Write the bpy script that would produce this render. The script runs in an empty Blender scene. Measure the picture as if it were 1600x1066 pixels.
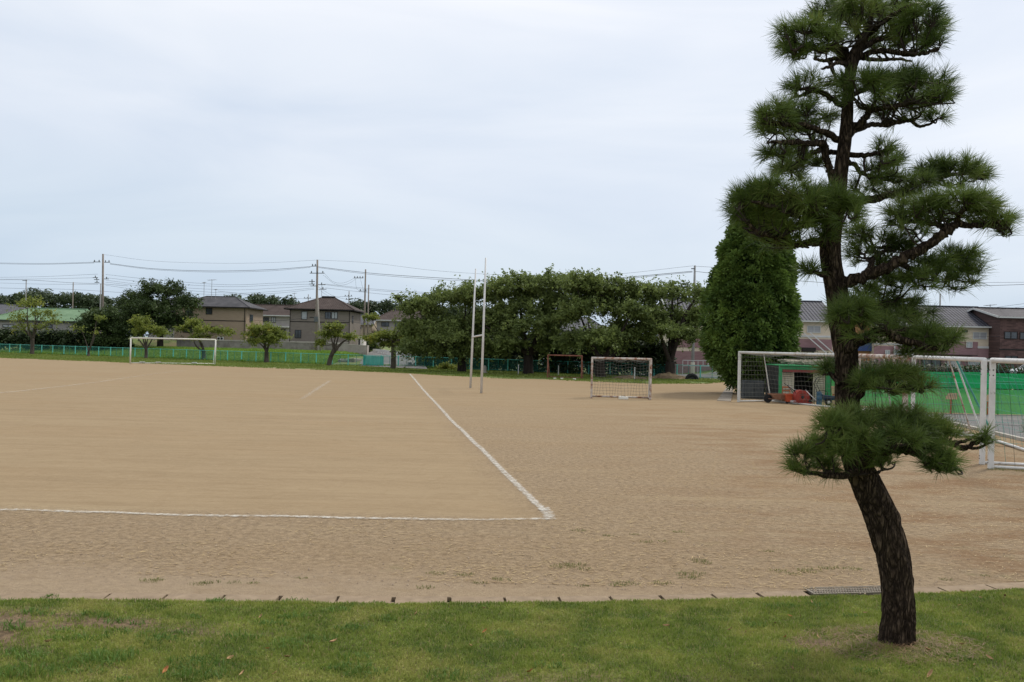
import bpy, math, random
import numpy as np
from mathutils import Vector, Matrix, Quaternion
R = math.radians
sc = bpy.context.scene
col = sc.collection

# ------------------------------------------------------------------ camera
FPX, CX, CY = 1291.0, 800.0, 533.0          # focal length and centre in photo pixels (1600 x 1066)
CAMZ, ROLL, PITCH = 2.57, 0.0226, 0.0043
F_ = Vector((0, math.cos(PITCH), math.sin(PITCH)))
U0 = Vector((0, -math.sin(PITCH), math.cos(PITCH)))
R_ = Vector((1, 0, 0)) * math.cos(ROLL) + U0 * math.sin(ROLL)
U_ = -Vector((1, 0, 0)) * math.sin(ROLL) + U0 * math.cos(ROLL)
cd = bpy.data.cameras.new('camera')
cam = bpy.data.objects.new('camera', cd)
col.objects.link(cam)
m4 = Matrix((R_, U_, -F_)).transposed().to_4x4()
m4.translation = Vector((0, 0, CAMZ))
cam.matrix_world = m4
cd.sensor_width = 36
cd.lens = 36 * FPX / 1600
cd.clip_start = 0.1
cd.clip_end = 5000
sc.camera = cam

def at(px, py, Y):
    """world point seen at photo pixel (px,py) at distance Y along the view"""
    d = R_ * ((px - CX) / FPX) + F_ + U_ * ((CY - py) / FPX)
    return Vector((0, 0, CAMZ)) + d * (Y / d.y)
def gnd(px, py, z=0.0):
    d = R_ * ((px - CX) / FPX) + F_ + U_ * ((CY - py) / FPX)
    return Vector((0, 0, CAMZ)) + d * ((z - CAMZ) / d.z)

# ------------------------------------------------------------------ sky and sun
SUN_EL, SUN_AZ = R(54), R(48)      # azimuth from +Y towards +X: sun is behind the trees, to the right
w = bpy.data.worlds.new('World'); sc.world = w; w.use_nodes = True
nt = w.node_tree; nt.nodes.clear()
def N(t, **k):
    n = nt.nodes.new(t)
    for a, b in k.items(): setattr(n, a, b)
    return n
L = nt.links.new
out = N('ShaderNodeOutputWorld')
sky = N('ShaderNodeTexSky', sky_type='NISHITA', sun_disc=False, sun_elevation=SUN_EL, sun_rotation=SUN_AZ)
bg1 = N('ShaderNodeBackground'); bg1.inputs['Strength'].default_value = 0.10
L(sky.outputs[0], bg1.inputs[0])
tc = N('ShaderNodeTexCoord'); sep = N('ShaderNodeSeparateXYZ'); L(tc.outputs['Generated'], sep.inputs[0])
mp = N('ShaderNodeMapping'); mp.inputs['Scale'].default_value = (1.0, 1.0, 4.5); L(tc.outputs['Generated'], mp.inputs[0])
nz = N('ShaderNodeTexNoise'); nz.inputs['Scale'].default_value = 1.7; nz.inputs['Detail'].default_value = 7; nz.inputs['Distortion'].default_value = 0.6
nz.inputs['Roughness'].default_value = 0.5
L(mp.outputs[0], nz.inputs[0])
# base colour by elevation (+ a gentle lightening to the right where the cloud is thinner)
ad = N('ShaderNodeMath', operation='MULTIPLY_ADD'); L(sep.outputs['X'], ad.inputs[0]); ad.inputs[1].default_value = 0.10; L(sep.outputs['Z'], ad.inputs[2])
rp = N('ShaderNodeValToRGB'); L(ad.outputs[0], rp.inputs[0])
els = rp.color_ramp.elements
els[0].position = 0.0; els[0].color = (0.54, 0.645, 0.77, 1)
els[1].position = 0.50; els[1].color = (0.885, 0.905, 0.965, 1)
for p, c in ((0.08, (0.61, 0.70, 0.80, 1)), (0.18, (0.715, 0.775, 0.865, 1)), (0.30, (0.815, 0.855, 0.92, 1))):
    e = els.new(p); e.color = c
rp2 = N('ShaderNodeValToRGB'); L(nz.outputs[0], rp2.inputs[0])
rp2.color_ramp.elements[0].position = 0.30; rp2.color_ramp.elements[0].color = (0.83, 0.875, 0.93, 1)
rp2.color_ramp.elements[1].position = 0.66; rp2.color_ramp.elements[1].color = (1.06, 1.045, 1.03, 1)
mu = N('ShaderNodeMix', data_type='RGBA', blend_type='MULTIPLY'); mu.inputs[0].default_value = 1.0
L(rp.outputs[0], mu.inputs[6]); L(rp2.outputs[0], mu.inputs[7])
bg2 = N('ShaderNodeBackground'); L(mu.outputs[2], bg2.inputs[0]); bg2.inputs['Strength'].default_value = 1.0
mx = N('ShaderNodeMixShader'); mx.inputs[0].default_value = 0.92
L(bg1.outputs[0], mx.inputs[1]); L(bg2.outputs[0], mx.inputs[2]); L(mx.outputs[0], out.inputs[0])

sd = bpy.data.lights.new('sun', 'SUN'); sd.energy = 2.1; sd.angle = R(11); sd.color = (1.0, 0.95, 0.87)
so = bpy.data.objects.new('sun', sd); col.objects.link(so)
sdir = Vector((math.sin(SUN_AZ) * math.cos(SUN_EL), math.cos(SUN_AZ) * math.cos(SUN_EL), math.sin(SUN_EL)))
so.rotation_euler = sdir.to_track_quat('Z', 'Y').to_euler()
sc.view_settings.view_transform = 'Standard'
try: sc.view_settings.look = 'None'
except Exception: pass
sc.view_settings.exposure = 0.14
sc.view_settings.gamma = 1.0
sc.cycles.max_bounces = 6
sc.cycles.transparent_max_bounces = 24

# ------------------------------------------------------------------ helpers
random.seed(7)
rng = np.random.default_rng(11)

def rgba(c): return (c[0], c[1], c[2], 1)
MATS = {}
def mat(name, c1, c2=None, scale=3.0, rough=0.85, bump=0.0, bscale=None, detail=5, metal=0.0, spec=0.3,
        stretch=(1, 1, 1), c3=None, c3scale=0.5, c3lo=0.5, c3hi=0.7, coords='Object', trans=0.0, alpha=1.0):
    """noise mottled principled material in object space"""
    if name in MATS: return MATS[name]
    m = bpy.data.materials.new(name); m.use_nodes = True
    t = m.node_tree; b = t.nodes['Principled BSDF']; ln = t.links.new
    b.inputs['Roughness'].default_value = rough; b.inputs['Metallic'].default_value = metal
    b.inputs['Specular IOR Level'].default_value = spec
    tc = t.nodes.new('ShaderNodeTexCoord'); mp = t.nodes.new('ShaderNodeMapping'); ln(tc.outputs[coords], mp.inputs[0])
    mp.inputs['Scale'].default_value = stretch
    nz = t.nodes.new('ShaderNodeTexNoise'); nz.inputs['Scale'].default_value = scale; nz.inputs['Detail'].default_value = detail
    nz.inputs['Roughness'].default_value = 0.6
    ln(mp.outputs[0], nz.inputs[0])
    r = t.nodes.new('ShaderNodeValToRGB'); ln(nz.outputs[0], r.inputs[0])
    r.color_ramp.elements[0].position = 0.33; r.color_ramp.elements[1].position = 0.67
    r.color_ramp.elements[0].color = rgba(c1); r.color_ramp.elements[1].color = rgba(c2 or c1)
    last = r.outputs[0]
    if c3:
        n3 = t.nodes.new('ShaderNodeTexNoise'); n3.inputs['Scale'].default_value = c3scale; n3.inputs['Detail'].default_value = 6
        n3.inputs['Roughness'].default_value = 0.65
        ln(tc.outputs[coords], n3.inputs[0])
        r3 = t.nodes.new('ShaderNodeMapRange'); r3.inputs[1].default_value = c3lo; r3.inputs[2].default_value = c3hi
        ln(n3.outputs[0], r3.inputs[0])
        mx = t.nodes.new('ShaderNodeMix'); mx.data_type = 'RGBA'
        ln(r3.outputs[0], mx.inputs[0]); ln(last, mx.inputs[6]); mx.inputs[7].default_value = rgba(c3); last = mx.outputs[2]
    ln(last, b.inputs['Base Color'])
    if bump:
        bp = t.nodes.new('ShaderNodeBump'); bp.inputs['Strength'].default_value = 1.0; bp.inputs['Distance'].default_value = bump
        if bscale:
            nb = t.nodes.new('ShaderNodeTexNoise'); nb.inputs['Scale'].default_value = bscale; nb.inputs['Detail'].default_value = 4
            ln(mp.outputs[0], nb.inputs[0]); ln(nb.outputs[0], bp.inputs['Height'])
        else: ln(nz.outputs[0], bp.inputs['Height'])
        ln(bp.outputs[0], b.inputs['Normal'])
    if alpha < 1: b.inputs['Alpha'].default_value = alpha
    MATS[name] = m
    return m

def leafmat(name, ca, cb, trans=0.35, rough=0.55, yellow=None, patch=0.6):
    """foliage: colour varies per leaf (attribute 'tint') and per clump (noise)"""
    if name in MATS: return MATS[name]
    m = bpy.data.materials.new(name); m.use_nodes = True
    t = m.node_tree; b = t.nodes['Principled BSDF']; ln = t.links.new
    b.inputs['Roughness'].default_value = rough; b.inputs['Specular IOR Level'].default_value = 0.25
    at_ = t.nodes.new('ShaderNodeAttribute'); at_.attribute_name = 'tint'
    tc = t.nodes.new('ShaderNodeTexCoord')
    nz = t.nodes.new('ShaderNodeTexNoise'); nz.inputs['Scale'].default_value = patch; nz.inputs['Detail'].default_value = 3
    ln(tc.outputs['Object'], nz.inputs[0])
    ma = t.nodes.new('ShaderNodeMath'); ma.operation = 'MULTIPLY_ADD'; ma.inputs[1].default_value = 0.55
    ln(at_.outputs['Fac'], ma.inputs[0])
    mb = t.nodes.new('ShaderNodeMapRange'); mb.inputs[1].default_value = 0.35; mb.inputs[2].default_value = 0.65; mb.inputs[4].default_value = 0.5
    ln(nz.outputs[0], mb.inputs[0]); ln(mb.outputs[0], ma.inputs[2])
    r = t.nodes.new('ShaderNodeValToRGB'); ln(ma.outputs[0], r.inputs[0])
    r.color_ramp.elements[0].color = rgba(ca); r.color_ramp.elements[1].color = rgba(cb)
    if yellow:
        r.color_ramp.elements[1].position = 0.8
        e = r.color_ramp.elements.new(1.0); e.color = rgba(yellow)
    ln(r.outputs[0], b.inputs['Base Color'])
    tr = t.nodes.new('ShaderNodeBsdfTranslucent'); ln(r.outputs[0], tr.inputs[0])
    mx = t.nodes.new('ShaderNodeMixShader'); mx.inputs[0].default_value = trans
    ln(b.outputs[0], mx.inputs[1]); ln(tr.outputs[0], mx.inputs[2]); ln(mx.outputs[0], t.nodes['Material Output'].inputs[0])
    MATS[name] = m
    return m

def tag(o, label=None, cat=None, group=None, kind=None):
    if label: o['label'] = label
    if cat: o['category'] = cat
    if group: o['group'] = group
    if kind: o['kind'] = kind
    return o
def empty(name, loc, label=None, cat=None, group=None, rz=0.0):
    o = bpy.data.objects.new(name, None); col.objects.link(o)
    o.location = loc; o.rotation_euler = (0, 0, rz); o.empty_display_size = 0.3
    return tag(o, label, cat, group)

def link_mesh(name, me, m=None, parent=None, smooth=False):
    o = bpy.data.objects.new(name, me); col.objects.link(o)
    if m is not None:
        for q in (m if isinstance(m, (list, tuple)) else [m]): me.materials.append(q)
    if parent is not None: o.parent = parent
    if smooth: me.polygons.foreach_set('use_smooth', np.ones(len(me.polygons), dtype=bool))
    return o

def np_mesh(name, V, faces_flat, nper, tint=None, smooth=False):
    """V (n,3) float; faces_flat int; nper verts per face (constant); tint per vertex"""
    me = bpy.data.meshes.new(name)
    V = np.asarray(V, dtype=np.float32); F = np.asarray(faces_flat, dtype=np.int32).ravel()
    nf = len(F) // nper
    me.vertices.add(len(V)); me.vertices.foreach_set('co', V.ravel())
    me.loops.add(len(F)); me.loops.foreach_set('vertex_index', F)
    me.polygons.add(nf); me.polygons.foreach_set('loop_start', np.arange(nf, dtype=np.int32) * nper)
    if smooth: me.polygons.foreach_set('use_smooth', np.ones(nf, dtype=bool))
    if tint is not None:
        a = me.attributes.new('tint', 'FLOAT', 'POINT'); a.data.foreach_set('value', np.asarray(tint, dtype=np.float32))
    me.update(calc_edges=True)
    return me

class MB:
    def __init__(s): s.v = []; s.f = []; s.m = []; s.mi = 0
    def add(s, vs, fs):
        n = len(s.v); s.v += [tuple(v) for v in vs]
        for f in fs: s.f.append(tuple(n + i for i in f)); s.m.append(s.mi)
        return s
    def box(s, x0, y0, z0, x1, y1, z1):
        return s.add([(x0,y0,z0),(x1,y0,z0),(x1,y1,z0),(x0,y1,z0),(x0,y0,z1),(x1,y0,z1),(x1,y1,z1),(x0,y1,z1)],
                     [(0,3,2,1),(4,5,6,7),(0,1,5,4),(1,2,6,5),(2,3,7,6),(3,0,4,7)])
    def bar(s, a, b, w, h, up=(0,0,1)):
        """rectangular bar from a to b, w across, h along up"""
        a = Vector(a); b = Vector(b); d = (b - a).normalized(); u = Vector(up)
        if abs(d.dot(u)) > 0.98: u = Vector((0, 1, 0))
        r = d.cross(u).normalized(); u = r.cross(d).normalized()
        vs = []
        for p in (a, b):
            for q in ((-1,-1),(1,-1),(1,1),(-1,1)): vs.append(p + r * (q[0] * w / 2) + u * (q[1] * h / 2))
        return s.add(vs, [(0,1,2,3),(7,6,5,4),(0,4,5,1),(1,5,6,2),(2,6,7,3),(3,7,4,0)])
    def tube(s, pts, rad, n=8, cap=True, jit=0.0):
        pts = [Vector(p) for p in pts]
        if not isinstance(rad, (list, tuple)): rad = [rad] * len(pts)
        base = len(s.v); prev = None; vs = []
        for i, p in enumerate(pts):
            d = (pts[min(i + 1, len(pts) - 1)] - pts[max(i - 1, 0)])
            d = d.normalized() if d.length > 1e-9 else Vector((0, 0, 1))
            if prev is None:
                ref = Vector((0, 0, 1)) if abs(d.z) < 0.9 else Vector((1, 0, 0))
                u = d.cross(ref).normalized()
            else:
                u = (prev - d * prev.dot(d)).normalized()
            prev = u; w_ = d.cross(u)
            for k in range(n):
                a = 2 * math.pi * k / n
                rr = rad[i] * (1 + random.uniform(-jit, jit))
                vs.append(p + (u * math.cos(a) + w_ * math.sin(a)) * rr)
        fs = []
        for i in range(len(pts) - 1):
            for k in range(n):
                a = i * n + k; b = i * n + (k + 1) % n
                fs.append((a, b, b + n, a + n))
        if cap:
            fs.append(tuple(reversed(range(n)))); fs.append(tuple((len(pts) - 1) * n + k for k in range(n)))
        return s.add(vs, fs)
    def lathe(s, c, prof, n=16, axis='z'):
        c = Vector(c); vs = []; fs = []
        for (r, h) in prof:
            for k in range(n):
                a = 2 * math.pi * k / n
                if axis == 'z': vs.append(c + Vector((r * math.cos(a), r * math.sin(a), h)))
                elif axis == 'x': vs.append(c + Vector((h, r * math.cos(a), r * math.sin(a))))
                else: vs.append(c + Vector((r * math.cos(a), h, r * math.sin(a))))
        for i in range(len(prof) - 1):
            for k in range(n):
                a = i * n + k; b = i * n + (k + 1) % n
                fs.append((a, b, b + n, a + n))
        fs.append(tuple(reversed(range(n)))); fs.append(tuple((len(prof) - 1) * n + k for k in range(n)))
        return s.add(vs, fs)
    def build(s, name, m, parent=None, smooth=False, bevel=0.0, tint=None):
        me = bpy.data.meshes.new(name); me.from_pydata(s.v, [], s.f); me.update()
        ms = m if isinstance(m, (list, tuple)) else [m]
        o = link_mesh(name, me, ms, parent, smooth)
        if len(ms) > 1: me.polygons.foreach_set('material_index', s.m)
        if bevel:
            bv = o.modifiers.new('bevel', 'BEVEL'); bv.width = bevel; bv.segments = 2; bv.limit_method = 'ANGLE'
        return o

def spline(pts, n=6):
    """Catmull-Rom through points -> dense list"""
    P = [Vector(p) for p in pts]
    if len(P) < 3: return [P[0].lerp(P[-1], i / n) for i in range(n + 1)]
    P = [P[0] * 2 - P[1]] + P + [P[-1] * 2 - P[-2]]
    o = []
    for i in range(1, len(P) - 2):
        a, b, c, d = P[i-1:i+3]
        for k in range(n):
            t = k / n
            o.append(0.5 * ((2*b) + (c-a)*t + (2*a-5*b+4*c-d)*t*t + (3*b-a-3*c+d)*t**3))
    o.append(P[-2]); return o

# numpy value noise, 2D
_tab = rng.random((256, 256)).astype(np.float32)
def vnoise(x, y):
    x = np.asarray(x, dtype=np.float64); y = np.asarray(y, dtype=np.float64)
    xi = np.floor(x).astype(int); yi = np.floor(y).astype(int); fx = x - xi; fy = y - yi
    fx = fx*fx*(3-2*fx); fy = fy*fy*(3-2*fy)
    g = lambda i, j: _tab[i & 255, j & 255]
    return (g(xi,yi)*(1-fx)*(1-fy)+g(xi+1,yi)*fx*(1-fy)+g(xi,yi+1)*(1-fx)*fy+g(xi+1,yi+1)*fx*fy)
def fbm(x, y, o=4):
    s = 0; a = 0.5; n = 0
    for k in range(o):
        s = s + a * vnoise(x * 2**k + 17 * k, y * 2**k + 31 * k); n += a; a *= 0.5
    return s / n
def sstep(a, b, x): t = np.clip((x - a) / (b - a), 0, 1); return t*t*(3-2*t)
# ------------------------------------------------------------------ ground
def terrain_z(x, y):
    x = np.asarray(x, dtype=float); y = np.asarray(y, dtype=float)
    fy = 79.0 - 0.44 * x                                  # the boundary fence line
    t = y - fy
    xr = np.interp(y, [80, 84, 97, 110, 125, 145], [-16, -16.4, -18, -19.8, -21.8, -24.2])    # left edge of the road
    left = sstep(0.0, -2.5, x - xr)
    rise = 0.95 * sstep(1.5, 16, t) + 1.1 * sstep(119.3, 121.3, y)
    roadz = np.interp(y, [84, 97, 110, 125, 145], [-0.03, 0.38, 0.68, 0.93, 1.05]) * sstep(6, -4, x - xr - 3)
    z = rise * left + roadz * (1 - left) * (x < 5)
    right = sstep(18, 22, x)
    z = z + right * 0.6 * sstep(38, 52, y) * (1 - left)
    z = z + (1 - left) * 0.0
    return z - 0.02

xs = np.concatenate([np.linspace(-1500, -160, 12)[:-1], np.arange(-160, 120, 2.0), np.linspace(120, 1500, 12)])
ys = np.concatenate([np.linspace(-60, 8, 6)[:-1], np.arange(8, 240, 2.0), np.linspace(240, 2500, 14)])
def grid_mesh(name, xs, ys, zf):
    X, Y = np.meshgrid(xs, ys); Z = zf(X, Y)
    nx, ny = len(xs), len(ys)
    V = np.stack([X.ravel(), Y.ravel(), Z.ravel()], 1)
    i = (np.arange(ny - 1)[:, None] * nx + np.arange(nx - 1)[None, :]).ravel()
    F = np.stack([i, i + 1, i + nx + 1, i + nx], 1)
    return np_mesh(name, V, F, 4, smooth=True)
def low_front(X, Y):
    return terrain_z(X, Y) - 0.3 * (Y < 9)
m_rough = mat('rough_ground', (0.075, 0.115, 0.022), (0.16, 0.20, 0.05), scale=0.9, bump=0.05, bscale=4, c3=(0.20, 0.16, 0.08), c3scale=0.35, c3lo=0.5, c3hi=0.68)
ground = link_mesh('ground', grid_mesh('ground', xs, ys, low_front), m_rough); tag(ground, kind='structure')

# ---- dirt playing field: one sheet, 16 mm above the ground
def field_far(x):      # far edge of the dirt, world
    pts = [(-90, 96), (-53, 86), (-27.5, 76), (-8.5, 69), (-3, 63.5), (6, 61), (10, 59.5), (14.5, 62), (17, 66), (19, 66)]
    return np.interp(x, [p[0] for p in pts], [p[1] for p in pts])
EDGE = [(-400,938,0),(0,935,0),(100,932,0),(300,934,0),(600,938,0),(900,936,0),(1100,932,0),(1200,929,0),(1400,925,0),(1600,915,0),(2000,895,0)]
_e = [gnd(a, b, 0.058) for a, b, _ in EDGE]
def lawn_edge(x): return np.interp(x, [p.x for p in _e], [p.y for p in _e])
def sheet(name, xcols, y0f, y1f, ny, z, m, jit=0.0, pw=2.2, zf=None):
    xc = np.asarray(xcols, dtype=float); V = []
    t = np.linspace(0, 1, ny) ** pw
    y0 = y0f(xc) if callable(y0f) else np.full(len(xc), float(y0f)); y1 = y1f(xc) if callable(y1f) else np.full(len(xc), float(y1f))
    if jit: y1 = y1 + (fbm(xc * 0.45, xc * 0 + 3.3, 4) - 0.5) * jit
    X = np.repeat(xc[None, :], ny, 0); Y = y0[None, :] + (y1 - y0)[None, :] * t[:, None]
    Z = np.full(X.shape, float(z)) if zf is None else zf(X, Y)
    nx = len(xc); V = np.stack([X.ravel(), Y.ravel(), Z.ravel()], 1)
    i = (np.arange(ny - 1)[:, None] * nx + np.arange(nx - 1)[None, :]).ravel()
    F = np.stack([i, i + 1, i + nx + 1, i + nx], 1)
    me = np_mesh(name, V, F, 4, smooth=True)
    o = link_mesh(name, me, m); tag(o, kind='structure')
    return o

def dirt_material():
    m = bpy.data.materials.new('dirt'); m.use_nodes = True
    t = m.node_tree; b = t.nodes['Principled BSDF']; ln = t.links.new
    b.inputs['Roughness'].default_value = 0.95; b.inputs['Specular IOR Level'].default_value = 0.1
    tc = t.nodes.new('ShaderNodeTexCoord'); P = tc.outputs['Object']
    def noise(scale, st=(1,1,1), det=5, rough=0.6, dist=0.0):
        mp = t.nodes.new('ShaderNodeMapping'); ln(P, mp.inputs[0]); mp.inputs['Scale'].default_value = st
        n = t.nodes.new('ShaderNodeTexNoise'); n.inputs['Scale'].default_value = scale; n.inputs['Detail'].default_value = det
        n.inputs['Roughness'].default_value = rough; n.inputs['Distortion'].default_value = dist; ln(mp.outputs[0], n.inputs[0]); return n.outputs[0]
    def rng_(v, lo, hi, a=0.0, b_=1.0):
        r = t.nodes.new('ShaderNodeMapRange'); r.inputs[1].default_value = lo; r.inputs[2].default_value = hi
        r.inputs[3].default_value = a; r.inputs[4].default_value = b_; ln(v, r.inputs[0]); return r.outputs[0]
    def math_(op, a, b_=None, c=None):
        n = t.nodes.new('ShaderNodeMath'); n.operation = op
        for i, q in enumerate((a, b_, c)):
            if q is None: continue
            if isinstance(q, (int, float)): n.inputs[i].default_value = q
            else: ln(q, n.inputs[i])
        return n.outputs[0]
    def mix(f, a, b_):
        n = t.nodes.new('ShaderNodeMix'); n.data_type = 'RGBA'
        if isinstance(f, (int, float)): n.inputs[0].default_value = f
        else: ln(f, n.inputs[0])
        for i, q in ((6, a), (7, b_)):
            if isinstance(q, tuple): n.inputs[i].default_value = rgba(q)
            else: ln(q, n.inputs[i])
        return n.outputs[2]
    sp = t.nodes.new('ShaderNodeSeparateXYZ'); ln(P, sp.inputs[0])
    wob = math_('MULTIPLY_ADD', noise(0.5), 1.6, -0.8)
    # inside of the marked pitch (rolled, paler): x < 0.5-0.163*(y-12.5), y > 12.1
    e1 = math_('ADD', math_('SUBTRACT', 2.54, math_('MULTIPLY', sp.outputs['Y'], 0.163)), math_('MULTIPLY', wob, 0.5))
    inx = rng_(math_('SUBTRACT', e1, sp.outputs['X']), -0.4, 0.6)
    iny = rng_(math_('SUBTRACT', sp.outputs['Y'], 12.25), -0.25, 0.25)
    inside = math_('MULTIPLY', inx, iny)
    far = rng_(sp.outputs['Y'], 18.0, 40.0)          # worn, evenly trodden soil away from the edge strip
    inside2 = math_('MAXIMUM', math_('MULTIPLY', inside, 0.85), math_('MULTIPLY', far, 0.75))
    fine = noise(11, (0.9, 1, 1), 8, 0.8)
    fine2 = noise(55, (1, 1, 1), 3, 0.7)
    big = noise(0.35, (1, 1, 1), 5)
    streak = noise(1.0, (0.22, 2.0, 1), 7, 0.75)
    rough_c = mix(rng_(fine, 0.34, 0.66), (0.150, 0.107, 0.066), (0.39, 0.292, 0.180))
    smooth_c = mix(rng_(streak, 0.3, 0.7), (0.262, 0.190, 0.108), (0.335, 0.250, 0.147))
    straw = math_('MULTIPLY', rng_(noise(16, (0.5, 1.8, 1), 6, 0.75, 1.2), 0.60, 0.68), rng_(big, 0.40, 0.6))
    rough_c = mix(math_('MULTIPLY', straw, 0.8), rough_c, (0.46, 0.345, 0.175))
    # browner litter patches on the right
    brn = math_('MULTIPLY', rng_(noise(0.6, (0.6, 1.3, 1), 8, 0.75), 0.46, 0.60), rng_(sp.outputs['X'], 1.5, 6.0))
    rough_c = mix(math_('MULTIPLY', brn, 0.75), rough_c, (0.19, 0.105, 0.05))
    # paler dusty strip along the gutter
    dust = rng_(math_('ADD', sp.outputs['Y'], math_('MULTIPLY', wob, 0.5)), 9.6, 8.7)
    rough_c = mix(math_('MULTIPLY', dust, 0.6), rough_c, (0.34, 0.26, 0.175))
    c = mix(inside2, rough_c, smooth_c)
    # trodden darker / lighter patches
    c = mix(math_('MULTIPLY', rng_(noise(0.12, (0.5, 1.5, 1), 6, 0.65), 0.5, 0.72), 0.35), c, (0.28, 0.185, 0.095))
    c = mix(math_('MULTIPLY', rng_(noise(0.22, (0.25, 2.5, 1), 7, 0.7), 0.56, 0.68), 0.45), c, (0.37, 0.285, 0.17))
    scf = rng_(noise(1.9, (0.8, 1.0, 1), 9, 0.78, 1.4), 0.50, 0.60)
    c = mix(math_('MULTIPLY', scf, 0.30), c, (0.23, 0.160, 0.088))
    scl = rng_(noise(2.7, (0.6, 1.2, 1), 9, 0.8, 2.2), 0.56, 0.62)
    c = mix(math_('MULTIPLY', scl, 0.28), c, (0.39, 0.30, 0.185))
    # rake lines parallel to the near touchline
    wv = t.nodes.new('ShaderNodeTexWave'); wv.bands_direction = 'Y'; wv.inputs['Scale'].default_value = 1.05; wv.inputs['Distortion'].default_value = 3.5
    wv.inputs['Detail'].default_value = 3; wv.inputs['Detail Scale'].default_value = 0.5
    mpw = t.nodes.new('ShaderNodeMapping'); mpw.inputs['Scale'].default_value = (0.12, 1, 1); ln(P, mpw.inputs[0]); ln(mpw.outputs[0], wv.inputs[0])
    rk = math_('MULTIPLY', math_('MULTIPLY', rng_(wv.outputs['Fac'], 0.82, 1.0), inside), rng_(noise(0.5, (0.15, 1, 1)), 0.4, 0.6))
    c = mix(math_('MULTIPLY', rk, 0.16), c, (0.26, 0.18, 0.095))
    # grain
    c = mix(math_('MULTIPLY', rng_(fine2, 0.56, 0.70), math_('SUBTRACT', 0.62, math_('MULTIPLY', inside2, 0.36))), c, (0.145, 0.095, 0.055))
    c = mix(math_('MULTIPLY', rng_(noise(38, (0.7, 1, 1), 3, 0.7), 0.60, 0.72), math_('SUBTRACT', 0.5, math_('MULTIPLY', inside2, 0.28))), c, (0.46, 0.37, 0.25))
    # sparse green weed stain near the lawn
    gr = math_('MULTIPLY', rng_(noise(1.3, (0.7, 1, 1), 7, 0.75), 0.60, 0.72), rng_(sp.outputs['Y'], 12.0, 9.0))
    gr2 = math_('MULTIPLY', gr, rng_(sp.outputs['X'], -3.5, 0.5, 0.35, 1.0))
    c = mix(math_('MULTIPLY', gr2, 0.55), c, (0.15, 0.175, 0.06))
    ln(c, b.inputs['Base Color'])
    bp = t.nodes.new('ShaderNodeBump'); bp.inputs['Strength'].default_value = 1.0; bp.inputs['Distance'].default_value = 0.024
    h = math_('ADD', math_('MULTIPLY', fine, math_('SUBTRACT', 1.0, math_('MULTIPLY', inside2, 0.75))), math_('MULTIPLY', streak, 0.35))
    h = math_('SUBTRACT', h, math_('MULTIPLY', rk, 0.25))
    h = math_('ADD', h, math_('MULTIPLY', fine2, 0.12))
    ln(h, bp.inputs['Height']); ln(bp.outputs[0], b.inputs['Normal'])
    return m
m_dirt = dirt_material()
xc = np.concatenate([np.arange(-92, -12, 1.0), np.arange(-12, 18, 0.25), np.linspace(18, 20, 3)])
def kerb_x(y): return np.interp(y, [0, 25, 27, 36, 60], [15.3, 15.5, 15.8, 17.0, 19.5])
def dirt_z(X, Y): return 0.0 + (fbm(X * 0.8, Y * 0.8, 3) - 0.5) * 0.03 * (Y < 60)
slots_px = [(-6, 929), (82, 928), (172, 928), (262, 929), (352, 930), (441, 931), (530, 932), (618, 933), (705, 933.5), (790, 933.5), (875, 933), (955, 932), (1035, 930.5), (1115, 928.5), (1187, 926.5), (1260, 924)]
sp_ = [gnd(a, b, 0.02) for a, b in slots_px]
sp_ = [sp_[0] * 2 - sp_[1]] + sp_ + [gnd(1330, 922, 0.02), gnd(1395, 920, 0.02), gnd(1470, 918, 0.02), gnd(1545, 914, 0.02), gnd(1625, 909, 0.02)]
def gutter_far(x): return np.interp(x, [p.x for p in sp_], [p.y for p in sp_]) + 0.052
dirt = sheet('dirt_field', xc, gutter_far, field_far, 190, 0.0, m_dirt, jit=2.6, zf=dirt_z)

# chalk lines: worn strips, following the dirt's gentle unevenness
def chalk_material():
    m = bpy.data.materials.new('chalk'); m.use_nodes = True
    t = m.node_tree; b = t.nodes['Principled BSDF']; ln = t.links.new
    b.inputs['Base Color'].default_value = (0.66, 0.63, 0.56, 1); b.inputs['Roughness'].default_value = 1; b.inputs['Specular IOR Level'].default_value = 0.05
    a = t.nodes.new('ShaderNodeAttribute'); a.attribute_name = 'tint'
    tc = t.nodes.new('ShaderNodeTexCoord')
    n = t.nodes.new('ShaderNodeTexNoise'); n.inputs['Scale'].default_value = 9; n.inputs['Detail'].default_value = 8; n.inputs['Roughness'].default_value = 0.75
    ln(tc.outputs['Object'], n.inputs[0])
    s = t.nodes.new('ShaderNodeMath'); s.operation = 'ADD'; ln(a.outputs['Fac'], s.inputs[0])
    mr = t.nodes.new('ShaderNodeMapRange'); mr.inputs[1].default_value = 0.25; mr.inputs[2].default_value = 0.75; mr.inputs[3].default_value = -0.7; mr.inputs[4].default_value = 0.5
    ln(n.outputs[0], mr.inputs[0]); ln(mr.outputs[0], s.inputs[1])
    m2 = t.nodes.new('ShaderNodeMapRange'); m2.inputs[1].default_value = 0.20; m2.inputs[2].default_value = 1.15; ln(s.outputs[0], m2.inputs[0])
    ln(m2.outputs[0], b.inputs['Alpha'])
    return m
m_chalk = chalk_material()
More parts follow.
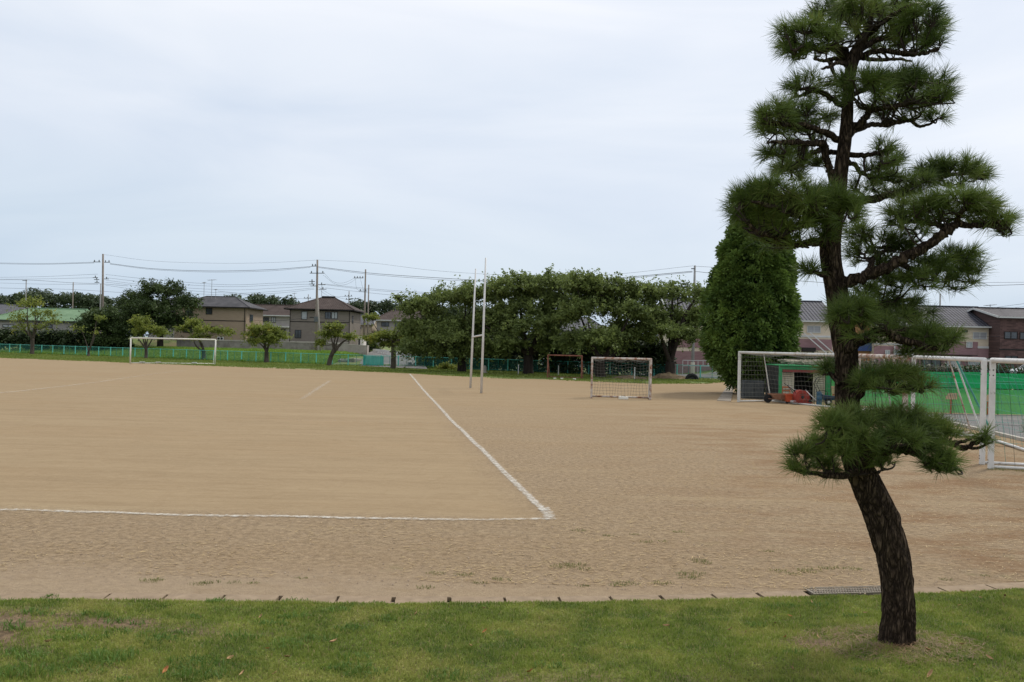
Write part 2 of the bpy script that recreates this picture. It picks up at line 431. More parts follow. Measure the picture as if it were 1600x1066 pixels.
def chalk(pxs, width_, strength, name='chalk_line', lift=0.012, ends=True):
    """pxs: photo pixels of the line's centre; strength list or float (1 = solid)"""
    P = [gnd(*p, 0.0) for p in pxs]; width = width_ * 1.25
    P = spline(P, 14)
    n = len(P)
    st = [q * 0.78 for q in (strength if isinstance(strength, (list, tuple)) else [strength] * 2)]
    across = [-1.9, -0.85, -0.4, 0.4, 0.85, 1.9]; fall = [-0.40, 0.20, 0.95, 0.95, 0.22, -0.35]
    V = []; T = []
    for i, p in enumerate(P):
        d = P[min(i+1, n-1)] - P[max(i-1, 0)]; d.z = 0; d.normalize(); r = Vector((d.y, -d.x, 0))
        s = float(np.interp(i / (n - 1), np.linspace(0, 1, len(st)), st))
        wob = (random.random() - 0.5) * width * 0.10
        for a, f in zip(across, fall):
            q = p + r * (a * width / 2 + wob)
            q.z = float(dirt_z(np.array(q.x), np.array(q.y))) + lift
            e = 0.0 if ends and i in (0, n - 1) else 1.0
            V.append(q); T.append(f * s * e + (0 if e else -0.6))
    F = []
    for i in range(n - 1):
        for k in range(5): F.append((i*6+k, i*6+k+1, (i+1)*6+k+1, (i+1)*6+k))
    o = link_mesh(name, np_mesh(name, V, F, 4, tint=T), m_chalk); tag(o, kind='structure'); return o
chalk([(-260, 794), (-100, 796), (0, 797.5), (90, 799), (180, 801.5), (260, 805), (330, 806.5), (420, 807), (500, 809), (640, 812), (740, 813), (800, 812), (864, 811.5)], 0.16, [0.85, 0.85, 0.8, 0.95, 0.85, 0.9, 0.95, 0.8, 0.75, 0.95])
chalk([(640, 584), (652, 598), (662, 610), (690, 640), (704, 656), (725, 676), (752, 702), (778, 728), (802, 752), (826, 776), (852, 800)], 0.17, [1.0, 1.0, 0.95, 1.0, 0.95, 0.95, 1.0])
chalk([(848, 792), (858, 806), (862, 813)], 0.22, [0.7, 0.95, 0.6])
chalk([(-80, 620), (0, 614), (80, 606), (150, 597.5), (230, 586), (292, 579)], 0.24, [0.75, 0.75, 0.65, 0.6, 0.5])
chalk([(516, 595), (500, 605), (468, 626)], 0.30, [0.6, 0.62, 0.5])
chalk([(180, 650), (330, 653), (450, 656), (590, 660), (700, 663)], 0.10, [0.25, 0.42, 0.3, 0.5, 0.42, 0.3])
chalk([(250, 652), (640, 596)], 0.05, [0.1, 0.2, 0.1])
for pp, wd, s in (([(1062, 640), (1078, 670), (1076, 710), (1048, 750), (1012, 790)], 0.05, 0.36), ([(1108, 640), (1120, 690), (1114, 740), (1110, 770), (1085, 798)], 0.05, 0.40),
                  ([(1180, 668), (1215, 720), (1290, 770), (1330, 800)], 0.10, 0.36), ([(1160, 700), (1190, 760), (1150, 850)], 0.10, 0.36),
                  ([(180, 872), (215, 866), (235, 860)], 0.10, 0.5), ([(240, 903), (262, 898), (285, 892)], 0.12, 0.5)):
    o = chalk(pp, wd, s, name='tyre_track')
    o.data.materials.clear(); o.data.materials.append(mat('x', (0, 0, 0)) if False else None)
    if 'straw_track' not in MATS:
        mm = m_chalk.copy(); mm.name = 'straw_track'; mm.node_tree.nodes['Principled BSDF'].inputs['Base Color'].default_value = (0.62, 0.47, 0.24, 1); MATS['straw_track'] = mm
    o.data.materials.clear(); o.data.materials.append(MATS['straw_track'])

_r = random.Random(21)
for k in range(26):
    px = _r.uniform(880, 1560) if k < 18 else _r.uniform(60, 860); py = _r.uniform(640, 890) if k < 18 else (_r.uniform(820, 900) if k % 2 else _r.uniform(680, 780)); s = (py - 545) / 250
    dx = _r.uniform(-1, 1) * 90 * s; dy = _r.uniform(-1, 1) * 22 * s
    o = chalk([(px - dx, py - dy), (px + _r.uniform(-12, 12) * s, py + _r.uniform(-6, 6) * s), (px + dx, py + dy)], _r.uniform(.06, .16), [0.15, _r.uniform(.25, .42), 0.1], name='scuff_mark')
    o.data.materials.clear(); o.data.materials.append(MATS['straw_track'])

# ---- road behind the fence, asphalt yard on the right, car park
m_asph = mat('asphalt', (0.115, 0.112, 0.108), (0.17, 0.165, 0.155), scale=1.6, bump=0.01, bscale=40, rough=0.92, c3=(0.24, 0.225, 0.195), c3scale=0.5, c3lo=0.5, c3hi=0.75)
def poly_sheet(name, pts, z, m, kind='structure'):
    mb = MB(); mb.add([(p[0], p[1], (p[2] if len(p) > 2 else z)) for p in pts], [tuple(range(len(pts)))])
    o = mb.build(name, m); tag(o, kind=kind); return o
yard = poly_sheet('asphalt_yard', [(15.6, 8), (60, 8), (60, 35.6), (17.0, 35.6), (15.85, 27), (15.6, 25)], 0.02, m_asph)
carpark = sheet('car_park', np.linspace(12, 80, 30), lambda x: 76.5 - 0.44 * np.minimum(x, 20) + (x < 20) * 0, 81.5, 12, 0, m_asph, zf=lambda X, Y: terrain_z(X, Y) + 0.05)
road_pts = [gnd(545, 575, 0.1), gnd(690, 580, 0.05)]
def road():
    mb = MB()
    L_ = [(560, 573, 84.5), (566, 562, 97), (572, 555, 110), (580, 550, 125), (590, 547, 145)]
    Rr = [(668, 577.5, 78.5), (662, 569, 88), (648, 561, 104), (620, 553, 121), (603, 549, 142)]
    v = []
    for a, b in zip(L_, Rr):
        v.append(at(a[0], a[1], a[2]) + Vector((0, 0, 0.06))); v.append(at(b[0], b[1], b[2]) + Vector((0, 0, 0.06)))
    mb.add(v, [(2*i, 2*i+1, 2*i+3, 2*i+2) for i in range(len(L_) - 1)])
    o = mb.build('road', m_asph); tag(o, kind='structure'); return o
road()

# ---- kerb along the yard and the concrete path by the conifer
m_conc = mat('concrete', (0.36, 0.33, 0.28), (0.48, 0.44, 0.375), scale=3, bump=0.006, bscale=30, rough=0.9, c3=(0.24, 0.21, 0.17), c3scale=1.5, c3lo=0.55, c3hi=0.75)
mb = MB()
for a, b in (((15.5, 15), (15.5, 25)), ((15.5, 25), (15.8, 27)), ((15.8, 27), (16.95, 35.8))):
    mb.bar((a[0], a[1], 0.03), (b[0], b[1], 0.03), 0.15, 0.14)
tag(mb.build('kerb', m_conc), kind='structure')
for i, (pa, pb) in enumerate((((1121, 1144), 625), ((1131, 1148), 612))):
    pass
sl = MB()
c0 = [gnd(1120, 627), gnd(1142, 628), gnd(1147, 604), gnd(1137, 603)]
for k in range(5):
    t0, t1 = k / 5 + 0.012, (k + 1) / 5 - 0.012
    q = [c0[0].lerp(c0[3], t0), c0[1].lerp(c0[2], t0), c0[1].lerp(c0[2], t1), c0[0].lerp(c0[3], t1)]
    sl.add([(p.x, p.y, -0.02) for p in q] + [(p.x, p.y, 0.035) for p in q], [(4,5,6,7),(0,1,5,4),(1,2,6,5),(2,3,7,6),(3,0,4,7)])
tag(sl.build('concrete_path', mat('path_concrete', (0.22, 0.185, 0.145), (0.31, 0.265, 0.21), scale=3, bump=.01, bscale=20)), kind='structure')
# ------------------------------------------------------------------ gutter, lawn
# concrete gutter with short covers and finger slots, along the lawn edge
gut = empty('gutter', (0, lawn_edge(0.0), 0), 'dusty concrete gutter of short covers with finger slots along the lawn edge', 'gutter')
m_gut = mat('gutter_concrete', (0.22, 0.163, 0.105), (0.32, 0.24, 0.158), scale=7, bump=0.004, bscale=60, rough=0.95, c3=(0.26, 0.19, 0.12), c3scale=2.0, c3lo=0.5, c3hi=0.7)
m_dark = mat('slot_shade', (0.012, 0.011, 0.010))
def cover_quad(a, b, y_near=-0.30, y_far=0.06, g=0.006):
    d = (b - a).normalized(); n = Vector((-d.y, d.x, 0)); a2 = a + d * g; b2 = b - d * g
    return [a2 + n * y_near, b2 + n * y_near, b2 + n * y_far, a2 + n * y_far]
for i in range(len(sp_) - 1):
    a, b = sp_[i], sp_[i + 1]
    if 16 <= i <= 17: continue                   # the steel grating sits here
    mb = MB(); d = (b - a).normalized(); n = Vector((-d.y, d.x, 0))
    # cover with a notch at its right end (half a finger slot each side)
    w_ = 0.024 if random.random() < 0.8 else 0.04
    pts = [a + d*0.003 - n*0.30, b - d*0.003 - n*0.30, b - d*0.003 - n*0.12, b - d*w_ - n*0.12, b - d*w_ + n*0.035, b - d*0.003 + n*0.035, b - d*0.003 + n*0.06, a + d*0.003 + n*0.06]
    mb.add([(p.x, p.y, -0.03) for p in pts] + [(p.x, p.y, 0.008 + random.uniform(-0.003, 0.005)) for p in pts],
           [tuple(range(8, 16))] + [(k, (k+1) % 8, (k+1) % 8 + 8, k + 8) for k in range(8)])
    mb.v = [(v[0] - gut.location.x, v[1] - gut.location.y, v[2]) for v in mb.v]
    mb.build('cover', m_gut, gut)
mb = MB()
for i in range(len(sp_) - 1):
    a, b = sp_[i] - gut.location, sp_[i+1] - gut.location
    mb.bar((a.x, a.y - 0.12, -0.034), (b.x, b.y - 0.12, -0.034), 0.34, 0.005)
mb.build('slot_shade_strip', m_dark, gut)  # flat dark strip painting the shade down in the finger slots

# steel grating
m_steel = mat('galvanised', (0.20, 0.17, 0.13), (0.30, 0.26, 0.20), scale=8, rough=0.55, metal=0.5)
ga, gb = gnd(1257, 917, 0.03), gnd(1379, 914, 0.03)
gd = (gb - ga); glen = gd.length; gd.normalize(); gn = Vector((-gd.y, gd.x, 0))
grat = empty('drain_grating', ga - Vector((0, 0, 0.045)), 'galvanised steel bar grating set in the gutter beside the pine trunk', 'grating', rz=math.atan2(gd.y, gd.x))
mb = MB(); gy0, gy1 = -0.20, 0.03
mb.box(0, gy0, 0.0, glen, gy0 + 0.012, 0.03); mb.box(0, gy1 - 0.012, 0.0, glen, gy1, 0.03)
mb.box(0, gy0 + .012, 0.0, 0.012, gy1 - .012, 0.03); mb.box(glen - 0.012, gy0 + .012, 0.0, glen, gy1 - .012, 0.03)
mb.build('frame', m_steel, grat)
mb = MB(); nb = 30
for k in range(1, nb):
    x = glen * k / nb
    mb.box(x - 0.006, gy0 + 0.012, 0.004, x + 0.006, gy1 - 0.012, 0.026)
for yy in (-0.13, -0.07, -0.01): mb.box(0.012, yy - 0.005, 0.006, glen - 0.012, yy + 0.005, 0.030)
mb.build('bars', m_steel, grat)

# lawn surface
def lawn_z(x, y):
    t = lawn_edge(x) - y
    hump = 0.055 * sstep(-0.05, 0.22, t)
    left = sstep(-3.2, -6.0, x)
    z = 0.01 + hump + 0.058 * np.maximum(t - 0.1, 0) + 0.10 * np.maximum(t - 3.3, 0) + 0.06 * left * sstep(0, 0.5, t)
    z = z + (fbm(x * 1.4, y * 1.4, 4) - 0.5) * 0.05 * sstep(0.1, 0.8, t)
    # small mound round the pine's foot
    z = z + 0.03 * np.exp(-((x - 3.2)**2 + (y - 6.86)**2) / 0.25)
    return z
def soil_mask(x, y):
    """bare, worn soil: 0 grass .. 1 soil"""
    def blob(cx, cy, rx, ry): return np.exp(-(((x - cx) / rx)**2 + ((y - cy) / ry)**2))
    m = 1.1 * blob(-4.45, 6.75, 0.75, 0.65) + 0.9 * blob(-3.3, 7.1, 0.7, 0.25) + 0.5 * blob(-2.4, 6.9, 0.6, 0.25) + 0.75 * blob(2.75, 6.85, 0.45, 0.14) + 0.6 * blob(3.1, 6.6, 0.3, 0.2) + 0.4 * blob(-3.2, 5.9, 0.6, 0.3)
    m = m + 0.35 * blob(0.7, 5.9, 1.2, 0.3) + 0.3 * blob(4.2, 6.2, 1.0, 0.3)
    return np.clip(m * 1.35 * fbm(x * 3.1, y * 3.1, 4) + 0.55 * (fbm(x * 1.3 + 9, y * 1.6, 4) - 0.56), 0, 1)
xs2 = np.arange(-11, 12.5, 0.07); 
def lawn_mesh():
    nx = len(xs2); ny = 150; t = np.linspace(0, 1, ny)
    X = np.repeat(xs2[None, :], ny, 0); e = lawn_edge(xs2) + (fbm(xs2 * 3, xs2 * 0, 4) - 0.5) * 0.10
    Y = -4 + (e[None, :] + 4) * (t[:, None] ** 0.45)
    Z = lawn_z(X, Y); Z[-1, :] = -0.02
    V = np.stack([X.ravel(), Y.ravel(), Z.ravel()], 1)
    i = (np.arange(ny - 1)[:, None] * nx + np.arange(nx - 1)[None, :]).ravel()
    F = np.stack([i, i + 1, i + nx + 1, i + nx], 1)
    return np_mesh('lawn', V, F, 4, smooth=True, tint=soil_mask(X, Y).ravel())
def lawn_mat(name, isblade):
    m = bpy.data.materials.new(name); m.use_nodes = True
    t = m.node_tree; b = t.nodes['Principled BSDF']; ln = t.links.new
    b.inputs['Roughness'].default_value = 0.8; b.inputs['Specular IOR Level'].default_value = 0.15
    tc = t.nodes.new('ShaderNodeTexCoord')
    def noise(s, d=4, r=0.6):
        n = t.nodes.new('ShaderNodeTexNoise'); n.inputs['Scale'].default_value = s; n.inputs['Detail'].default_value = d; n.inputs['Roughness'].default_value = r
        ln(tc.outputs['Object'], n.inputs[0]); return n.outputs[0]
    def mr(v, a, b_):
        n = t.nodes.new('ShaderNodeMapRange'); n.inputs[1].default_value = a; n.inputs[2].default_value = b_; ln(v, n.inputs[0]); return n.outputs[0]
    def mix(f, a, b_):
        n = t.nodes.new('ShaderNodeMix'); n.data_type = 'RGBA'; ln(f, n.inputs[0])
        for i, q in ((6, a), (7, b_)):
            if isinstance(q, tuple): n.inputs[i].default_value = rgba(q)
            else: ln(q, n.inputs[i])
        return n.outputs[2]
    c = mix(mr(noise(2.2, 6, 0.7), 0.38, 0.62), (0.070, 0.128, 0.018), (0.25, 0.30, 0.050))
    c = mix(mr(noise(1.1, 7, 0.75), 0.50, 0.68), c, (0.34, 0.31, 0.10))
    a = t.nodes.new('ShaderNodeAttribute'); a.attribute_name = 'tint'
    if isblade:
        c = mix(mr(a.outputs['Fac'], 0.0, 1.5), c, (0.32, 0.37, 0.09))
        c = mix(mr(a.outputs['Fac'], 0.90, 0.96), c, (0.36, 0.30, 0.14))
        tr = t.nodes.new('ShaderNodeBsdfTranslucent'); ln(c, tr.inputs[0])
        mx = t.nodes.new('ShaderNodeMixShader'); mx.inputs[0].default_value = 0.4
        ln(b.outputs[0], mx.inputs[1]); ln(tr.outputs[0], mx.inputs[2]); ln(mx.outputs[0], t.nodes['Material Output'].inputs[0])
    else:
        c = mix(mr(noise(60, 3), 0.45, 0.6), c, (0.10, 0.085, 0.04))
        c = mix(mr(a.outputs['Fac'], 0.12, 0.45), c, mix(mr(noise(18, 6, 0.7), 0.4, 0.62), (0.10, 0.068, 0.038), (0.235, 0.165, 0.092)))
        bp = t.nodes.new('ShaderNodeBump'); bp.inputs['Distance'].default_value = 0.03; ln(noise(45, 4), bp.inputs['Height']); ln(bp.outputs[0], b.inputs['Normal'])
    ln(c, b.inputs['Base Color'])
    return m
lawn = link_mesh('lawn', lawn_mesh(), lawn_mat('lawn_soil', False)); tag(lawn, kind='structure')

def blades(name, x, y, z, h, wd, m, lean=0.6, tint=None, label=None):
    n = len(x); ang = rng.random(n) * 2 * np.pi; la = rng.random(n) * 2 * np.pi; ll = rng.random(n) * lean * h
    ca, sa = np.cos(ang), np.sin(ang)
    V = np.zeros((n, 5, 3), dtype=np.float32)
    b0 = np.stack([x, y, z], 1)
    side = np.stack([ca * wd, sa * wd, 0 * x], 1)
    ld = np.stack([np.cos(la) * ll, np.sin(la) * ll, 0 * x], 1)
    V[:, 0] = b0 - side; V[:, 1] = b0 + side
    mid = b0 + ld * 0.35 + np.stack([0*x, 0*x, h * 0.6], 1)
    V[:, 2] = mid + side * 0.8; V[:, 3] = mid - side * 0.8
    V[:, 4] = b0 + ld + np.stack([0*x, 0*x, h * (1 - 0.35 * ll / (h + 1e-6))], 1)
    i = np.arange(n, dtype=np.int32)[:, None] * 5
    # quad + tri as three tris
    F = np.concatenate([i + np.array([[0, 1, 2]]), i + np.array([[0, 2, 3]]), i + np.array([[3, 2, 4]])], 1).reshape(-1, 3)
    tt = rng.random(n) if tint is None else tint
    o = link_mesh(name, np_mesh(name, V.reshape(-1, 3), F, 3, tint=np.repeat(tt, 5)), m)
    tag(o, kind='stuff')
    if label: tag(o, label, 'grass')
    return o
n = 300000
y = 4.6 + rng.random(n) ** 0.9 * 5.2; x = (rng.random(n) * 2 - 1) * (0.72 * y) + 0.3
k = (y < lawn_edge(x) - 0.01 + (fbm(x * 4, y * 4, 2) - 0.5) * 0.09)
x, y = x[k], y[k]; sm = soil_mask(x, y)
k = rng.random(len(x)) > sm * 1.9 - 0.05; x, y = x[k], y[k]
dens = fbm(x * 6, y * 6, 3); h = (0.018 + 0.030 * rng.random(len(x))) * (0.55 + dens * 0.95)
g1 = lawn_mat('grass_blade', True)
blades('lawn_grass', x, y, lawn_z(x, y) - 0.004, h, 0.0022 + 0.0018 * rng.random(len(x)), g1, lean=1.1, label='short mown green grass covering the foreground bank')
# coarser weeds in the lawn (tufts) and in the dirt near it
def tufts(cen, nb, rad, h, wd, zf):
    X = []; Y = []; H = []
    for cx_, cy_, s in cen:
        m_ = int(nb * s); a = rng.random(m_) * 2 * np.pi; r = rad * s * np.sqrt(rng.random(m_))
        X.append(cx_ + r * np.cos(a) * 1.4); Y.append(cy_ + r * np.sin(a) * 0.8); H.append(h * s * (0.5 + rng.random(m_)))
    X = np.concatenate(X); Y = np.concatenate(Y); H = np.concatenate(H)
    return X, Y, zf(X, Y), H, wd * (0.7 + rng.random(len(X)) * 0.6)
cen = []
for k_ in range(150):
    yy = random.uniform(5.4, 8.1); xx = random.uniform(-0.62 * yy, 0.62 * yy)
    if xx > -1.0 and random.random() < 0.65: continue
    cen.append((xx, yy, random.uniform(0.5, 1.1)))
for px, py, s in ((165, 1022, 1.8), (150, 1030, 1.5), (10, 970, 1.3), (60, 945, 1.0), (40, 1020, 1.2), (300, 1035, 1.3), (320, 1058, 1.4), (380, 985, 1.2), (700, 1058, 1.2), (450, 998, 1.0), (20, 1050, 1.5), (430, 960, 0.9)):
    g = gnd(px, py, 0.2); cen.append((g.x, g.y, s))
X, Y, Z, H, W_ = tufts(cen, 70, 0.10, 0.045, 0.0035, lawn_z)
blades('lawn_weed', X, Y, Z, H, W_, leafmat('weed', (0.07, 0.14, 0.02), (0.16, 0.26, 0.05), patch=1.5), lean=1.6, label='coarse weed tufts growing through the mown bank')
cen = []
for px, py, s in ((880, 886, 1.3), (900, 884, 1), (915, 890, .8), (1080, 898, 1.4), (1076, 904, 1), (980, 912, 1.2), (965, 914, .8), (1035, 912, 1), (1100, 880, 1), (1090, 876, .8), (905, 830, .9), (950, 838, .7), (1010, 848, .8), (1060, 832, .8), (1035, 847, .7), (990, 836, .6), (680, 896, .9), (725, 898, 1), (785, 905, .9), (750, 910, .7), (665, 918, .9), (1215, 893, .9), (1265, 893, 1.3), (1330, 890, 1), (1295, 888, 1), (1240, 898, .8), (235, 908, 1), (245, 906, .7), (310, 913, .9), (330, 910, .8), (365, 911, .7), (395, 912, .6), (470, 904, .6), (1200, 862, .7), (1560, 735, 2), (1585, 733, 2.2), (1600, 737, 2), (910, 915, .6), (1480, 905, .7), (1540, 900, .6)):
    g = gnd(px, py, 0.0); cen.append((g.x, g.y, s))
X, Y, Z, H, W_ = tufts(cen, 55, 0.09, 0.028, 0.003, lambda a, b: dirt_z(a, b))
blades('field_weed', X, Y, Z, H, W_, leafmat('weed2', (0.13, 0.14, 0.045), (0.27, 0.27, 0.10), patch=1.5), lean=1.8, label='sparse low weeds rooted in the bare dirt')
# dry straw litter on the rough dirt strip
n = 26000; yy = 8.9 + rng.random(n) ** 1.4 * 13; xx = (rng.random(n) * 2 - 1) * 0.66 * yy
den = fbm(xx * 0.9, yy * 0.9, 4) + 0.10 * (xx > 0.5)
k = (den > 0.52) & ~((xx < 2.54 - 0.163 * yy) & (yy > 12.2)) & (yy > lawn_edge(xx) + 0.3)
xx, yy = xx[k], yy[k]; nn = len(xx); ang = rng.normal(0, 0.7, nn); ln_ = 0.015 + 0.035 * rng.random(nn)
V = np.zeros((nn, 4, 3)); dx = np.cos(ang) * ln_; dy = np.sin(ang) * ln_; zz = dirt_z(xx, yy) + 0.008
V[:, 0] = np.stack([xx - dx, yy - dy, zz], 1); V[:, 2] = np.stack([xx + dx, yy + dy, zz + 0.006], 1)
V[:, 1] = np.stack([xx + dy * 0.10, yy - dx * 0.10, zz + 0.004], 1); V[:, 3] = np.stack([xx - dy * 0.10, yy + dx * 0.10, zz + 0.004], 1)
o = link_mesh('straw_litter', np_mesh('straw', V.reshape(-1, 3), np.arange(nn * 4), 4, tint=np.repeat(rng.random(nn), 4)), leafmat('straw', (0.26, 0.16, 0.075), (0.60, 0.45, 0.22), trans=0.1, patch=1.0))
tag(o, 'dry straw scattered over the rough dirt', 'straw', kind='stuff')

# pebbles and clods on the dirt strip
n = 4200; yy = 8.75 + rng.random(n) ** 1.5 * 8; xx = (rng.random(n) * 2 - 1) * 0.66 * yy
k = ~((xx < 2.54 - 0.163 * yy) & (yy > 12.2)); xx, yy = xx[k], yy[k]; nn = len(xx)
r = 0.004 + 0.009 * rng.random(nn) ** 3
octv = np.array([(1,0,0),(0,1,0),(-1,0,0),(0,-1,0),(0,0,1)], dtype=float)
V = (octv[None] * (r[:, None, None]) * (0.7 + 0.6 * rng.random((nn, 5, 1)))) + np.stack([xx, yy, dirt_z(xx, yy) + r * 0.1 + 0.004], 1)[:, None, :]
i = np.arange(nn)[:, None] * 5
F = np.concatenate([i + np.array([[0, 1, 4]]), i + np.array([[1, 2, 4]]), i + np.array([[2, 3, 4]]), i + np.array([[3, 0, 4]])], 1).reshape(-1, 3)
o = link_mesh('gravel', np_mesh('gravel', V.reshape(-1, 3), F, 3, tint=np.repeat(rng.random(nn), 5)), leafmat('gravel', (0.13, 0.09, 0.06), (0.42, 0.33, 0.24), trans=0.0, rough=0.9, patch=3))
tag(o, 'small pebbles and clods on the dirt', 'gravel', kind='stuff')

# brown pine needles shed round the pine's foot
n = 1300; a_ = rng.random(n) * 2 * np.pi; r_ = 0.12 + 0.50 * rng.random(n) ** 0.9
xx = 3.16 + r_ * np.cos(a_) * 1.3; yy = 6.80 + r_ * np.sin(a_) * 0.8; ang = rng.random(n) * np.pi; ln_ = 0.035 + 0.035 * rng.random(n)
V = np.zeros((n, 4, 3)); dx = np.cos(ang) * ln_; dy = np.sin(ang) * ln_; zz = lawn_z(xx, yy) + 0.015 + 0.012 * rng.random(n)
V[:, 0] = np.stack([xx - dx, yy - dy, zz], 1); V[:, 2] = np.stack([xx + dx, yy + dy, zz + 0.008], 1)
V[:, 1] = np.stack([xx + dy * 0.04, yy - dx * 0.04, zz + 0.004], 1); V[:, 3] = np.stack([xx - dy * 0.04, yy + dx * 0.04, zz + 0.004], 1)
o = link_mesh('needle_litter', np_mesh('needle_litter', V.reshape(-1, 3), np.arange(n * 4), 4, tint=np.repeat(rng.random(n), 4)), leafmat('needle_litter', (0.11, 0.06, 0.03), (0.27, 0.17, 0.085), trans=0.1, patch=2.0))
tag(o, 'brown shed pine needles around the foot of the pine', 'needles', kind='stuff')
# fallen leaves on the lawn, each a curled leaf
def leaf_mesh(seed):
    rd = random.Random(seed); V = []; n_ = 7
    for i_ in range(n_ + 1):
        t_ = i_ / n_; wd = 0.5 * math.sin(math.pi * min(1, t_ * 0.97 + 0.02)) ** 0.8 * (1 - 0.25 * t_); x_ = (t_ - 0.5) * 2
        c = rd.uniform(0.25, 0.5)
        V += [(x_, -wd, c * wd + 0.22 * x_ * x_), (x_, 0, 0.22 * x_ * x_ - 0.06), (x_, wd, c * wd + 0.18 * x_ * x_)]
    F = []
    for i_ in range(n_): F += [(3*i_, 3*i_+1, 3*i_+4, 3*i_+3), (3*i_+1, 3*i_+2, 3*i_+5, 3*i_+4)]
    me = bpy.data.meshes.new('fallen_leaf'); me.from_pydata(V, [], F); me.polygons.foreach_set('use_smooth', [True] * len(F)); return me
leaf_cols = {'tan': mat('leaf_tan', (0.33, 0.20, 0.10), (0.48, 0.31, 0.16), scale=3), 'orange': mat('leaf_orange', (0.40, 0.14, 0.05), (0.50, 0.22, 0.09), scale=3), 'brown': mat('leaf_brown', (0.16, 0.08, 0.04), (0.26, 0.14, 0.07), scale=3)}
leafme = {}
for ci, (cn, cm) in enumerate(leaf_cols.items()):
    leafme[cn] = leaf_mesh(ci); leafme[cn].materials.append(cm)
fl = [(75,1008,'tan',.045),(359,1034,'tan',.04),(418,1019,'orange',.035),(521,1008,'tan',.045),(448,1032,'brown',.035),(258,1053,'orange',.04),(378,1058,'tan',.035),(429,1058,'tan',.03),(407,968,'tan',.03),(650,963,'tan',.03),(757,991,'orange',.033),(828,1055,'orange',.04),(735,1014,'tan',.025),(1042,983,'tan',.045),(1165,992,'tan',.03),(1227,1000,'orange',.035),(1234,967,'orange',.03),(1250,967,'tan',.03),(1268,945,'tan',.035),(1238,1050,'brown',.035),(1449,1020,'tan',.035),(1503,1012,'tan',.045),(1523,1045,'tan',.045),(1452,1060,'tan',.055),(1546,1033,'tan',.04),(1543,1001,'tan',.03),(1352,962,'tan',.03),(1503,928,'tan',.035),(1532,938,'tan',.03),(1570,935,'brown',.035),(1211,979,'brown',.03),(1141,988,'brown',.03),(756,955,'brown',.03),(1278,1000,'tan',.025),(880,1030,'tan',.02),(1500,950,'tan',.025)]
wordf = {'tan': 'pale tan dead leaf', 'orange': 'rusty orange dead leaf', 'brown': 'dark brown dead leaf'}
ORD = ['first','second','third','fourth','fifth','sixth','seventh','eighth','ninth','tenth','eleventh','twelfth','thirteenth','fourteenth','fifteenth','sixteenth','seventeenth','eighteenth','nineteenth','twentieth','twenty-first','twenty-second','twenty-third','twenty-fourth','twenty-fifth','twenty-sixth']
fl.sort(key=lambda q: q[0]); cnt_ = {}
for i_, (px, py, cn, s) in enumerate(fl):
    cnt_[cn] = cnt_.get(cn, 0) + 1
    g = gnd(px, py, 0.15)
    for _ in range(6): g = gnd(px, py, float(lawn_z(np.array(g.x), np.array(g.y))))
    o = bpy.data.objects.new('fallen_leaf', leafme[cn]); col.objects.link(o)
    o.location = (g.x, g.y, g.z + 0.028); o.scale = (s * 0.8, s * random.uniform(.45, .8), s * random.uniform(.8, 1.6)); o.rotation_euler = (random.uniform(-.8, .8), random.uniform(-.7, .7), random.uniform(0, 6.28))
    tag(o, wordf[cn] + ' curled on the lawn, ' + ORD[cnt_[cn] - 1] + ' of its colour from the left', 'leaf', 'fallen leaves on the lawn')
# ------------------------------------------------------------------ trees
def spray_leaves(C, n_each, crad, size, centre, aspect=0.5):
    """leaves set along short outward and upward twigs, so the crown edge is feathery"""
    C = np.asarray(C, dtype=float); nC = len(C); k = 4                      # k twigs per cluster
    ax = C[:, None, :] - np.asarray(centre)[None, None, :]; ax = ax / (np.linalg.norm(ax, axis=2)[..., None] + 1e-6)
    ax = ax * 0.55 + rng.normal(size=(nC, k, 3)) * 0.55 + np.array([0, 0, 0.30]); ax /= np.linalg.norm(ax, axis=2)[..., None]
    L_ = (np.broadcast_to(crad, (nC,))[:, None] * (0.9 + 0.9 * rng.random((nC, k))))
    per = n_each // k; n = nC * k * per
    A = np.repeat(ax.reshape(-1, 3), per, 0); LL = np.repeat(L_.ravel(), per); cen = np.repeat(np.repeat(C, k, 0), per, 0)
    t = rng.random(n) * 1.15 - 0.15
    p = cen + A * (t * LL)[:, None] + rng.normal(size=(n, 3)) * (0.16 * LL * (1.15 - 0.6 * t))[:, None] * np.array([1, 1, 0.7])
    p[:, 2] -= 0.22 * LL * t * t
    nrm = rng.normal(size=(n, 3)) * 0.75 + np.array([0, 0, 0.8]); nrm /= np.linalg.norm(nrm, axis=1)[:, None]
    a = np.cross(nrm, rng.normal(size=(n, 3))); a /= np.linalg.norm(a, axis=1)[:, None]; b = np.cross(nrm, a)
    s = size * (0.6 + 0.8 * rng.random(n)); V = np.zeros((n, 4, 3))
    V[:, 0] = p - a * s[:, None]; V[:, 2] = p + a * s[:, None]
    V[:, 1] = p + b * (s * aspect)[:, None] + nrm * (s * 0.12)[:, None]; V[:, 3] = p - b * (s * aspect)[:, None] + nrm * (s * 0.12)[:, None]
    tint = np.repeat(np.clip(rng.random(n) * 0.6 + np.repeat(rng.random(nC * k), per) * 0.4, 0, 1), 4)
    return V.reshape(-1, 3), np.arange(n * 4).reshape(-1, 4), tint
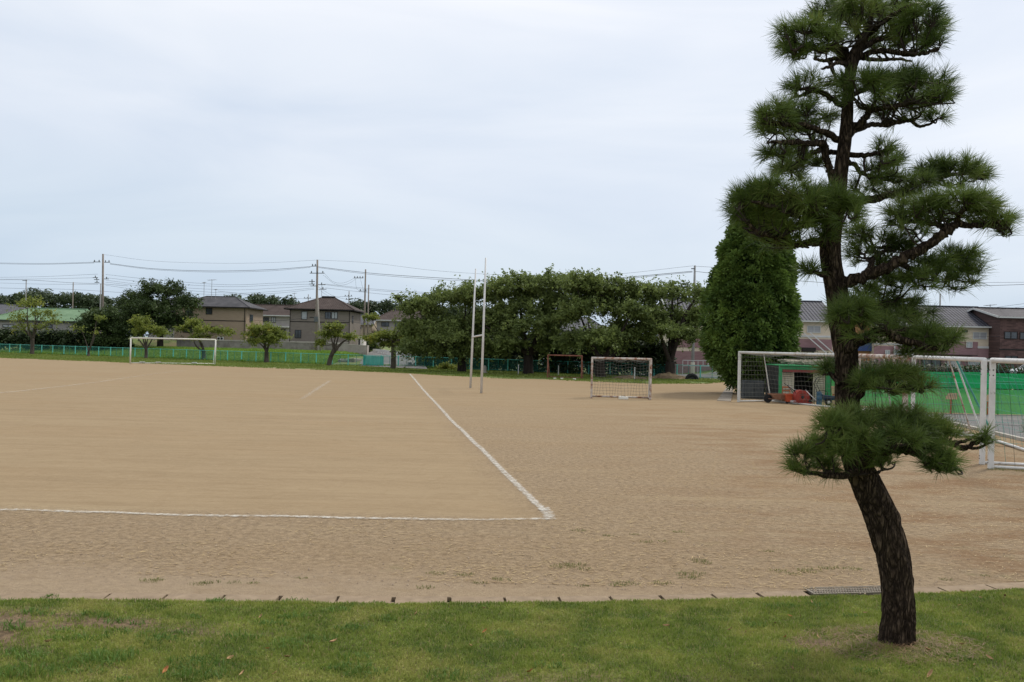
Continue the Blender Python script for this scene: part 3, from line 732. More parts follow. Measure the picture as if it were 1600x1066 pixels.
def quad_leaves(C, n_each, crad, size, flat=0.55, droop=0.0, aspect=0.5, rs=None):
    """leaf quads scattered round cluster centres; returns V, F, tint"""
    C = np.asarray(C, dtype=float); nC = len(C)
    n = nC * n_each
    cen = np.repeat(C, n_each, 0); cr = np.repeat(np.broadcast_to(crad, (nC,)), n_each)
    d = rng.normal(size=(n, 3)); d /= np.linalg.norm(d, axis=1)[:, None]
    r = (rng.random(n) ** 0.5) * cr
    p = cen + d * r[:, None] * np.array([1, 1, flat])
    p[:, 2] -= droop * (np.hypot(d[:, 0], d[:, 1]) * r)
    # leaf frame
    nrm = rng.normal(size=(n, 3)) * 0.65 + np.array([0, 0, 0.8]) + d * 0.35
    nrm /= np.linalg.norm(nrm, axis=1)[:, None]
    a = np.cross(nrm, rng.normal(size=(n, 3))); a /= np.linalg.norm(a, axis=1)[:, None]
    b = np.cross(nrm, a)
    s = size * (0.6 + 0.8 * rng.random(n))
    V = np.zeros((n, 4, 3))
    V[:, 0] = p - a * s[:, None]; V[:, 2] = p + a * s[:, None]
    V[:, 1] = p + b * (s * aspect)[:, None] + nrm * (s * 0.12)[:, None]; V[:, 3] = p - b * (s * aspect)[:, None] + nrm * (s * 0.12)[:, None]
    tint = np.repeat(np.clip(rng.random(n) * 0.7 + np.repeat(rng.random(nC), n_each) * 0.3, 0, 1), 4)
    return V.reshape(-1, 3), np.arange(n * 4).reshape(-1, 4), tint

M_BARK = mat('bark_grey', (0.045, 0.036, 0.028), (0.11, 0.09, 0.07), scale=4, stretch=(1, 1, 0.35), bump=0.03, rough=0.95)
M_BARKD = mat('bark_dark', (0.020, 0.015, 0.012), (0.05, 0.038, 0.03), scale=4, stretch=(1, 1, 0.35), bump=0.03, rough=0.95)
LM = {
 'cherry': leafmat('cherry_leaves', (0.072, 0.105, 0.030), (0.245, 0.305, 0.090), trans=0.45, patch=0.5),
 'young': leafmat('young_cherry_leaves', (0.075, 0.11, 0.018), (0.27, 0.31, 0.065), trans=0.42, yellow=(0.50, 0.42, 0.07), patch=0.9),
 'dark': leafmat('evergreen_leaves', (0.022, 0.042, 0.012), (0.095, 0.135, 0.04), trans=0.22, patch=0.4),
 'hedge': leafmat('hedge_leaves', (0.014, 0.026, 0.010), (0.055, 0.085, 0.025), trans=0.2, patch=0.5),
 'far': leafmat('far_leaves', (0.030, 0.050, 0.022), (0.085, 0.115, 0.050), trans=0.2, patch=0.12),
}
def tree(name, label, px, py, Y, crowns, leaf='cherry', trunk_w=0.5, fork=0.35, ncl=60, nle=90, lsize=0.16, crad=0.75, bark=None, limbs=14,
         zbase=None, forkpts=None, group=None, dep=0.85, flat=0.55, lean=0.0, droop=0.25, low=0.25):
    """a tree whose crown is a union of ellipsoids given as photo px (cx,cy,rx,ry[,dy metres]) at distance Y"""
    b = at(px, py, Y)
    if zbase is not None: b.z = zbase
    else: b.z = float(terrain_z(b.x, b.y)) if b.y > 76 - 0.44 * b.x else 0.0
    root = empty(name, b, label, 'tree', group)
    k = Y / FPX; CL = []; areas = [c[2] * c[3] for c in crowns]; tot = sum(areas)
    for c in crowns:
        cc = at(c[0], c[1], Y) - b; cc.y = (c[4] if len(c) > 4 else 0.0)
        m_ = max(3, int(ncl * (c[2] * c[3]) / tot))
        d = rng.normal(size=(m_, 3)); d /= np.linalg.norm(d, axis=1)[:, None]
        d[:, 2] = np.where(d[:, 2] < -low, -d[:, 2] * 0.7, d[:, 2])
        r = 0.30 + 0.70 * rng.random(m_) ** 0.6
        rx, rz = max(0.1, c[2] * k - crad * 0.55), max(0.08, c[3] * k - crad * 0.55)
        CL.append(np.array(cc) + d * r[:, None] * np.array([rx, rx * dep, rz]))
    CL = np.concatenate(CL)
    cr = crad * (0.6 + 0.8 * rng.random(len(CL)))
    V, F, T = spray_leaves(CL, nle, cr, lsize, (0, 0, CL[:, 2].mean() - 1.2))
    link_mesh('crown', np_mesh('crown', V, F, 4, tint=T), LM[leaf], root)
    # trunk and limbs
    mb = MB(); top = CL[:, 2].max()
    zf = top * fork; tw = trunk_w / 2
    fx = lean
    tp = [(0, 0, -0.15), (0.02, 0, zf * 0.15), (fx * 0.4, 0.05, zf * 0.6), (fx, 0, zf)]
    mb.tube(spline(tp, 4), list(np.interp(np.linspace(0, 1, 13), [0, 0.12, 0.6, 1], [tw * 1.45, tw * 1.05, tw * 0.9, tw * 0.85])), 9, jit=0.05)
    order = np.argsort(rng.random(len(CL)))[:limbs * 3]
    mains = []
    for q in range(limbs):
        c = Vector(CL[order[q]]) ; s0 = Vector((fx, 0, zf * random.uniform(0.8, 1.0)))
        if q >= 5 and mains:                         # grow from an earlier limb, the nearest one
            s0 = min((p for mm in mains for p in mm[2:]), key=lambda p: (p - c).length + (2 if p.z > c.z else 0))
        mid = s0.lerp(c, 0.5) + Vector((random.uniform(-.3, .3), random.uniform(-.3, .3), (c - s0).length * random.uniform(-0.12, 0.16)))
        P = spline([s0, mid, c], 5)
        r0 = tw * (0.52 if q < 5 else 0.22)
        mb.tube(P, list(np.linspace(r0, max(0.015, r0 * 0.22), len(P))), 6, jit=0.08)
        mains.append(P)
    allp = [p for mm in mains for p in mm[2:]]
    for q in order[limbs:]:
        c = Vector(CL[q]); s0 = min(allp, key=lambda p: (p - c).length)
        if (s0 - c).length < 2.6: mb.tube([s0, s0.lerp(c, 0.5) + Vector((0, 0, random.uniform(-.1, .15))), c], [0.035 * trunk_w * 1.4, 0.022 * trunk_w * 1.4, 0.010], 4)
    mb.build('trunk', bark or M_BARK, root, smooth=True)
    return root

# big cherries along the fence
G1 = 'big spreading cherry trees along the boundary fence'
tree('cherry_tree', 'leftmost big spreading cherry tree, just left of the rugby posts', 721, 580, 75, [(655,487,38,30,0), (700,475,52,30,1), (745,470,52,30,-1), (690,520,60,38,0), (750,520,52,38,0), (650,520,26,30), (700,550,50,20,-1), (650,548,26,22,-2), (748,548,40,24,-1.5), (700,530,50,26,-2), (625,470,10,12)], trunk_w=0.85, fork=0.20, ncl=520, nle=84, crad=0.72, lsize=0.13, limbs=22, bark=M_BARKD, group=G1)
tree('cherry_tree', 'big cherry tree with a thick trunk between the rugby posts and the rusty goal', 825, 584, 73, [(805,455,50,30,0), (850,450,52,32,1), (890,455,40,30,-1), (820,495,58,32,0), (780,500,40,30), (860,505,40,30,0), (790,540,44,26,-1.5), (860,540,34,24,-1), (830,515,50,26,-2.5), (870,480,36,26), (830,470,60,40,2), (800,520,50,30,2)], trunk_w=0.95, fork=0.19, ncl=520, nle=84, crad=0.72, lsize=0.13, limbs=26, bark=M_BARKD, group=G1)
tree('cherry_tree', 'big cherry tree behind the handball goal with net', 938, 588, 69, [(915,452,50,28,0), (960,460,50,30,1), (925,490,58,28,0), (980,495,35,25,-1), (890,500,30,25), (935,530,40,26,-2), (900,535,30,26,-1), (960,540,30,24,1), (970,520,34,30,2), (940,475,60,36,2)], trunk_w=0.9, fork=0.20, ncl=440, nle=84, crad=0.72, lsize=0.13, limbs=28, bark=M_BARKD, group=G1)
tree('cherry_tree', 'rightmost big cherry tree, rooted in the dirt mound beside the conifer', 1047, 587, 70, [(1010,465,42,27,0), (1055,465,45,28,1), (1090,470,18,28,-1), (1030,500,50,26,0), (1080,505,25,25), (1005,525,26,32,-1), (1070,530,34,28,0), (1040,520,34,20,-2), (1040,515,50,34,2), (1010,490,34,34,2), (1088,500,16,34)], trunk_w=0.95, fork=0.18, ncl=330, nle=80, crad=0.70, lsize=0.125, limbs=34, bark=M_BARKD, group=G1, low=0.4)
# young cherries in the grass strip
G2 = 'small cherry trees in the grass strip by the fence'
tree('small_tree', 'thin straggly cherry tree at the far left in front of the green roof', 50, 552.5, 103, [(45,478,36,16), (70,495,30,14), (30,500,24,12), (85,505,18,10), (50,515,30,14)], 'young', trunk_w=0.5, fork=0.3, ncl=80, nle=32, crad=0.7, lsize=0.13, limbs=24, group=G2)
tree('small_tree', 'nearly bare forked tree with a few leaves at the left of the fence', 138, 554.5, 100, [(122,515,12,4), (155,500,16,8), (148,520,10,5)], 'young', trunk_w=0.34, fork=0.12, ncl=14, nle=30, crad=0.5, lsize=0.13, limbs=12, group=G2)
tree('small_tree', 'small forked cherry tree behind the far goal near its left post', 228, 559.5, 96, [(222,505,20,12), (232,518,24,12), (250,522,14,8), (215,520,14,8)], 'young', trunk_w=0.4, fork=0.26, ncl=90, nle=40, crad=0.55, lsize=0.13, limbs=14, group=G2)
tree('small_tree', 'yellow-green cherry tree behind the right post of the far goal', 318, 561.5, 95, [(303,508,16,9), (325,518,26,8), (352,520,14,5), (285,515,12,5), (312,528,20,6)], 'young', trunk_w=0.5, fork=0.26, ncl=100, nle=40, crad=0.5, lsize=0.13, limbs=14, group=G2)
tree('small_tree', 'round bushy cherry tree with yellowing top right of the far goal', 416, 566.5, 90, [(410,518,30,12), (395,525,16,9), (430,528,26,11), (412,535,30,9)], 'young', trunk_w=0.55, fork=0.3, ncl=160, nle=44, crad=0.48, lsize=0.12, limbs=14, group=G2)
tree('small_tree', 'one-sided cherry tree beside the leaning utility pole', 514, 571, 84, [(522,513,20,7), (518,525,24,8), (545,528,16,5), (505,537,12,6)], 'young', trunk_w=0.5, fork=0.42, ncl=90, nle=40, crad=0.45, lsize=0.12, limbs=12, group=G2, lean=0.5)
tree('small_tree', 'spreading cherry tree beside the white guard rail', 614, 576, 79.5, [(605,528,30,12), (583,532,20,9), (635,530,24,13), (615,540,24,8), (580,498,16,6), (628,515,14,8)], 'young', trunk_w=0.55, fork=0.5, ncl=160, nle=44, crad=0.45, lsize=0.12, limbs=16, group=G2)
# behind the fence
tree('dark_tree', 'large dark evergreen in front of the tan house', 250, 541, 118, [(250,462,46,26,0), (215,480,34,26), (288,478,30,24), (235,505,48,30), (275,510,38,28), (205,510,20,28), (250,488,52,26,-1.5)], 'dark', trunk_w=0.9, fork=0.35, ncl=420, nle=80, crad=0.95, lsize=0.15, limbs=14, bark=M_BARKD)
tree('dark_tree', 'dense dark evergreen right of the green-roofed house', 160, 552, 113, [(160,500,38,18), (150,515,34,20), (180,520,26,24), (165,535,36,16)], 'dark', trunk_w=0.6, fork=0.35, ncl=300, nle=72, crad=0.8, lsize=0.15, limbs=10, bark=M_BARKD)

def bushes(name, label, cat, pts, Y, leaf, ncl, nle, crad, lsize, thick=1.2, zb=0.0, kind=None, flat=0.8, core=True):
    """hedge or scrub along photo points (px, top_py): filled from the ground to that height at distance Y (or per-point)"""
    a = at(pts[0][0], pts[0][1], pts[0][2] if len(pts[0]) > 2 else Y)
    root = empty(name, (a.x, a.y, zb), label, cat)
    tag(root, kind=kind)
    CL = []; P = []
    for q in pts:
        p = at(q[0], q[1], q[2] if len(q) > 2 else Y); P.append(p)
    P = np.array([tuple(p) for p in P]); seg = np.linspace(0, 1, len(P))
    t = rng.random(ncl)
    X = np.interp(t, seg, P[:, 0]); Yy = np.interp(t, seg, P[:, 1]); Z = np.interp(t, seg, P[:, 2])
    h = (Z - zb) ; u = rng.random(ncl) ** 0.8
    z = zb + (h - crad * flat * 0.7) * u
    CL = np.stack([X - a.x, Yy - a.y + rng.normal(size=ncl) * thick * 0.5, z - zb], 1)
    V, F, T = quad_leaves(CL, nle, crad * (0.6 + 0.8 * rng.random(ncl)), lsize, flat=flat)
    o = link_mesh('foliage', np_mesh('foliage', V, F, 4, tint=T), LM[leaf], root)
    return root
H_ = lambda x, y: float(terrain_z(x, y))
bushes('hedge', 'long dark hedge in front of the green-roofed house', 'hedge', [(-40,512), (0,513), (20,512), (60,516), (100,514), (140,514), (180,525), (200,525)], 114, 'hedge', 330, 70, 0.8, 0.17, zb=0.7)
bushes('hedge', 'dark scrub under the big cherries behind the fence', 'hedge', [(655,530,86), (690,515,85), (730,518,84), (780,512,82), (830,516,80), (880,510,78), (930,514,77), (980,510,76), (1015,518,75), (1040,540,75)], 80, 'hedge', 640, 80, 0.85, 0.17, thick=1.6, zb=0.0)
bushes('hedge', 'low dark bush between the retaining wall and the white guard rail', 'bush', [(572,533), (580,530), (590,536)], 128, 'hedge', 40, 60, 0.7, 0.16, zb=1.2)
bushes('bush', 'bright green bush behind the fence left of the rugby posts', 'bush', [(684,572,80), (692,565,80), (706,566,80), (716,574,80)], 80, 'young', 26, 60, 0.45, 0.11, thick=0.7, zb=0.0)
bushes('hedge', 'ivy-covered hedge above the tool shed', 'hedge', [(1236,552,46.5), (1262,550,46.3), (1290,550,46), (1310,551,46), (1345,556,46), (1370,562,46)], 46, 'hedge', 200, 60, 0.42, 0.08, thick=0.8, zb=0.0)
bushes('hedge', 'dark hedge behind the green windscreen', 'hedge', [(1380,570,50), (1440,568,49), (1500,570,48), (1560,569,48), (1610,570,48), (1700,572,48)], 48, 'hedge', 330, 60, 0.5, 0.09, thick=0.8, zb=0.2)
# far-off wood
def far_wood():
    root = empty('wood', at(0, 520, 235), 'far-off wood behind the houses', 'wood'); tag(root, kind='stuff'); b = root.location
    tops = [(-120,468),(-60,462),(-20,462),(0,460),(25,462),(50,455),(75,458),(100,462),(120,460),(150,464),(180,468),(210,472),(260,472),(330,470),(352,465),(372,463),(385,463),(398,462),(415,460),(425,463),(433,470),(443,466),(452,463),(462,474),(480,480),(528,478),(545,474),(558,470),(572,474),(585,471),(600,474),(612,472),(622,478),(640,476),(660,478),(700,480),(760,482),(800,490)]
    xs_ = np.array([q[0] for q in tops]); ys_ = np.array([q[1] for q in tops])
    C = []
    for k_ in range(1500):
        px = random.uniform(-130, 800); top = np.interp(px, xs_, ys_) + 1.5 + 4.5 * abs(math.sin(px * 0.13)) * random.random()
        hor = 525 + (px - 203) * 0.0226
        py = top + (hor - top) * random.random() ** 1.6
        p = at(px, py, 235 + random.uniform(-6, 12)) - b; C.append(tuple(p))
    V, F, T = quad_leaves(np.array(C), 70, 1.3 + rng.random(len(C)), 0.42, flat=0.75)
    link_mesh('foliage', np_mesh('wood', V, F, 4, tint=T), LM['far'], root)
far_wood()
# rough grass bank behind the fence
n = 90000; u = rng.random(n); xx = -70 + 66 * rng.random(n); tt = rng.random(n) ** 1.2 * 26 - 0.2
yy = 79.0 - 0.44 * xx + tt
k = (yy < 119); xx, yy = xx[k], yy[k]
k2 = ~((xx > -19.5) & (yy > 86)); xx, yy = xx[k2], yy[k2]
hh = (0.10 + 0.28 * rng.random(len(xx))) * (0.5 + 1.1 * fbm(xx * 0.5, yy * 0.5, 3))
o = blades('bank_grass', xx, yy, terrain_z(xx, yy), hh, 0.03 + 0.02 * rng.random(len(xx)), leafmat('bank_grass', (0.11, 0.21, 0.022), (0.25, 0.38, 0.06), trans=0.4, patch=0.3), lean=0.9, label='tall bright green grass on the bank behind the fence')
# short grass of the strip between dirt and fence
n = 70000; xx = -75 + 97 * rng.random(n); f1 = 79.0 - 0.44 * xx; f0 = field_far(xx) - 1.0
yy = f0 + (f1 + 0.2 - f0) * rng.random(n)
k = (fbm(xx * 0.5, yy * 0.5, 4) > 0.40) | (yy > f0 + 4.0); xx, yy = xx[k], yy[k]
blades('strip_grass', xx, yy, np.maximum(terrain_z(xx, yy), -0.02), 0.05 + 0.10 * rng.random(len(xx)), 0.03 + 0.02 * rng.random(len(xx)), leafmat('strip_grass', (0.11, 0.17, 0.025), (0.25, 0.29, 0.07), trans=0.35, patch=0.3), lean=0.9, label='short grass strip between the dirt field and the fence')

# conifer: a dense tapering mass of fan-like sprays
def conifer():
    Y = 48.0; b = at(1172, 614, Y); b.z = 0
    root = empty('conifer', b, 'tall dense dark green conifer behind the far net goal', 'tree')
    k = Y / FPX
    prof = [(614,8),(602,22),(588,38),(568,54),(545,68),(520,71),(495,70),(470,67),(440,61),(410,54),(380,45),(355,36),(330,25),(312,14),(300,4)]
    zs = np.array([(at(1176, q[0], Y).z) for q in prof]); rs = np.array([q[1] * k for q in prof])
    mb = MB(); mb.tube([(0, 0, -0.1), (0.05, 0, 1.5), (0.1, 0, 5), (0.1, 0, 10)], [0.32, 0.24, 0.16, 0.03], 10, jit=0.06)
    C = []; D = []
    nC = 1150
    z = zs.min() + 0.35 + (zs.max() - zs.min() - 0.35) * rng.random(nC) ** 1.0
    th = rng.random(nC) * 2 * np.pi
    r0 = np.interp(z, zs, rs)
    keep = rng.random(nC) < (0.25 + r0 / rs.max()); z, th, r0 = z[keep], th[keep], r0[keep]; nC = len(z)
    lump = 1.0 + 0.16 * (fbm(th * 2.2, z * 1.1, 3) - 0.5) * 2
    r = r0 * lump * (0.74 + 0.21 * rng.random(nC))
    shift = np.interp(z, [0, 5, 10.5], [-0.05, -0.12, 0.35])
    C = np.stack([r * np.cos(th) + shift, r * np.sin(th), z], 1)
    out_ = np.stack([np.cos(th), np.sin(th), 0 * th], 1)
    Vs = []; Ts = []
    nl = 115
    cen = np.repeat(C, nl, 0); od = np.repeat(out_, nl, 0); n = len(cen)
    # spray: flat leaflets fanning outward and a little upward from the clump centre
    d = od * 0.55 + rng.normal(size=(n, 3)) * 0.60 + np.array([0, 0, 0.38])
    d /= np.linalg.norm(d, axis=1)[:, None]
    ll = 0.13 + 0.13 * rng.random(n)
    crd = np.repeat(0.32 + 0.24 * rng.random(nC), nl)
    p = cen + d * (crd * (0.55 + 0.45 * rng.random(n)))[:, None]
    a = d * ll[:, None]; side = np.cross(d, rng.normal(size=(n, 3))); side /= np.linalg.norm(side, axis=1)[:, None]
    wd = (0.034 + 0.026 * rng.random(n))[:, None]
    V = np.zeros((n, 4, 3)); V[:, 0] = p; V[:, 1] = p + a * 0.5 + side * wd; V[:, 2] = p + a; V[:, 3] = p + a * 0.5 - side * wd
    V[:, 2, 2] -= 0.03
    T = np.repeat(np.clip(rng.random(n) * 0.5 + np.repeat(rng.random(nC), nl) * 0.5, 0, 1), 4)
    lm = leafmat('conifer_leaves', (0.022, 0.055, 0.010), (0.18, 0.27, 0.052), trans=0.25, patch=0.8)
    link_mesh('crown', np_mesh('crown', V.reshape(-1, 3), np.arange(n * 4), 4, tint=T), lm, root)
    # inner leaf fill, tint lowered to paint the shade between clumps
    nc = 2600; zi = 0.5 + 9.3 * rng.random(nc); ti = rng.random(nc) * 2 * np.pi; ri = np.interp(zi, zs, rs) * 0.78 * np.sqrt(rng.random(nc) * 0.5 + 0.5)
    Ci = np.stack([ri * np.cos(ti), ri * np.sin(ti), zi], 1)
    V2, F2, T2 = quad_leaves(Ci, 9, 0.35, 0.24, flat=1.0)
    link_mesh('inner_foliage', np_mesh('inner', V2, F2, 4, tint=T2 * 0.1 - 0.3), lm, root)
    for q in range(40):
        j = rng.integers(0, nC); c = C[j]
        mb.tube([(0.05, 0, c[2] * 0.8), tuple(c * np.array([0.5, 0.5, 0.93])), tuple(c)], [0.05, 0.03, 0.012], 5)
    mb.build('trunk', M_BARKD, root, smooth=True)
conifer()

# dirt mound at the foot of the last cherry, with the half-buried tyre beside it
m_mound = mat('mound_soil', (0.10, 0.065, 0.04), (0.24, 0.17, 0.10), scale=1.6, bump=0.12, bscale=4, rough=1.0, c3=(0.32, 0.24, 0.13), c3scale=0.7, c3lo=0.5, c3hi=0.65)
def mound(pa, pb, H, W, name):
    a, b = gnd(*pa), gnd(*pb); c = (a + b) / 2; Lx = (b - a).length / 2
    u = np.linspace(-1.3, 1.3, 60); v = np.linspace(-1.3, 1.3, 30); U, Vv = np.meshgrid(u, v)
    Z = H * np.exp(-(U**2 * 1.6 + Vv**2 * 2.2)) * (0.5 + 1.1 * fbm(U * 3 + 5, Vv * 3, 4)) - 0.06 * (U**2 + Vv**2)
    X = c.x + U * Lx; Yy = c.y + Vv * W
    Vx = np.stack([X.ravel(), Yy.ravel(), Z.ravel()], 1); nx, ny = 60, 30
    i = (np.arange(ny - 1)[:, None] * nx + np.arange(nx - 1)[None, :]).ravel()
    o = link_mesh(name, np_mesh(name, Vx, np.stack([i, i + 1, i + nx + 1, i + nx], 1), 4, smooth=True), m_mound)
    tag(o, kind='structure')
mound((1018, 592), (1072, 592), 0.5, 1.2, 'dirt_mound')
mound((955, 592), (1012, 592), 0.28, 1.0, 'dirt_mound')
# ------------------------------------------------------------------ boundary fence
M_TEAL = mat('teal_steel', (0.10, 0.47, 0.38), (0.16, 0.56, 0.47), scale=1.5, rough=0.5, spec=0.4)
M_TEALD = mat('teal_wire', (0.02, 0.19, 0.15), (0.04, 0.26, 0.20), scale=2, rough=0.6)
def wire_mat(name, c, pitch, wd, diag=False, tintc=None):
    """woven wire: alpha from a lattice in the panel's own UV-less coordinates (object x/z)"""
    m = bpy.data.materials.new(name); m.use_nodes = True; t = m.node_tree; b = t.nodes['Principled BSDF']; ln = t.links.new
    b.inputs['Base Color'].default_value = rgba(c); b.inputs['Roughness'].default_value = 0.6
    b.inputs['Alpha'].default_value = wd
    return m
M_MESH = wire_mat('fence_mesh', (0.04, 0.26, 0.20), 0.05, 0.24)
def fence_xy(t): x = -86 + t * 108; return x, 79.0 - 0.44 * x
def fence():
    x0, y0 = fence_xy(0); x1, y1 = fence_xy(1)
    z0 = 0.0
    root = empty('boundary_fence', (x0, y0, 0), 'long low teal mesh fence along the far side of the field', 'fence', rz=math.atan2(y1 - y0, x1 - x0))
    Lg = math.hypot(x1 - x0, y1 - y0); n = 58; st = Lg / n; Hh = 1.12
    pm = None; pt = None
    for i in range(n + 1):
        if pm is None:
            mb = MB(); mb.box(-0.05, -0.04, -0.1, 0.05, 0.04, Hh + 0.05); o = mb.build('post', M_TEAL, root, bevel=0.008); pm = o
        else:
            o = pm.copy(); col.objects.link(o); o.parent = root
        o.location = (i * st, 0, 0)
    for i in range(n):
        if pt is None:
            mb = MB(); mb.tube([(0, 0.0, 0), (0, 0.0, Hh - 0.03)], 0.022, 6); o = mb.build('stay', M_TEALD, root); pt = o
            if i > 40: break
        elif i < 41:
            o = pt.copy(); col.objects.link(o); o.parent = root
        else: continue
        o.location = ((i + 16.5) * st, 0.0, 0)
    mb = MB(); mb.tube([(0, 0, Hh), (Lg, 0, Hh)], 0.028, 6); mb.build('top_rail', M_TEAL, root)
    mb = MB(); mb.tube([(0, 0, 0.12), (Lg, 0, 0.12)], 0.018, 6); mb.build('bottom_rail', M_TEALD, root)
    # mesh: real crossing wires are below a pixel here; a thin half-open sheet with vertical and level wires on it
    mb = MB(); mb.add([(0, 0.045, 0.05), (Lg, 0.045, 0.05), (Lg, 0.045, Hh), (0, 0.045, Hh)], [(0, 1, 2, 3)])
    mb.build('mesh', M_MESH, root)
fence()
# teal netting hung on the fence and a small notice board
def on_fence(px, py): 
    # intersect ray with the fence's vertical plane
    d = R_ * ((px - CX) / FPX) + F_ + U_ * ((CY - py) / FPX)
    t = 79.0 / (d.y + 0.44 * d.x); return Vector((0, 0, CAMZ)) + d * t
a, b = on_fence(568, 562), on_fence(600, 574)
off = Vector((-0.40, -0.91, 0)) * 0.09
mb = MB(); N_ = 24
for i in range(N_ + 1):
    t = i / N_; p = Vector((a.x + (b.x - a.x) * t, a.y + (b.y - a.y) * t, 0)) + off * (1 + 0.8 * math.sin(i * 1.7))
    mb.v += [(p.x, p.y, 0.08), (p.x, p.y, 0.6), (p.x, p.y, 1.08 - 0.03 * math.sin(i * 0.9) ** 2)]
for i in range(N_):
    for k in range(2): mb.f.append((3*i+k, 3*i+3+k, 3*i+4+k, 3*i+1+k)); mb.m.append(0)
o = mb.build('hanging_net', mat('teal_net', (0.03, 0.36, 0.29), (0.06, 0.45, 0.36), scale=1.2, alpha=0.85), smooth=True)
tag(o, 'bright teal netting draped on the low boundary fence by the road', 'netting')
a, b = on_fence(532, 560.5), on_fence(542, 563.5)
root = empty('notice_board', (a.x, a.y - 0.12, b.z), 'small white notice board fixed to the teal fence top', 'sign')
mb = MB(); mb.box(0, -0.02, 0, (b - a).x, 0.01, a.z - b.z); mb.build('board', mat('white_board', (0.62, 0.62, 0.6), (0.7, 0.7, 0.68), rough=0.5), root)
mb = MB()
for q in range(2): mb.box(0.08, -0.024, 0.04 + q * 0.07, (b - a).x - 0.08, -0.021, 0.065 + q * 0.07)
mb.build('lettering', mat('grey_ink', (0.12, 0.12, 0.12)), root)

# ------------------------------------------------------------------ houses
M_GLASS = mat('window_glass', (0.03, 0.035, 0.04), (0.07, 0.08, 0.09), scale=0.7, rough=0.12, spec=0.7)
M_CURT = mat('curtained_glass', (0.30, 0.32, 0.33), (0.42, 0.44, 0.45), scale=2.0, rough=0.25, stretch=(6, 1, 0.3), spec=0.6)
M_FRD = mat('dark_frame', (0.025, 0.022, 0.02))
M_FRW = mat('white_frame', (0.55, 0.55, 0.53))
def roof_mat(name, c1, c2, freq, tiles=False, bumpd=0.04):
    m = mat(name, c1, c2, scale=0.8, rough=0.8, detail=8, spec=0.15); t = m.node_tree; ln = t.links.new; b = t.nodes['Principled BSDF']
    w1 = t.nodes.new('ShaderNodeTexWave'); w1.bands_direction = 'X'; w1.inputs['Scale'].default_value = freq
    tc = t.nodes.new('ShaderNodeTexCoord'); ln(tc.outputs['Object'], w1.inputs[0])
    bp = t.nodes.new('ShaderNodeBump'); bp.inputs['Distance'].default_value = bumpd
    if tiles:
        w2 = t.nodes.new('ShaderNodeTexWave'); w2.bands_direction = 'Z'; w2.wave_profile = 'SAW'; w2.inputs['Scale'].default_value = freq * 1.5; ln(tc.outputs['Object'], w2.inputs[0])
        ad = t.nodes.new('ShaderNodeMath'); ad.operation = 'ADD'; ln(w1.outputs['Fac'], ad.inputs[0]); ln(w2.outputs['Fac'], ad.inputs[1]); ln(ad.outputs[0], bp.inputs['Height'])
        b.inputs['Roughness'].default_value = 0.6; b.inputs['Specular IOR Level'].default_value = 0.25
        bc = b.inputs['Base Color'].links[0].from_socket
        mx = t.nodes.new('ShaderNodeMix'); mx.data_type = 'RGBA'; mx.blend_type = 'MULTIPLY'
        mr = t.nodes.new('ShaderNodeMapRange'); mr.inputs[1].default_value = 0.4; mr.inputs[2].default_value = 1.5; mr.inputs[3].default_value = 0.0; mr.inputs[4].default_value = 1
        ln(ad.outputs[0], mr.inputs[0]); mx.inputs[0].default_value = 1
        cr = t.nodes.new('ShaderNodeValToRGB'); cr.color_ramp.elements[0].color = (0.35, 0.35, 0.35, 1); cr.color_ramp.elements[1].color = (1.3, 1.3, 1.34, 1)  # tile grooves darkened and crests brightened in the colour, a painted glint
        ln(mr.outputs[0], cr.inputs[0]); ln(bc, mx.inputs[6]); ln(cr.outputs[0], mx.inputs[7]); ln(mx.outputs[2], b.inputs['Base Color'])
    else: ln(w1.outputs['Fac'], bp.inputs['Height'])
    ln(bp.outputs[0], b.inputs['Normal']); return m
def siding(name, c1, c2, pitch=0.4, brick=False):
    m = mat(name, c1, c2, scale=1.3, rough=0.85, detail=6, stretch=(1, 1, 3)); t = m.node_tree; ln = t.links.new; b = t.nodes['Principled BSDF']
    tc = t.nodes.new('ShaderNodeTexCoord')
    if brick:
        br = t.nodes.new('ShaderNodeTexBrick'); br.inputs['Scale'].default_value = 1.0; br.inputs['Brick Width'].default_value = 0.45; br.inputs['Row Height'].default_value = 0.15
        br.inputs['Mortar Size'].default_value = 0.012
        br.inputs['Color1'].default_value = (0.75, 0.75, 0.75, 1); br.inputs['Color2'].default_value = (1.35, 1.3, 1.3, 1); br.inputs['Mortar'].default_value = (0.8, 0.8, 0.8, 1)
        mp = t.nodes.new('ShaderNodeMapping'); mp.inputs['Rotation'].default_value = (R(90), 0, 0); ln(tc.outputs['Object'], mp.inputs[0]); ln(mp.outputs[0], br.inputs[0])
        bc = b.inputs['Base Color'].links[0].from_socket; mx = t.nodes.new('ShaderNodeMix'); mx.data_type = 'RGBA'; mx.blend_type = 'MULTIPLY'; mx.inputs[0].default_value = 1
        ln(bc, mx.inputs[6]); ln(br.outputs[0], mx.inputs[7]); ln(mx.outputs[2], b.inputs['Base Color'])
    else:
        w1 = t.nodes.new('ShaderNodeTexWave'); w1.bands_direction = 'Z'; w1.wave_profile = 'SAW'; w1.inputs['Scale'].default_value = 0.314 / pitch; ln(tc.outputs['Object'], w1.inputs[0])
        bp = t.nodes.new('ShaderNodeBump'); bp.inputs['Distance'].default_value = 0.015; ln(w1.outputs['Fac'], bp.inputs['Height']); ln(bp.outputs[0], b.inputs['Normal'])
    return m
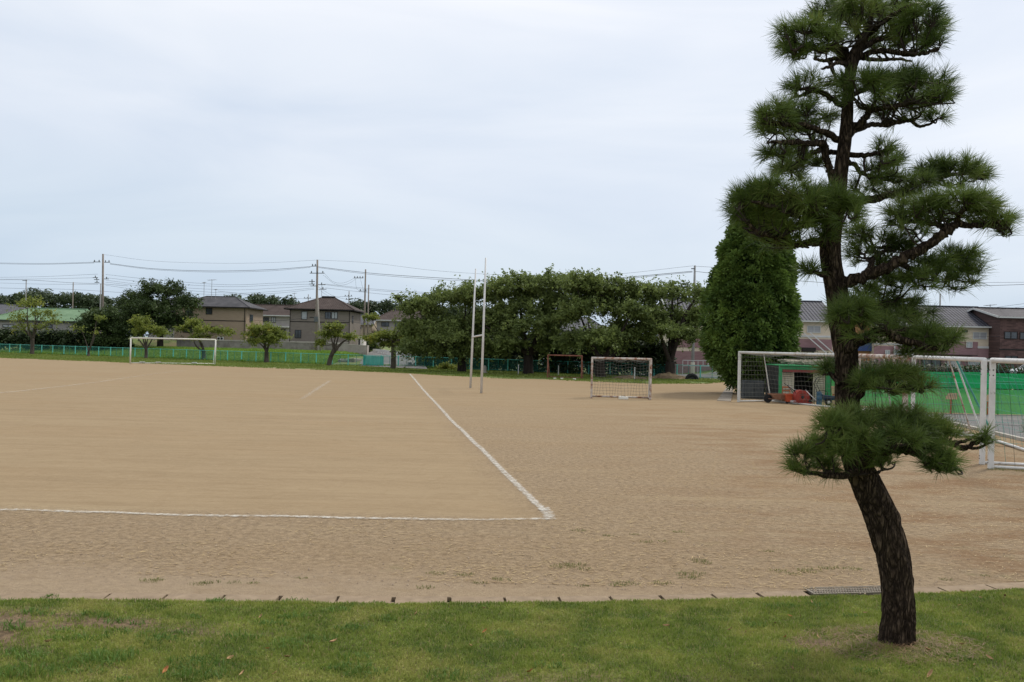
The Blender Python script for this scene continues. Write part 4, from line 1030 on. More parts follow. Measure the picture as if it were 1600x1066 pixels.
class House:
    """front wall plane at y=Y facing the camera; geometry given by photo pixels on that plane"""
    def __init__(s, name, label, cat, pxl, pxr, base_py, Y, zb=None):
        s.Y = Y; a = at(pxl, base_py, Y); b = at(pxr, base_py, Y)
        s.o = Vector((a.x, Y, (a.z + b.z) / 2 if zb is None else zb)); s.w = b.x - a.x
        s.root = empty(name, s.o, label, cat)
    def loc(s, px, py, Y=None): return at(px, py, Y or s.Y) - s.o
    def walls(s, H, D, m):
        s.H = H; s.D = D; mb = MB(); mb.box(0, 0, -1.0, s.w, D, H); return mb.build('wall', m, s.root)
    def hip(s, eaveH, ridgeH, over, rx0, rx1, m, trim=None, thick=0.16):
        w, D, o = s.w, s.D, over; yr = D / 2
        v = [(-o, -o, eaveH), (w + o, -o, eaveH), (w + o, D + o, eaveH), (-o, D + o, eaveH), (rx0, yr, ridgeH), (rx1, yr, ridgeH)]
        mb = MB(); mb.add(v, [(0, 1, 5, 4), (1, 2, 5), (2, 3, 4, 5), (3, 0, 4)]); mb.add([(p[0], p[1], p[2] - 0.002) for p in v[:4]], [(3, 2, 1, 0)])
        r = mb.build('roof', m, s.root)
        mb = MB()
        for q in ((-o, -o - .03, w + o, -o), (-o, D + o, w + o, D + o + .03)): mb.box(q[0], q[1], eaveH - thick, q[2], q[3], eaveH + 0.02)
        for q in ((-o - .03, -o, -o, D + o), (w + o, -o, w + o + .03, D + o)): mb.box(q[0], q[1], eaveH - thick, q[2], q[3], eaveH + 0.02)
        mb.box(-o, -o, eaveH - 0.05, w + o, 0.0, eaveH - 0.02); mb.box(w, 0, eaveH - 0.05, w + o, D, eaveH - 0.02)
        mb.build('eave', trim or M_FRD, r)
        mb = MB(); mb.tube([v[4], v[5]], 0.13, 6); 
        for k, e in ((4, 0), (5, 1)): mb.tube([v[k], v[e]], 0.09, 5)
        mb.build('ridge_cap', m, r); return r
    def gable(s, eaveH, ridgeH, over, m, trim, gw=None, x0=None, x1=None):
        w, D, o = s.w, s.D, over; x0 = -o if x0 is None else x0; x1 = w + o if x1 is None else x1; yr = D / 2; sl = (ridgeH - eaveH) / (yr + o)
        v = [(x0, -o, eaveH), (x1, -o, eaveH), (x0, yr, ridgeH), (x1, yr, ridgeH), (x0, D + o, eaveH), (x1, D + o, eaveH)]
        dn = [(p[0], p[1], p[2] - 0.14) for p in v]
        mb = MB(); mb.add(v + dn, [(0, 1, 3, 2), (2, 3, 5, 4), (6, 8, 9, 7), (8, 10, 11, 9)])
        r = mb.build('roof', m, s.root)
        mb = MB()
        for sx in (x0 - 0.03, x1 + 0.03):
            mb.bar((sx, -o, eaveH - 0.07), (sx, yr, ridgeH - 0.07), 0.055, 0.2); mb.bar((sx, D + o, eaveH - 0.07), (sx, yr, ridgeH - 0.07), 0.055, 0.2)
        mb.box(x0, -o - 0.10, eaveH - 0.16, x1, -o - 0.003, eaveH - 0.01)
        mb.build('trim', trim, r)
        mb = MB(); mb.tube([v[2], v[3]], 0.14, 6); mb.build('ridge_cap', m, r)
        if gw is not None:
            mb = MB(); hy = eaveH - 0.02
            for xx in (0.0, w - 0.12): mb.add([(xx, 0, s.H), (xx, D, s.H), (xx, yr, ridgeH - 0.16 - sl * 0), (xx + 0.12, 0, s.H), (xx + 0.12, D, s.H), (xx + 0.12, yr, ridgeH - 0.16)], [(0, 2, 1), (3, 4, 5), (0, 1, 4, 3), (1, 2, 5, 4), (2, 0, 3, 5)])
            mb.build('gable_wall', gw, s.root)
        return r
    def win(s, x0p, y0p, x1p, y1p, frame=None, pane=None, split=True, name='window', Y=None):
        a = s.loc(x0p, y0p, Y); b = s.loc(x1p, y1p, Y); yy = a.y; t = 0.06
        mb = MB(); X0, X1, Z0, Z1 = a.x, b.x, min(a.z, b.z), max(a.z, b.z)
        mb.box(X0, yy - 0.08, Z0, X1, yy - 0.003, Z0 + t); mb.box(X0, yy - 0.08, Z1 - t, X1, yy - 0.003, Z1)
        mb.box(X0, yy - 0.08, Z0 + t, X0 + t, yy - 0.003, Z1 - t); mb.box(X1 - t, yy - 0.08, Z0 + t, X1, yy - 0.003, Z1 - t)
        if split: mb.box((X0 + X1) / 2 - 0.03, yy - 0.07, Z0 + t, (X0 + X1) / 2 + 0.03, yy - 0.003, Z1 - t)
        f = mb.build(name, frame or M_FRD, s.root)
        mb = MB(); mb.box(X0 + t, yy - 0.03, Z0 + t, X1 - t, yy - 0.004, Z1 - t); mb.build('pane', pane or M_GLASS, f)
        return f
    def slab(s, name, x0p, y0p, x1p, y1p, m, d=0.06, out_=0.003, Y=None, parent=None):
        a = s.loc(x0p, y0p, Y); b = s.loc(x1p, y1p, Y); yy = a.y; mb = MB()
        mb.box(a.x, yy - out_ - d, min(a.z, b.z), b.x, yy - out_, max(a.z, b.z)); return mb.build(name, m, parent or s.root)
    def z(s, px, py, Y=None): return s.loc(px, py, Y).z
    def x(s, px, py=520, Y=None): return s.loc(px, py, Y).x

M_RDK = roof_mat('slate_roof', (0.055, 0.054, 0.058), (0.10, 0.097, 0.10), 1.2)
M_RBR = roof_mat('brown_slate_roof', (0.055, 0.040, 0.034), (0.085, 0.064, 0.055), 1.0)
M_RGN = roof_mat('green_metal_roof', (0.13, 0.215, 0.12), (0.19, 0.29, 0.17), 0.9)
M_RGY = roof_mat('grey_tile_roof', (0.09, 0.09, 0.10), (0.14, 0.14, 0.15), 1.0)
M_TAN = siding('tan_siding', (0.31, 0.235, 0.17), (0.355, 0.275, 0.20), 0.9)
M_GRB = siding('greybrown_siding', (0.195, 0.165, 0.142), (0.23, 0.198, 0.17), 0.45)
M_GRY = siding('grey_siding', (0.30, 0.28, 0.265), (0.36, 0.335, 0.315), 0.6)
M_CRM = siding('cream_siding', (0.60, 0.50, 0.38), (0.68, 0.57, 0.44), 0.4)
M_WCON = mat('old_concrete', (0.19, 0.175, 0.15), (0.31, 0.285, 0.245), scale=0.8, bump=0.01, bscale=20, rough=0.95, c3=(0.10, 0.085, 0.07), c3scale=0.6, c3lo=0.5, c3hi=0.68)

# green-roofed house at the far left
h = House('house', 'low house with a pale green hipped roof behind the dark hedge', 'house', -18, 124, 530, 122)
h.walls(h.z(60, 503) , 9, M_GRY)
h.hip(h.z(60, 501), h.z(105, 483, 126.5) , 0.5, h.x(18, 490), h.x(112, 490), M_RGN, trim=mat('green_trim', (0.05, 0.06, 0.05)))
h.win(4, 507, 22, 512, pane=M_CURT); h.win(60, 507, 82, 512.5)
h = House('house', 'long grey-tiled house behind the green roof at the left edge', 'house', -60, 26, 520, 150)
h.walls(h.z(0, 494), 8, M_GRY); h.hip(h.z(0, 491), h.z(0, 476, 154), 0.5, h.x(-45), h.x(18), M_RGY)
h.win(0, 497, 14, 503)
h = House('house', 'grey-roofed house mostly hidden by the big dark evergreen', 'house', 232, 300, 540, 140)
h.walls(h.z(260, 480), 7, M_GRY); h.hip(h.z(260, 479), h.z(260, 466, 143.5), 0.5, h.x(252), h.x(290), M_RGY); h.win(236, 487, 250, 497, pane=M_CURT); h.win(262, 487, 276, 497)

# tan two-storey house
h = House('house', 'tan two-storey house with a dark hipped roof beside the evergreen', 'house', 272, 384, 533, 128)
h.walls(h.z(340, 481), 8.5, M_TAN)
h.hip(h.z(340, 479.5), h.z(340, 463.8, 132.3), 0.65, h.x(305), h.x(352), M_RDK)
h.win(322, 481.5, 331.5, 491.5); h.win(330, 510, 340.5, 520.5); h.win(290, 482, 301, 492); h.win(286, 510, 300, 520)
h.slab('floor_band', 272.5, 500.3, 383.5, 501.4, M_FRD, d=0.02); h.slab('base', 272.5, 529, 383.5, 533.5, m_conc, d=0.05)
mb = MB(); mb.tube([(h.w - 0.25, -0.08, 0), (h.w - 0.25, -0.08, h.H)], 0.05, 6); mb.build('downpipe', M_FRD, h.root)
mb = MB(); X = h.w + 0.003; mb.box(X, 2.0, 0.6, X + 0.05, 3.4, 1.7); mb.box(X, 1.6, 3.1, X + 0.05, 3.2, 4.3); mb.build('side_window', M_GLASS, h.root)
for q in (342.0, 347.0):
    a = at(q, 532, 127.0); r = empty('air_conditioner', a, ('left' if q < 345 else 'right') + ' of the two white air conditioner units by the tan house wall', 'air conditioner', 'air conditioner units')
    mb = MB(); mb.box(-.22, -.14, 0, .22, .14, .55); mb.build('casing', M_FRW, r, bevel=.02); mb = MB(); mb.lathe((0, -0.15, .28), [(.17, 0), (.17, .012)], 14, 'y'); mb.build('fan', M_FRD, r)

# brown-roofed terrace behind
h = House('house', 'long grey house with a brown roof between the tan and the dark house', 'house', 386, 454, 530, 150)
h.walls(h.z(415, 494), 8, M_GRY); h.hip(h.z(415, 492.5), h.z(415, 476.5, 154), 0.6, h.x(362), h.x(455), M_RBR, trim=M_FRW)
h.win(392, 495, 404, 502.5, pane=M_CURT); h.win(424, 495.5, 431, 504, pane=M_CURT); h.win(410, 496, 420, 503.5); h.slab('balcony', 387, 508.5, 452, 512, M_FRW, d=0.6); h.win(396, 514, 412, 524); h.win(425, 514, 446, 527)

# main dark house
h = House('house', 'grey-brown two-storey house with a wide dark hipped roof behind the leaning pole', 'house', 452, 546, 536, 128)
h.walls(h.z(500, 486), 9, M_GRB)
h.hip(h.z(500, 483.3), h.z(500, 464.5, 132.5), 0.75, h.x(493), h.x(512), M_RBR)
mb = MB(); mb.box(h.x(492), 4.2, h.z(500, 464.5, 132.5) - 0.1, h.x(512), 4.9, h.z(500, 462.8, 132.5)); mb.build('ridge_vent', M_FRD, h.root)
h.win(471, 486.5, 480, 499.5, pane=M_CURT, split=False); h.win(508, 487.5, 517, 498.5); h.win(518, 487.5, 527.5, 498.5, pane=M_CURT); h.win(461, 515.5, 470.5, 528.5); h.win(534, 521, 541, 527, split=False)
h.slab('base', 452.5, 533, 545.5, 537, m_conc, d=0.05); h.slab('floor_band', 452.5, 503, 545.5, 503.8, M_FRD, d=0.02)
for xx in (0.05, h.w - 0.05):
    mb = MB(); mb.tube([(xx, -0.09, 0), (xx, -0.09, h.H)], 0.05, 6); mb.build('downpipe', M_FRD, h.root)
mb = MB(); X = h.w + 0.003; mb.box(X, 1.5, 3.2, X + 0.05, 2.6, 4.4); mb.build('side_window', M_GLASS, h.root)

h = House('house', 'small cream building with a pale grey roof beside the twin thin poles', 'house', 546, 580, 540, 142)
h.walls(h.z(560, 508), 7, M_CRM); h.gable(h.z(560, 506), h.z(560, 492.5, 145.5), 0.4, M_RGY, M_FRW, gw=M_CRM); h.win(555, 510, 565, 514.5, M_FRW)
h.slab('awning', 547, 508, 552, 517, M_FRW, d=.5)
h = House('shed_building', 'plain white block hut on the retaining wall by the twin poles', 'hut', 559, 567.5, 541.5, 121)
h.walls(h.z(563, 526), 2.5, mat('white_wall', (0.60, 0.55, 0.50), (0.68, 0.63, 0.58), scale=1)); h.slab('roof', 558.5, 525.6, 568, 526.6, M_FRD, d=0.05, out_=-2.4); h.slab('door', 560, 529, 562.5, 541, M_FRD, d=0.03)

h = House('house', 'grey two-storey house with a low brown hipped roof above the guard rail', 'house', 588, 672, 533, 138)
h.walls(h.z(610, 502), 9, M_GRY); h.hip(h.z(620, 500.5), h.z(618, 485, 142.5), 0.6, h.x(607), h.x(650), M_RBR, trim=M_FRW)
h.win(596, 503.5, 608, 510.5); h.slab('floor_band', 588.5, 516.5, 614, 518, M_FRD, d=0.1); h.win(617, 503, 630, 516, split=False); h.win(638, 520, 648, 526); h.slab('balcony', 615, 518, 634, 524, M_CRM, d=0.9)
h = House('house', 'pale house glimpsed through the crowns of the big cherries', 'house', 850, 945, 560, 100)
h.walls(h.z(890, 519), 8, mat('pale_wall', (0.42, 0.42, 0.42), (0.5, 0.5, 0.5), scale=1)); h.hip(h.z(890, 517), h.z(890, 496, 104), 0.5, h.x(870), h.x(925), M_RGY); h.win(868, 524, 882, 532); h.win(905, 524, 920, 532)

# concrete retaining walls
def wall_run(name, label, pts, Y, m, th=0.3, zlow=-0.5):
    a = at(pts[0][0], pts[0][1], Y); root = empty(name, (a.x, a.y, 0), label, 'wall')
    mb = MB(); v = []
    for q in pts:
        p = at(q[0], q[1], q[2] if len(q) > 2 else Y) - root.location; v.append(p)
    for i in range(len(v) - 1):
        a, b = v[i], v[i+1]
        mb.add([(a.x, a.y, zlow), (b.x, b.y, zlow), (b.x, b.y + th, zlow), (a.x, a.y + th, zlow), (a.x, a.y, a.z), (b.x, b.y, b.z), (b.x, b.y + th, b.z), (a.x, a.y + th, a.z)], [(4,5,6,7),(0,1,5,4),(2,3,7,6)] + ([(3,0,4,7)] if i == 0 else []) + ([(1,2,6,5)] if i == len(v) - 2 else []))
    mb.build('face', m, root)
    mb = MB()
    for i in range(len(v) - 1):
        a, b = v[i], v[i+1]; mb.add([(a.x - .0, a.y - 0.05, a.z + .003), (b.x, b.y - 0.05, b.z + .003), (b.x, b.y + th + .05, b.z + .003), (a.x, a.y + th + .05, a.z + .003), (a.x, a.y - 0.05, a.z + 0.10), (b.x, b.y - 0.05, b.z + 0.10), (b.x, b.y + th + .05, b.z + 0.10), (a.x, a.y + th + .05, a.z + 0.10)], [(0,3,2,1),(4,5,6,7),(0,1,5,4),(1,2,6,5),(2,3,7,6),(3,0,4,7)])
    mb.build('coping', m_conc, root)
wall_run('retaining_wall', 'long weathered concrete retaining wall below the houses', [(276, 531), (360, 533), (450, 535), (530, 537)], 118.5, M_WCON)
wall_run('retaining_wall', 'paler concrete retaining wall at the road corner below the white hut', [(527, 538, 112), (573, 541, 108), (576, 541, 118)], 110, mat('pale_concrete', (0.30, 0.265, 0.225), (0.40, 0.36, 0.31), scale=0.9, bump=0.01, bscale=20, c3=(0.17, 0.14, 0.115), c3scale=0.8, c3lo=0.5, c3hi=0.7), zlow=0)
wall_run('retaining_wall', 'low grey culvert wall just behind the teal fence beside the road', [(528, 563, 93), (553, 561, 92), (564, 562, 96)], 93, M_WCON, zlow=-0.3)

# guard rails
def guardrail(pts, label, posts=8, zdrop=0.75):
    P = [at(*q) for q in pts]; root = empty('guard_rail', P[0], label, 'guard rail'); P = spline([p - root.location for p in P], 5)
    mb = MB()
    for i in range(len(P) - 1): mb.bar(P[i], P[i+1], 0.06, 0.34)
    mb.build('beam', M_FRW, root)
    for k in range(posts):
        p = P[int(k * (len(P) - 1) / (posts - 1))]; mb = MB(); mb.tube([(p.x, p.y + .09, p.z - zdrop), (p.x, p.y + .09, p.z + 0.12)], 0.07, 8); mb.build('post', M_FRW, root)
guardrail([(583, 547, 124), (596, 548, 118), (610, 550, 112)], 'white guard rail at the far bend of the road, behind the small cherry', 7)
guardrail([(619, 551, 108), (632, 553.5, 103), (645, 556.5, 97)], 'white guard rail at the near bend, right of the small cherry trunk', 6)
a = gnd(640, 577, 0.0); root = empty('picket_barrier', at(637, 577, 84), 'short white picket barrier at the road mouth behind the fence', 'barrier'); root.location.z = 0
for k in range(5):
    p = at(638.5 + 2.2 * k, 566, 84 + k * 1.3) - root.location; mb = MB(); mb.box(p.x - .045, p.y - .03, 0, p.x + .045, p.y + .03, p.z); mb.build('picket', M_FRW, root)
mb = MB(); p0 = at(637.5, 568, 83.9) - root.location; p1 = at(648.5, 567, 90) - root.location; mb.bar(p0, p1, 0.05, 0.22); mb.build('rail', M_FRW, root)

# ------------------------------------------------------------------ apartments on the right
M_TILE = roof_mat('kawara_roof', (0.048, 0.048, 0.058), (0.080, 0.080, 0.094), 0.85, tiles=True, bumpd=0.08)
M_TILE2 = roof_mat('kawara_roof_brown', (0.048, 0.042, 0.045), (0.075, 0.066, 0.07), 0.85, tiles=True, bumpd=0.08)
M_MAUVE = siding('mauve_siding', (0.27, 0.155, 0.16), (0.33, 0.20, 0.205), 0.3)
M_WBAND = mat('white_band', (0.55, 0.54, 0.53), (0.62, 0.61, 0.60), scale=1)
M_SHUT = mat('shutter', (0.30, 0.30, 0.31), (0.38, 0.38, 0.39), scale=0.6, stretch=(1, 1, 8), rough=0.5)
def stair(h, name, p0, p1, Y, wdt=0.10):
    a, b = h.loc(*p0, Y), h.loc(*p1, Y); mb = MB()
    mb.bar(a, b, 0.08, wdt); mb.bar(a + Vector((0.75, 0, 0)), b + Vector((0.75, 0, 0)), 0.08, wdt); return mb.build(name, M_WBAND, h.root)
h = House('apartment', 'cream and mauve apartment block with grey tiled roof showing beside the conifer', 'apartment block', 1050, 1300, 596, 86)
h.walls(h.z(1280, 503), 9, M_CRM)
h.gable(h.z(1260, 501), h.z(1265, 471.5, 90.5), 0.45, M_TILE, M_FRW, gw=M_CRM)
h.slab('mauve_panel', 1050.3, 525, 1299.6, 548, M_MAUVE, d=0.05); h.slab('lower_panel', 1050.3, 548.2, 1299.6, 596, M_MAUVE, d=0.04)
h.slab('white_band', 1050.3, 522.2, 1299.6, 524.8, M_WBAND, d=0.07)
h.win(1261, 509, 1282, 520.5, M_FRW, M_SHUT); h.win(1225, 508, 1245, 519, M_FRW, M_SHUT); h.win(1100, 508, 1120, 520, M_FRW, M_SHUT); h.win(1062, 500, 1070, 516, M_FRW, M_CURT)
stair(h, 'stair_rail', (1255, 520), (1296, 556), 85.5); stair(h, 'stair_rail', (1094, 540), (1124, 568), 85.2, 0.12)
h.slab('soffit', 1252, 543, 1272, 550, M_FRD, d=0.5)
h = House('stairwell_building', 'orange-brown stairwell block with a dark blue panel behind the pine trunk', 'building', 1297.5, 1364, 596, 87)
h.walls(h.z(1330, 500), 5, mat('ochre_wall', (0.36, 0.185, 0.085), (0.43, 0.23, 0.11), scale=1.2)); h.slab('blue_panel', 1334, 531.5, 1365, 549, mat('navy_panel', (0.035, 0.06, 0.16), (0.05, 0.08, 0.20), scale=1), d=0.4)
mb = MB(); mb.box(-0.3, -0.3, h.H + .003, h.w + 0.3, 5.3, h.H + 0.22); mb.build('roof', M_RGY, h.root)
h = House('apartment', 'long cream and mauve apartment block with grey tiled roof right of the pine', 'apartment block', 1365, 1557, 598, 86)
h.walls(h.z(1460, 510), 9, M_CRM)
h.gable(h.z(1460, 508.5), h.z(1480, 479.5, 90.5), 0.45, M_TILE, M_FRW, gw=M_CRM, x1=None)
h.slab('white_band', 1365.5, 536, 1442, 540, M_WBAND, d=0.07); h.slab('mauve_panel', 1365.5, 540.2, 1442, 572, M_MAUVE, d=0.05)
h.slab('mauve_panel', 1442.2, 532.5, 1527, 572, M_MAUVE, d=0.05); h.slab('mauve_panel', 1527.2, 545, 1556.7, 572, M_MAUVE, d=0.05); h.slab('white_band', 1527.2, 541, 1556.7, 544.9, M_WBAND, d=0.07)
h.win(1520, 519, 1541.5, 530.5, M_FRW, M_SHUT); h.win(1503, 515.5, 1511.5, 519.5, split=False); h.win(1509.5, 534, 1519, 543.5, M_FRW, M_CURT, split=False, Y=85.9)
h.win(1383, 547, 1390, 560, M_FRW, M_CURT, Y=85.9); h.win(1396, 546.5, 1408, 560, M_FRW, M_CURT, Y=85.9); h.win(1400, 518, 1420, 530, M_FRW, M_SHUT); h.win(1470, 518, 1488, 530, M_FRW, M_SHUT)
stair(h, 'stair_rail', (1437, 536), (1402, 563), 85.5)
a = h.loc(1398, 540, 85.7); mb = MB(); mb.tube([(a.x, a.y, 0), (a.x, a.y, a.z)], 0.06, 6); mb.build('downpipe', M_FRW, h.root)
a = h.loc(1556, 540, 85.8); mb = MB(); mb.tube([(a.x, a.y, 0), (a.x, a.y, h.H)], 0.09, 6); mb.build('downpipe', M_FRW, h.root)
h.slab('soffit', 1436, 553, 1519, 556, M_FRD, d=1.0, Y=85.9); h.slab('lower_wall', 1480, 558, 1500, 585, M_WBAND, d=0.05, Y=85.9); h.win(1512, 561, 1530, 571, M_FRW, M_CURT, Y=85.9); h.win(1440, 559, 1470, 575, M_FRD, M_GLASS, Y=85.9)
M_BRICK = siding('brown_brick', (0.085, 0.050, 0.045), (0.12, 0.073, 0.065), brick=True)
h = House('house', 'dark brown brick house with tiled gable roof at the right edge', 'house', 1561, 1690, 598, 84)
h.walls(h.z(1600, 497), 8.5, M_BRICK)
h.gable(h.z(1600, 495.5), h.z(1600, 483, 88.2), 0.4, M_TILE2, M_FRW, gw=M_BRICK)
h.win(1569, 518, 1589.5, 530); h.win(1593, 519, 1615, 531); h.win(1640, 519, 1660, 531); h.slab('mauve_band', 1561.2, 545, 1689, 550, M_FRD, d=0.03); h.win(1570, 556, 1590, 568)
# ------------------------------------------------------------------ goals
M_WPAINT = mat('worn_white_paint', (0.52, 0.51, 0.47), (0.66, 0.65, 0.61), scale=3, rough=0.5, c3=(0.30, 0.22, 0.15), c3scale=2.2, c3lo=0.60, c3hi=0.74)
M_WPAINT2 = mat('chipped_white_paint', (0.58, 0.57, 0.54), (0.70, 0.69, 0.66), scale=4, rough=0.45, c3=(0.28, 0.25, 0.21), c3scale=5, c3lo=0.62, c3hi=0.72)
M_RUSTY = mat('rust_streaked_paint', (0.46, 0.40, 0.34), (0.58, 0.53, 0.48), scale=3, rough=0.7, c3=(0.24, 0.11, 0.06), c3scale=3.5, c3lo=0.45, c3hi=0.60, stretch=(1, 1, .4))
M_RUSTR = mat('rusted_red_steel', (0.16, 0.055, 0.035), (0.28, 0.12, 0.08), scale=4, rough=0.85, c3=(0.42, 0.34, 0.28), c3scale=2.5, c3lo=0.6, c3hi=0.7)
M_NETD = mat('dark_net', (0.025, 0.035, 0.03), (0.05, 0.06, 0.05), scale=2)
M_NETW = mat('grey_net', (0.085, 0.088, 0.075), (0.14, 0.138, 0.12), scale=2)
M_NETG = mat('teal_rope', (0.05, 0.22, 0.18), (0.12, 0.32, 0.27), scale=2)
M_BOLT = mat('bolt', (0.03, 0.03, 0.03))

def net_lines(mb, surf, nu, nv, r, seg=10, skip=0.0):
    """surf(u,v)->Vector; thin 3-sided cords along both directions, with a little slack"""
    for i in range(nu + 1):
        if random.random() < skip: continue
        mb.tube([surf(i / nu, k / seg) for k in range(seg + 1)], r, 3, cap=False)
    for j in range(nv + 1):
        if random.random() < skip: continue
        mb.tube([surf(k / (seg * 2), j / nv) for k in range(seg * 2 + 1)], r, 3, cap=False)

def goal(name, label, A, B, H, side, dtop, dbot, pw, m, net=None, group=None, netpitch=0.22, round_=False, sagtop=0.0, stm=None, ropem=None, netr=0.006, gbar=True, wm=None):
    """A,B ground points of the two posts; side=+1/-1: which side the net is on"""
    A = Vector((A[0], A[1], 0)); B = Vector((B[0], B[1], 0)); d = (B - A); W = d.length; d.normalize()
    root = empty(name, A, label, 'goal', group, rz=math.atan2(d.y, d.x)); s = side
    def post(x, nm='post'):
        mb = MB()
        if round_: mb.tube([(x, 0, 0), (x, 0, H)], pw / 2, 10)
        else: mb.box(x - pw / 2, -pw / 2, 0, x + pw / 2, pw / 2, H)
        o = mb.build(nm, m, root, bevel=0 if round_ else 0.012, smooth=round_); return o
    ps = [post(0), post(W)]
    mb = MB()
    if round_: mb.tube([(0, 0, H), (W, 0, H)], pw / 2, 10)
    else: mb.tube([(-pw/2 + 0.01, 0, H), (W + pw/2 - 0.01, 0, H)], pw / 2 * 1.04, 12)
    mb.build('crossbar', m, root, smooth=True)
    if not round_ and pw > 0.1:
        for p_, x in zip(ps, (0, W)):
            mb = MB()
            for zz in (H - 0.22, H - 0.34, 0.14, 0.2): mb.lathe((x, -s * (pw / 2 + 0.002) , zz), [(0.014, -0.006 * 1), (0.014, 0.006)], 8, 'y')
            for zz in (H - 0.22, H - 0.34): mb.lathe((x + (-1 if x == 0 else 1) * (pw / 2 + 0.002) * -1, 0, zz), [(0.014, -.006), (0.014, .006)], 8, 'x')
            mb.build('bolts', M_BOLT, p_)
    sm = stm or m
    for x in (0, W):
        mb = MB()
        pts = [(x, 0, H - 0.02), (x, s * dtop, H - 0.04)] if dtop > 0.3 else [(x, 0, H - 0.05)]
        mb.tube(pts + [(x, s * dbot, 0.10), (x, s * dbot, 0.035)], 0.028, 8); mb.build('stanchion', sm, root, smooth=True)
        if gbar:
            mb = MB(); mb.tube([(x, 0, 0.05), (x, s * dbot, 0.05)], 0.035, 8); mb.build('ground_bar', m, root, smooth=True)
    mb = MB(); mb.tube([(0, s * dbot, 0.05), (W, s * dbot, 0.05)], 0.04, 8); mb.build('ground_bar', m, root, smooth=True)
    if ropem:
        for x in (0.1, W - 0.1):
            mb = MB(); mb.tube([(x, s * dtop, H - 0.05), (x + 0.05, s * (dbot + 0.25), 0.15)], 0.03, 6, jit=.2); mb.build('net_rope', ropem, root)
    if net:
        dt = max(dtop, 0.05)
        def back(u, v):
            y = dt + (dbot - dt) * v + 0.16 * math.sin(v * 3.14) * math.sin(u * 3.14); z = (H - 0.04) * (1 - v) + 0.05 - sagtop * math.sin(u * 3.14 * 3) ** 2 * (1 - v)
            return Vector((u * W + 0.03 * math.sin(v * 9 + u * 20), s * y, max(0.04, z)))
        def top(u, v): return Vector((u * W, s * dt * v, H - 0.03 - sagtop * (math.sin(v * 3.14) * (0.6 + 0.4 * math.sin(u * 17)) + v * math.sin(u * 9.42) ** 2)))
        mb = MB(); net_lines(mb, back, int(W / netpitch), int(H / netpitch), netr)
        if dtop > 0.3: net_lines(mb, top, int(W / netpitch), max(2, int(dtop / netpitch)), netr, 4)
        for x in (0, W):
            def sd_(u, v, x=x): 
                z = (H - 0.05) * (1 - v) + .04; return Vector((x, s * u * (dt + (dbot - dt) * v), z))
            net_lines(mb, sd_, max(3, int(dbot / netpitch)), int(H / netpitch), netr, 5)
        mb.build('net', net, root)
    if wm:
        for x in wm:
            mb = MB(); mb.box(x - 0.25, s * dbot - 0.10, 0.10, x + 0.25, s * dbot + 0.10, 0.17); mb.build('weight', M_FRW, root, bevel=.02)
    return root

# far soccer goal (left)
A = gnd(203.5, 569); A = (A.x, A.y); g = at(336, 571, A[1] + 3.0)
B = (g.x, g.y); W_ = math.hypot(B[0] - A[0], B[1] - A[1])
M_WL = mat('cream_white_paint', (0.66, 0.64, 0.55), (0.76, 0.74, 0.66), scale=2, rough=0.5)
goal('soccer_goal', 'lone white goal without a net on the far left side of the dirt field', A, B, 2.40, 1, 0.25, 2.2, 0.13, M_WL, None, round_=True, wm=[1.0, 2.4, 5.6])
# row of soccer goals on the right
GG = 'white soccer goals lined up along the right side'
goal('soccer_goal', 'white netted goal in front of the tool shed, farthest of the row', (11.2, 40.6), (14.2, 33.95), 2.44, 1, 1.5, 2.0, 0.115, M_WPAINT, M_NETW, GG, sagtop=0.10, wm=[0.5, 1.7, 6.2])
goal('soccer_goal', 'white goal with rust-stained posts half hidden by the pine trunk', (14.02, 33.4), (12.86, 26.95), 2.44, 1, 1.3, 2.0, 0.15, M_RUSTY, M_NETW, GG, netpitch=0.3)
goal('soccer_goal', 'white goal with a teal rope stay, left neighbour of the rightmost goal', (12.80, 26.3), (11.12, 19.45), 2.46, 1, 1.2, 2.0, 0.108, M_WPAINT2, M_NETG, GG, ropem=M_NETG, netpitch=0.42, netr=0.0045)
goal('soccer_goal', 'rightmost white goal, nearest to the lawn, cut off by the frame', (10.90, 18.72), (9.2, 11.55), 2.46, 1, 1.2, 2.0, 0.110, M_WPAINT2, M_NETD, GG, netpitch=0.42, netr=0.004)
# handball goals
A = gnd(924, 622.5); B = at(1016, 624.5, A.y - 0.25)
goal('handball_goal', 'rusty white small goal with a net standing on the dirt', (A.x, A.y), (B.x, B.y), 2.0, 1, 0.85, 1.0, 0.10, M_RUSTY, M_NETW, None, netpitch=0.15, sagtop=0.10, netr=0.0055, stm=M_WPAINT)
A = gnd(855.5, 590.5); B = at(908.5, 593, A.y - 0.6)
goal('handball_goal', 'rusty red small goal without a net under the cherries', (A.x, A.y), (B.x, B.y), 1.80, 1, 0.0, 0.9, 0.10, M_RUSTR, None, None)
def block(px, py, w_, d_, h_, label, Y=None):
    p = gnd(px, py); r = empty('weight_block', p, label, 'block', 'white weight blocks lying by the small goals')
    mb = MB(); mb.box(-w_/2, -d_/2, 0, w_/2, d_/2, h_); mb.build('body', M_WL, r, bevel=0.02)
    mb = MB(); mb.tube([(-w_*.2, 0, h_ - .002), (-w_*.2, 0, h_ + .03), (w_*.2, 0, h_ + .03), (w_*.2, 0, h_ - .002)], 0.012, 6); mb.build('handle', M_BOLT, r)
block(974, 624, 0.46, 0.22, 0.13, 'large white block at the mouth of the netted handball goal')
block(867, 592.5, 0.22, 0.2, 0.10, 'leftmost white block on the ground line of the rusty red goal'); block(878, 592.7, 0.22, 0.2, 0.10, 'middle white block on the ground line of the rusty red goal'); block(897.5, 593.5, 0.24, 0.2, 0.10, 'white block near the right post of the rusty red goal')
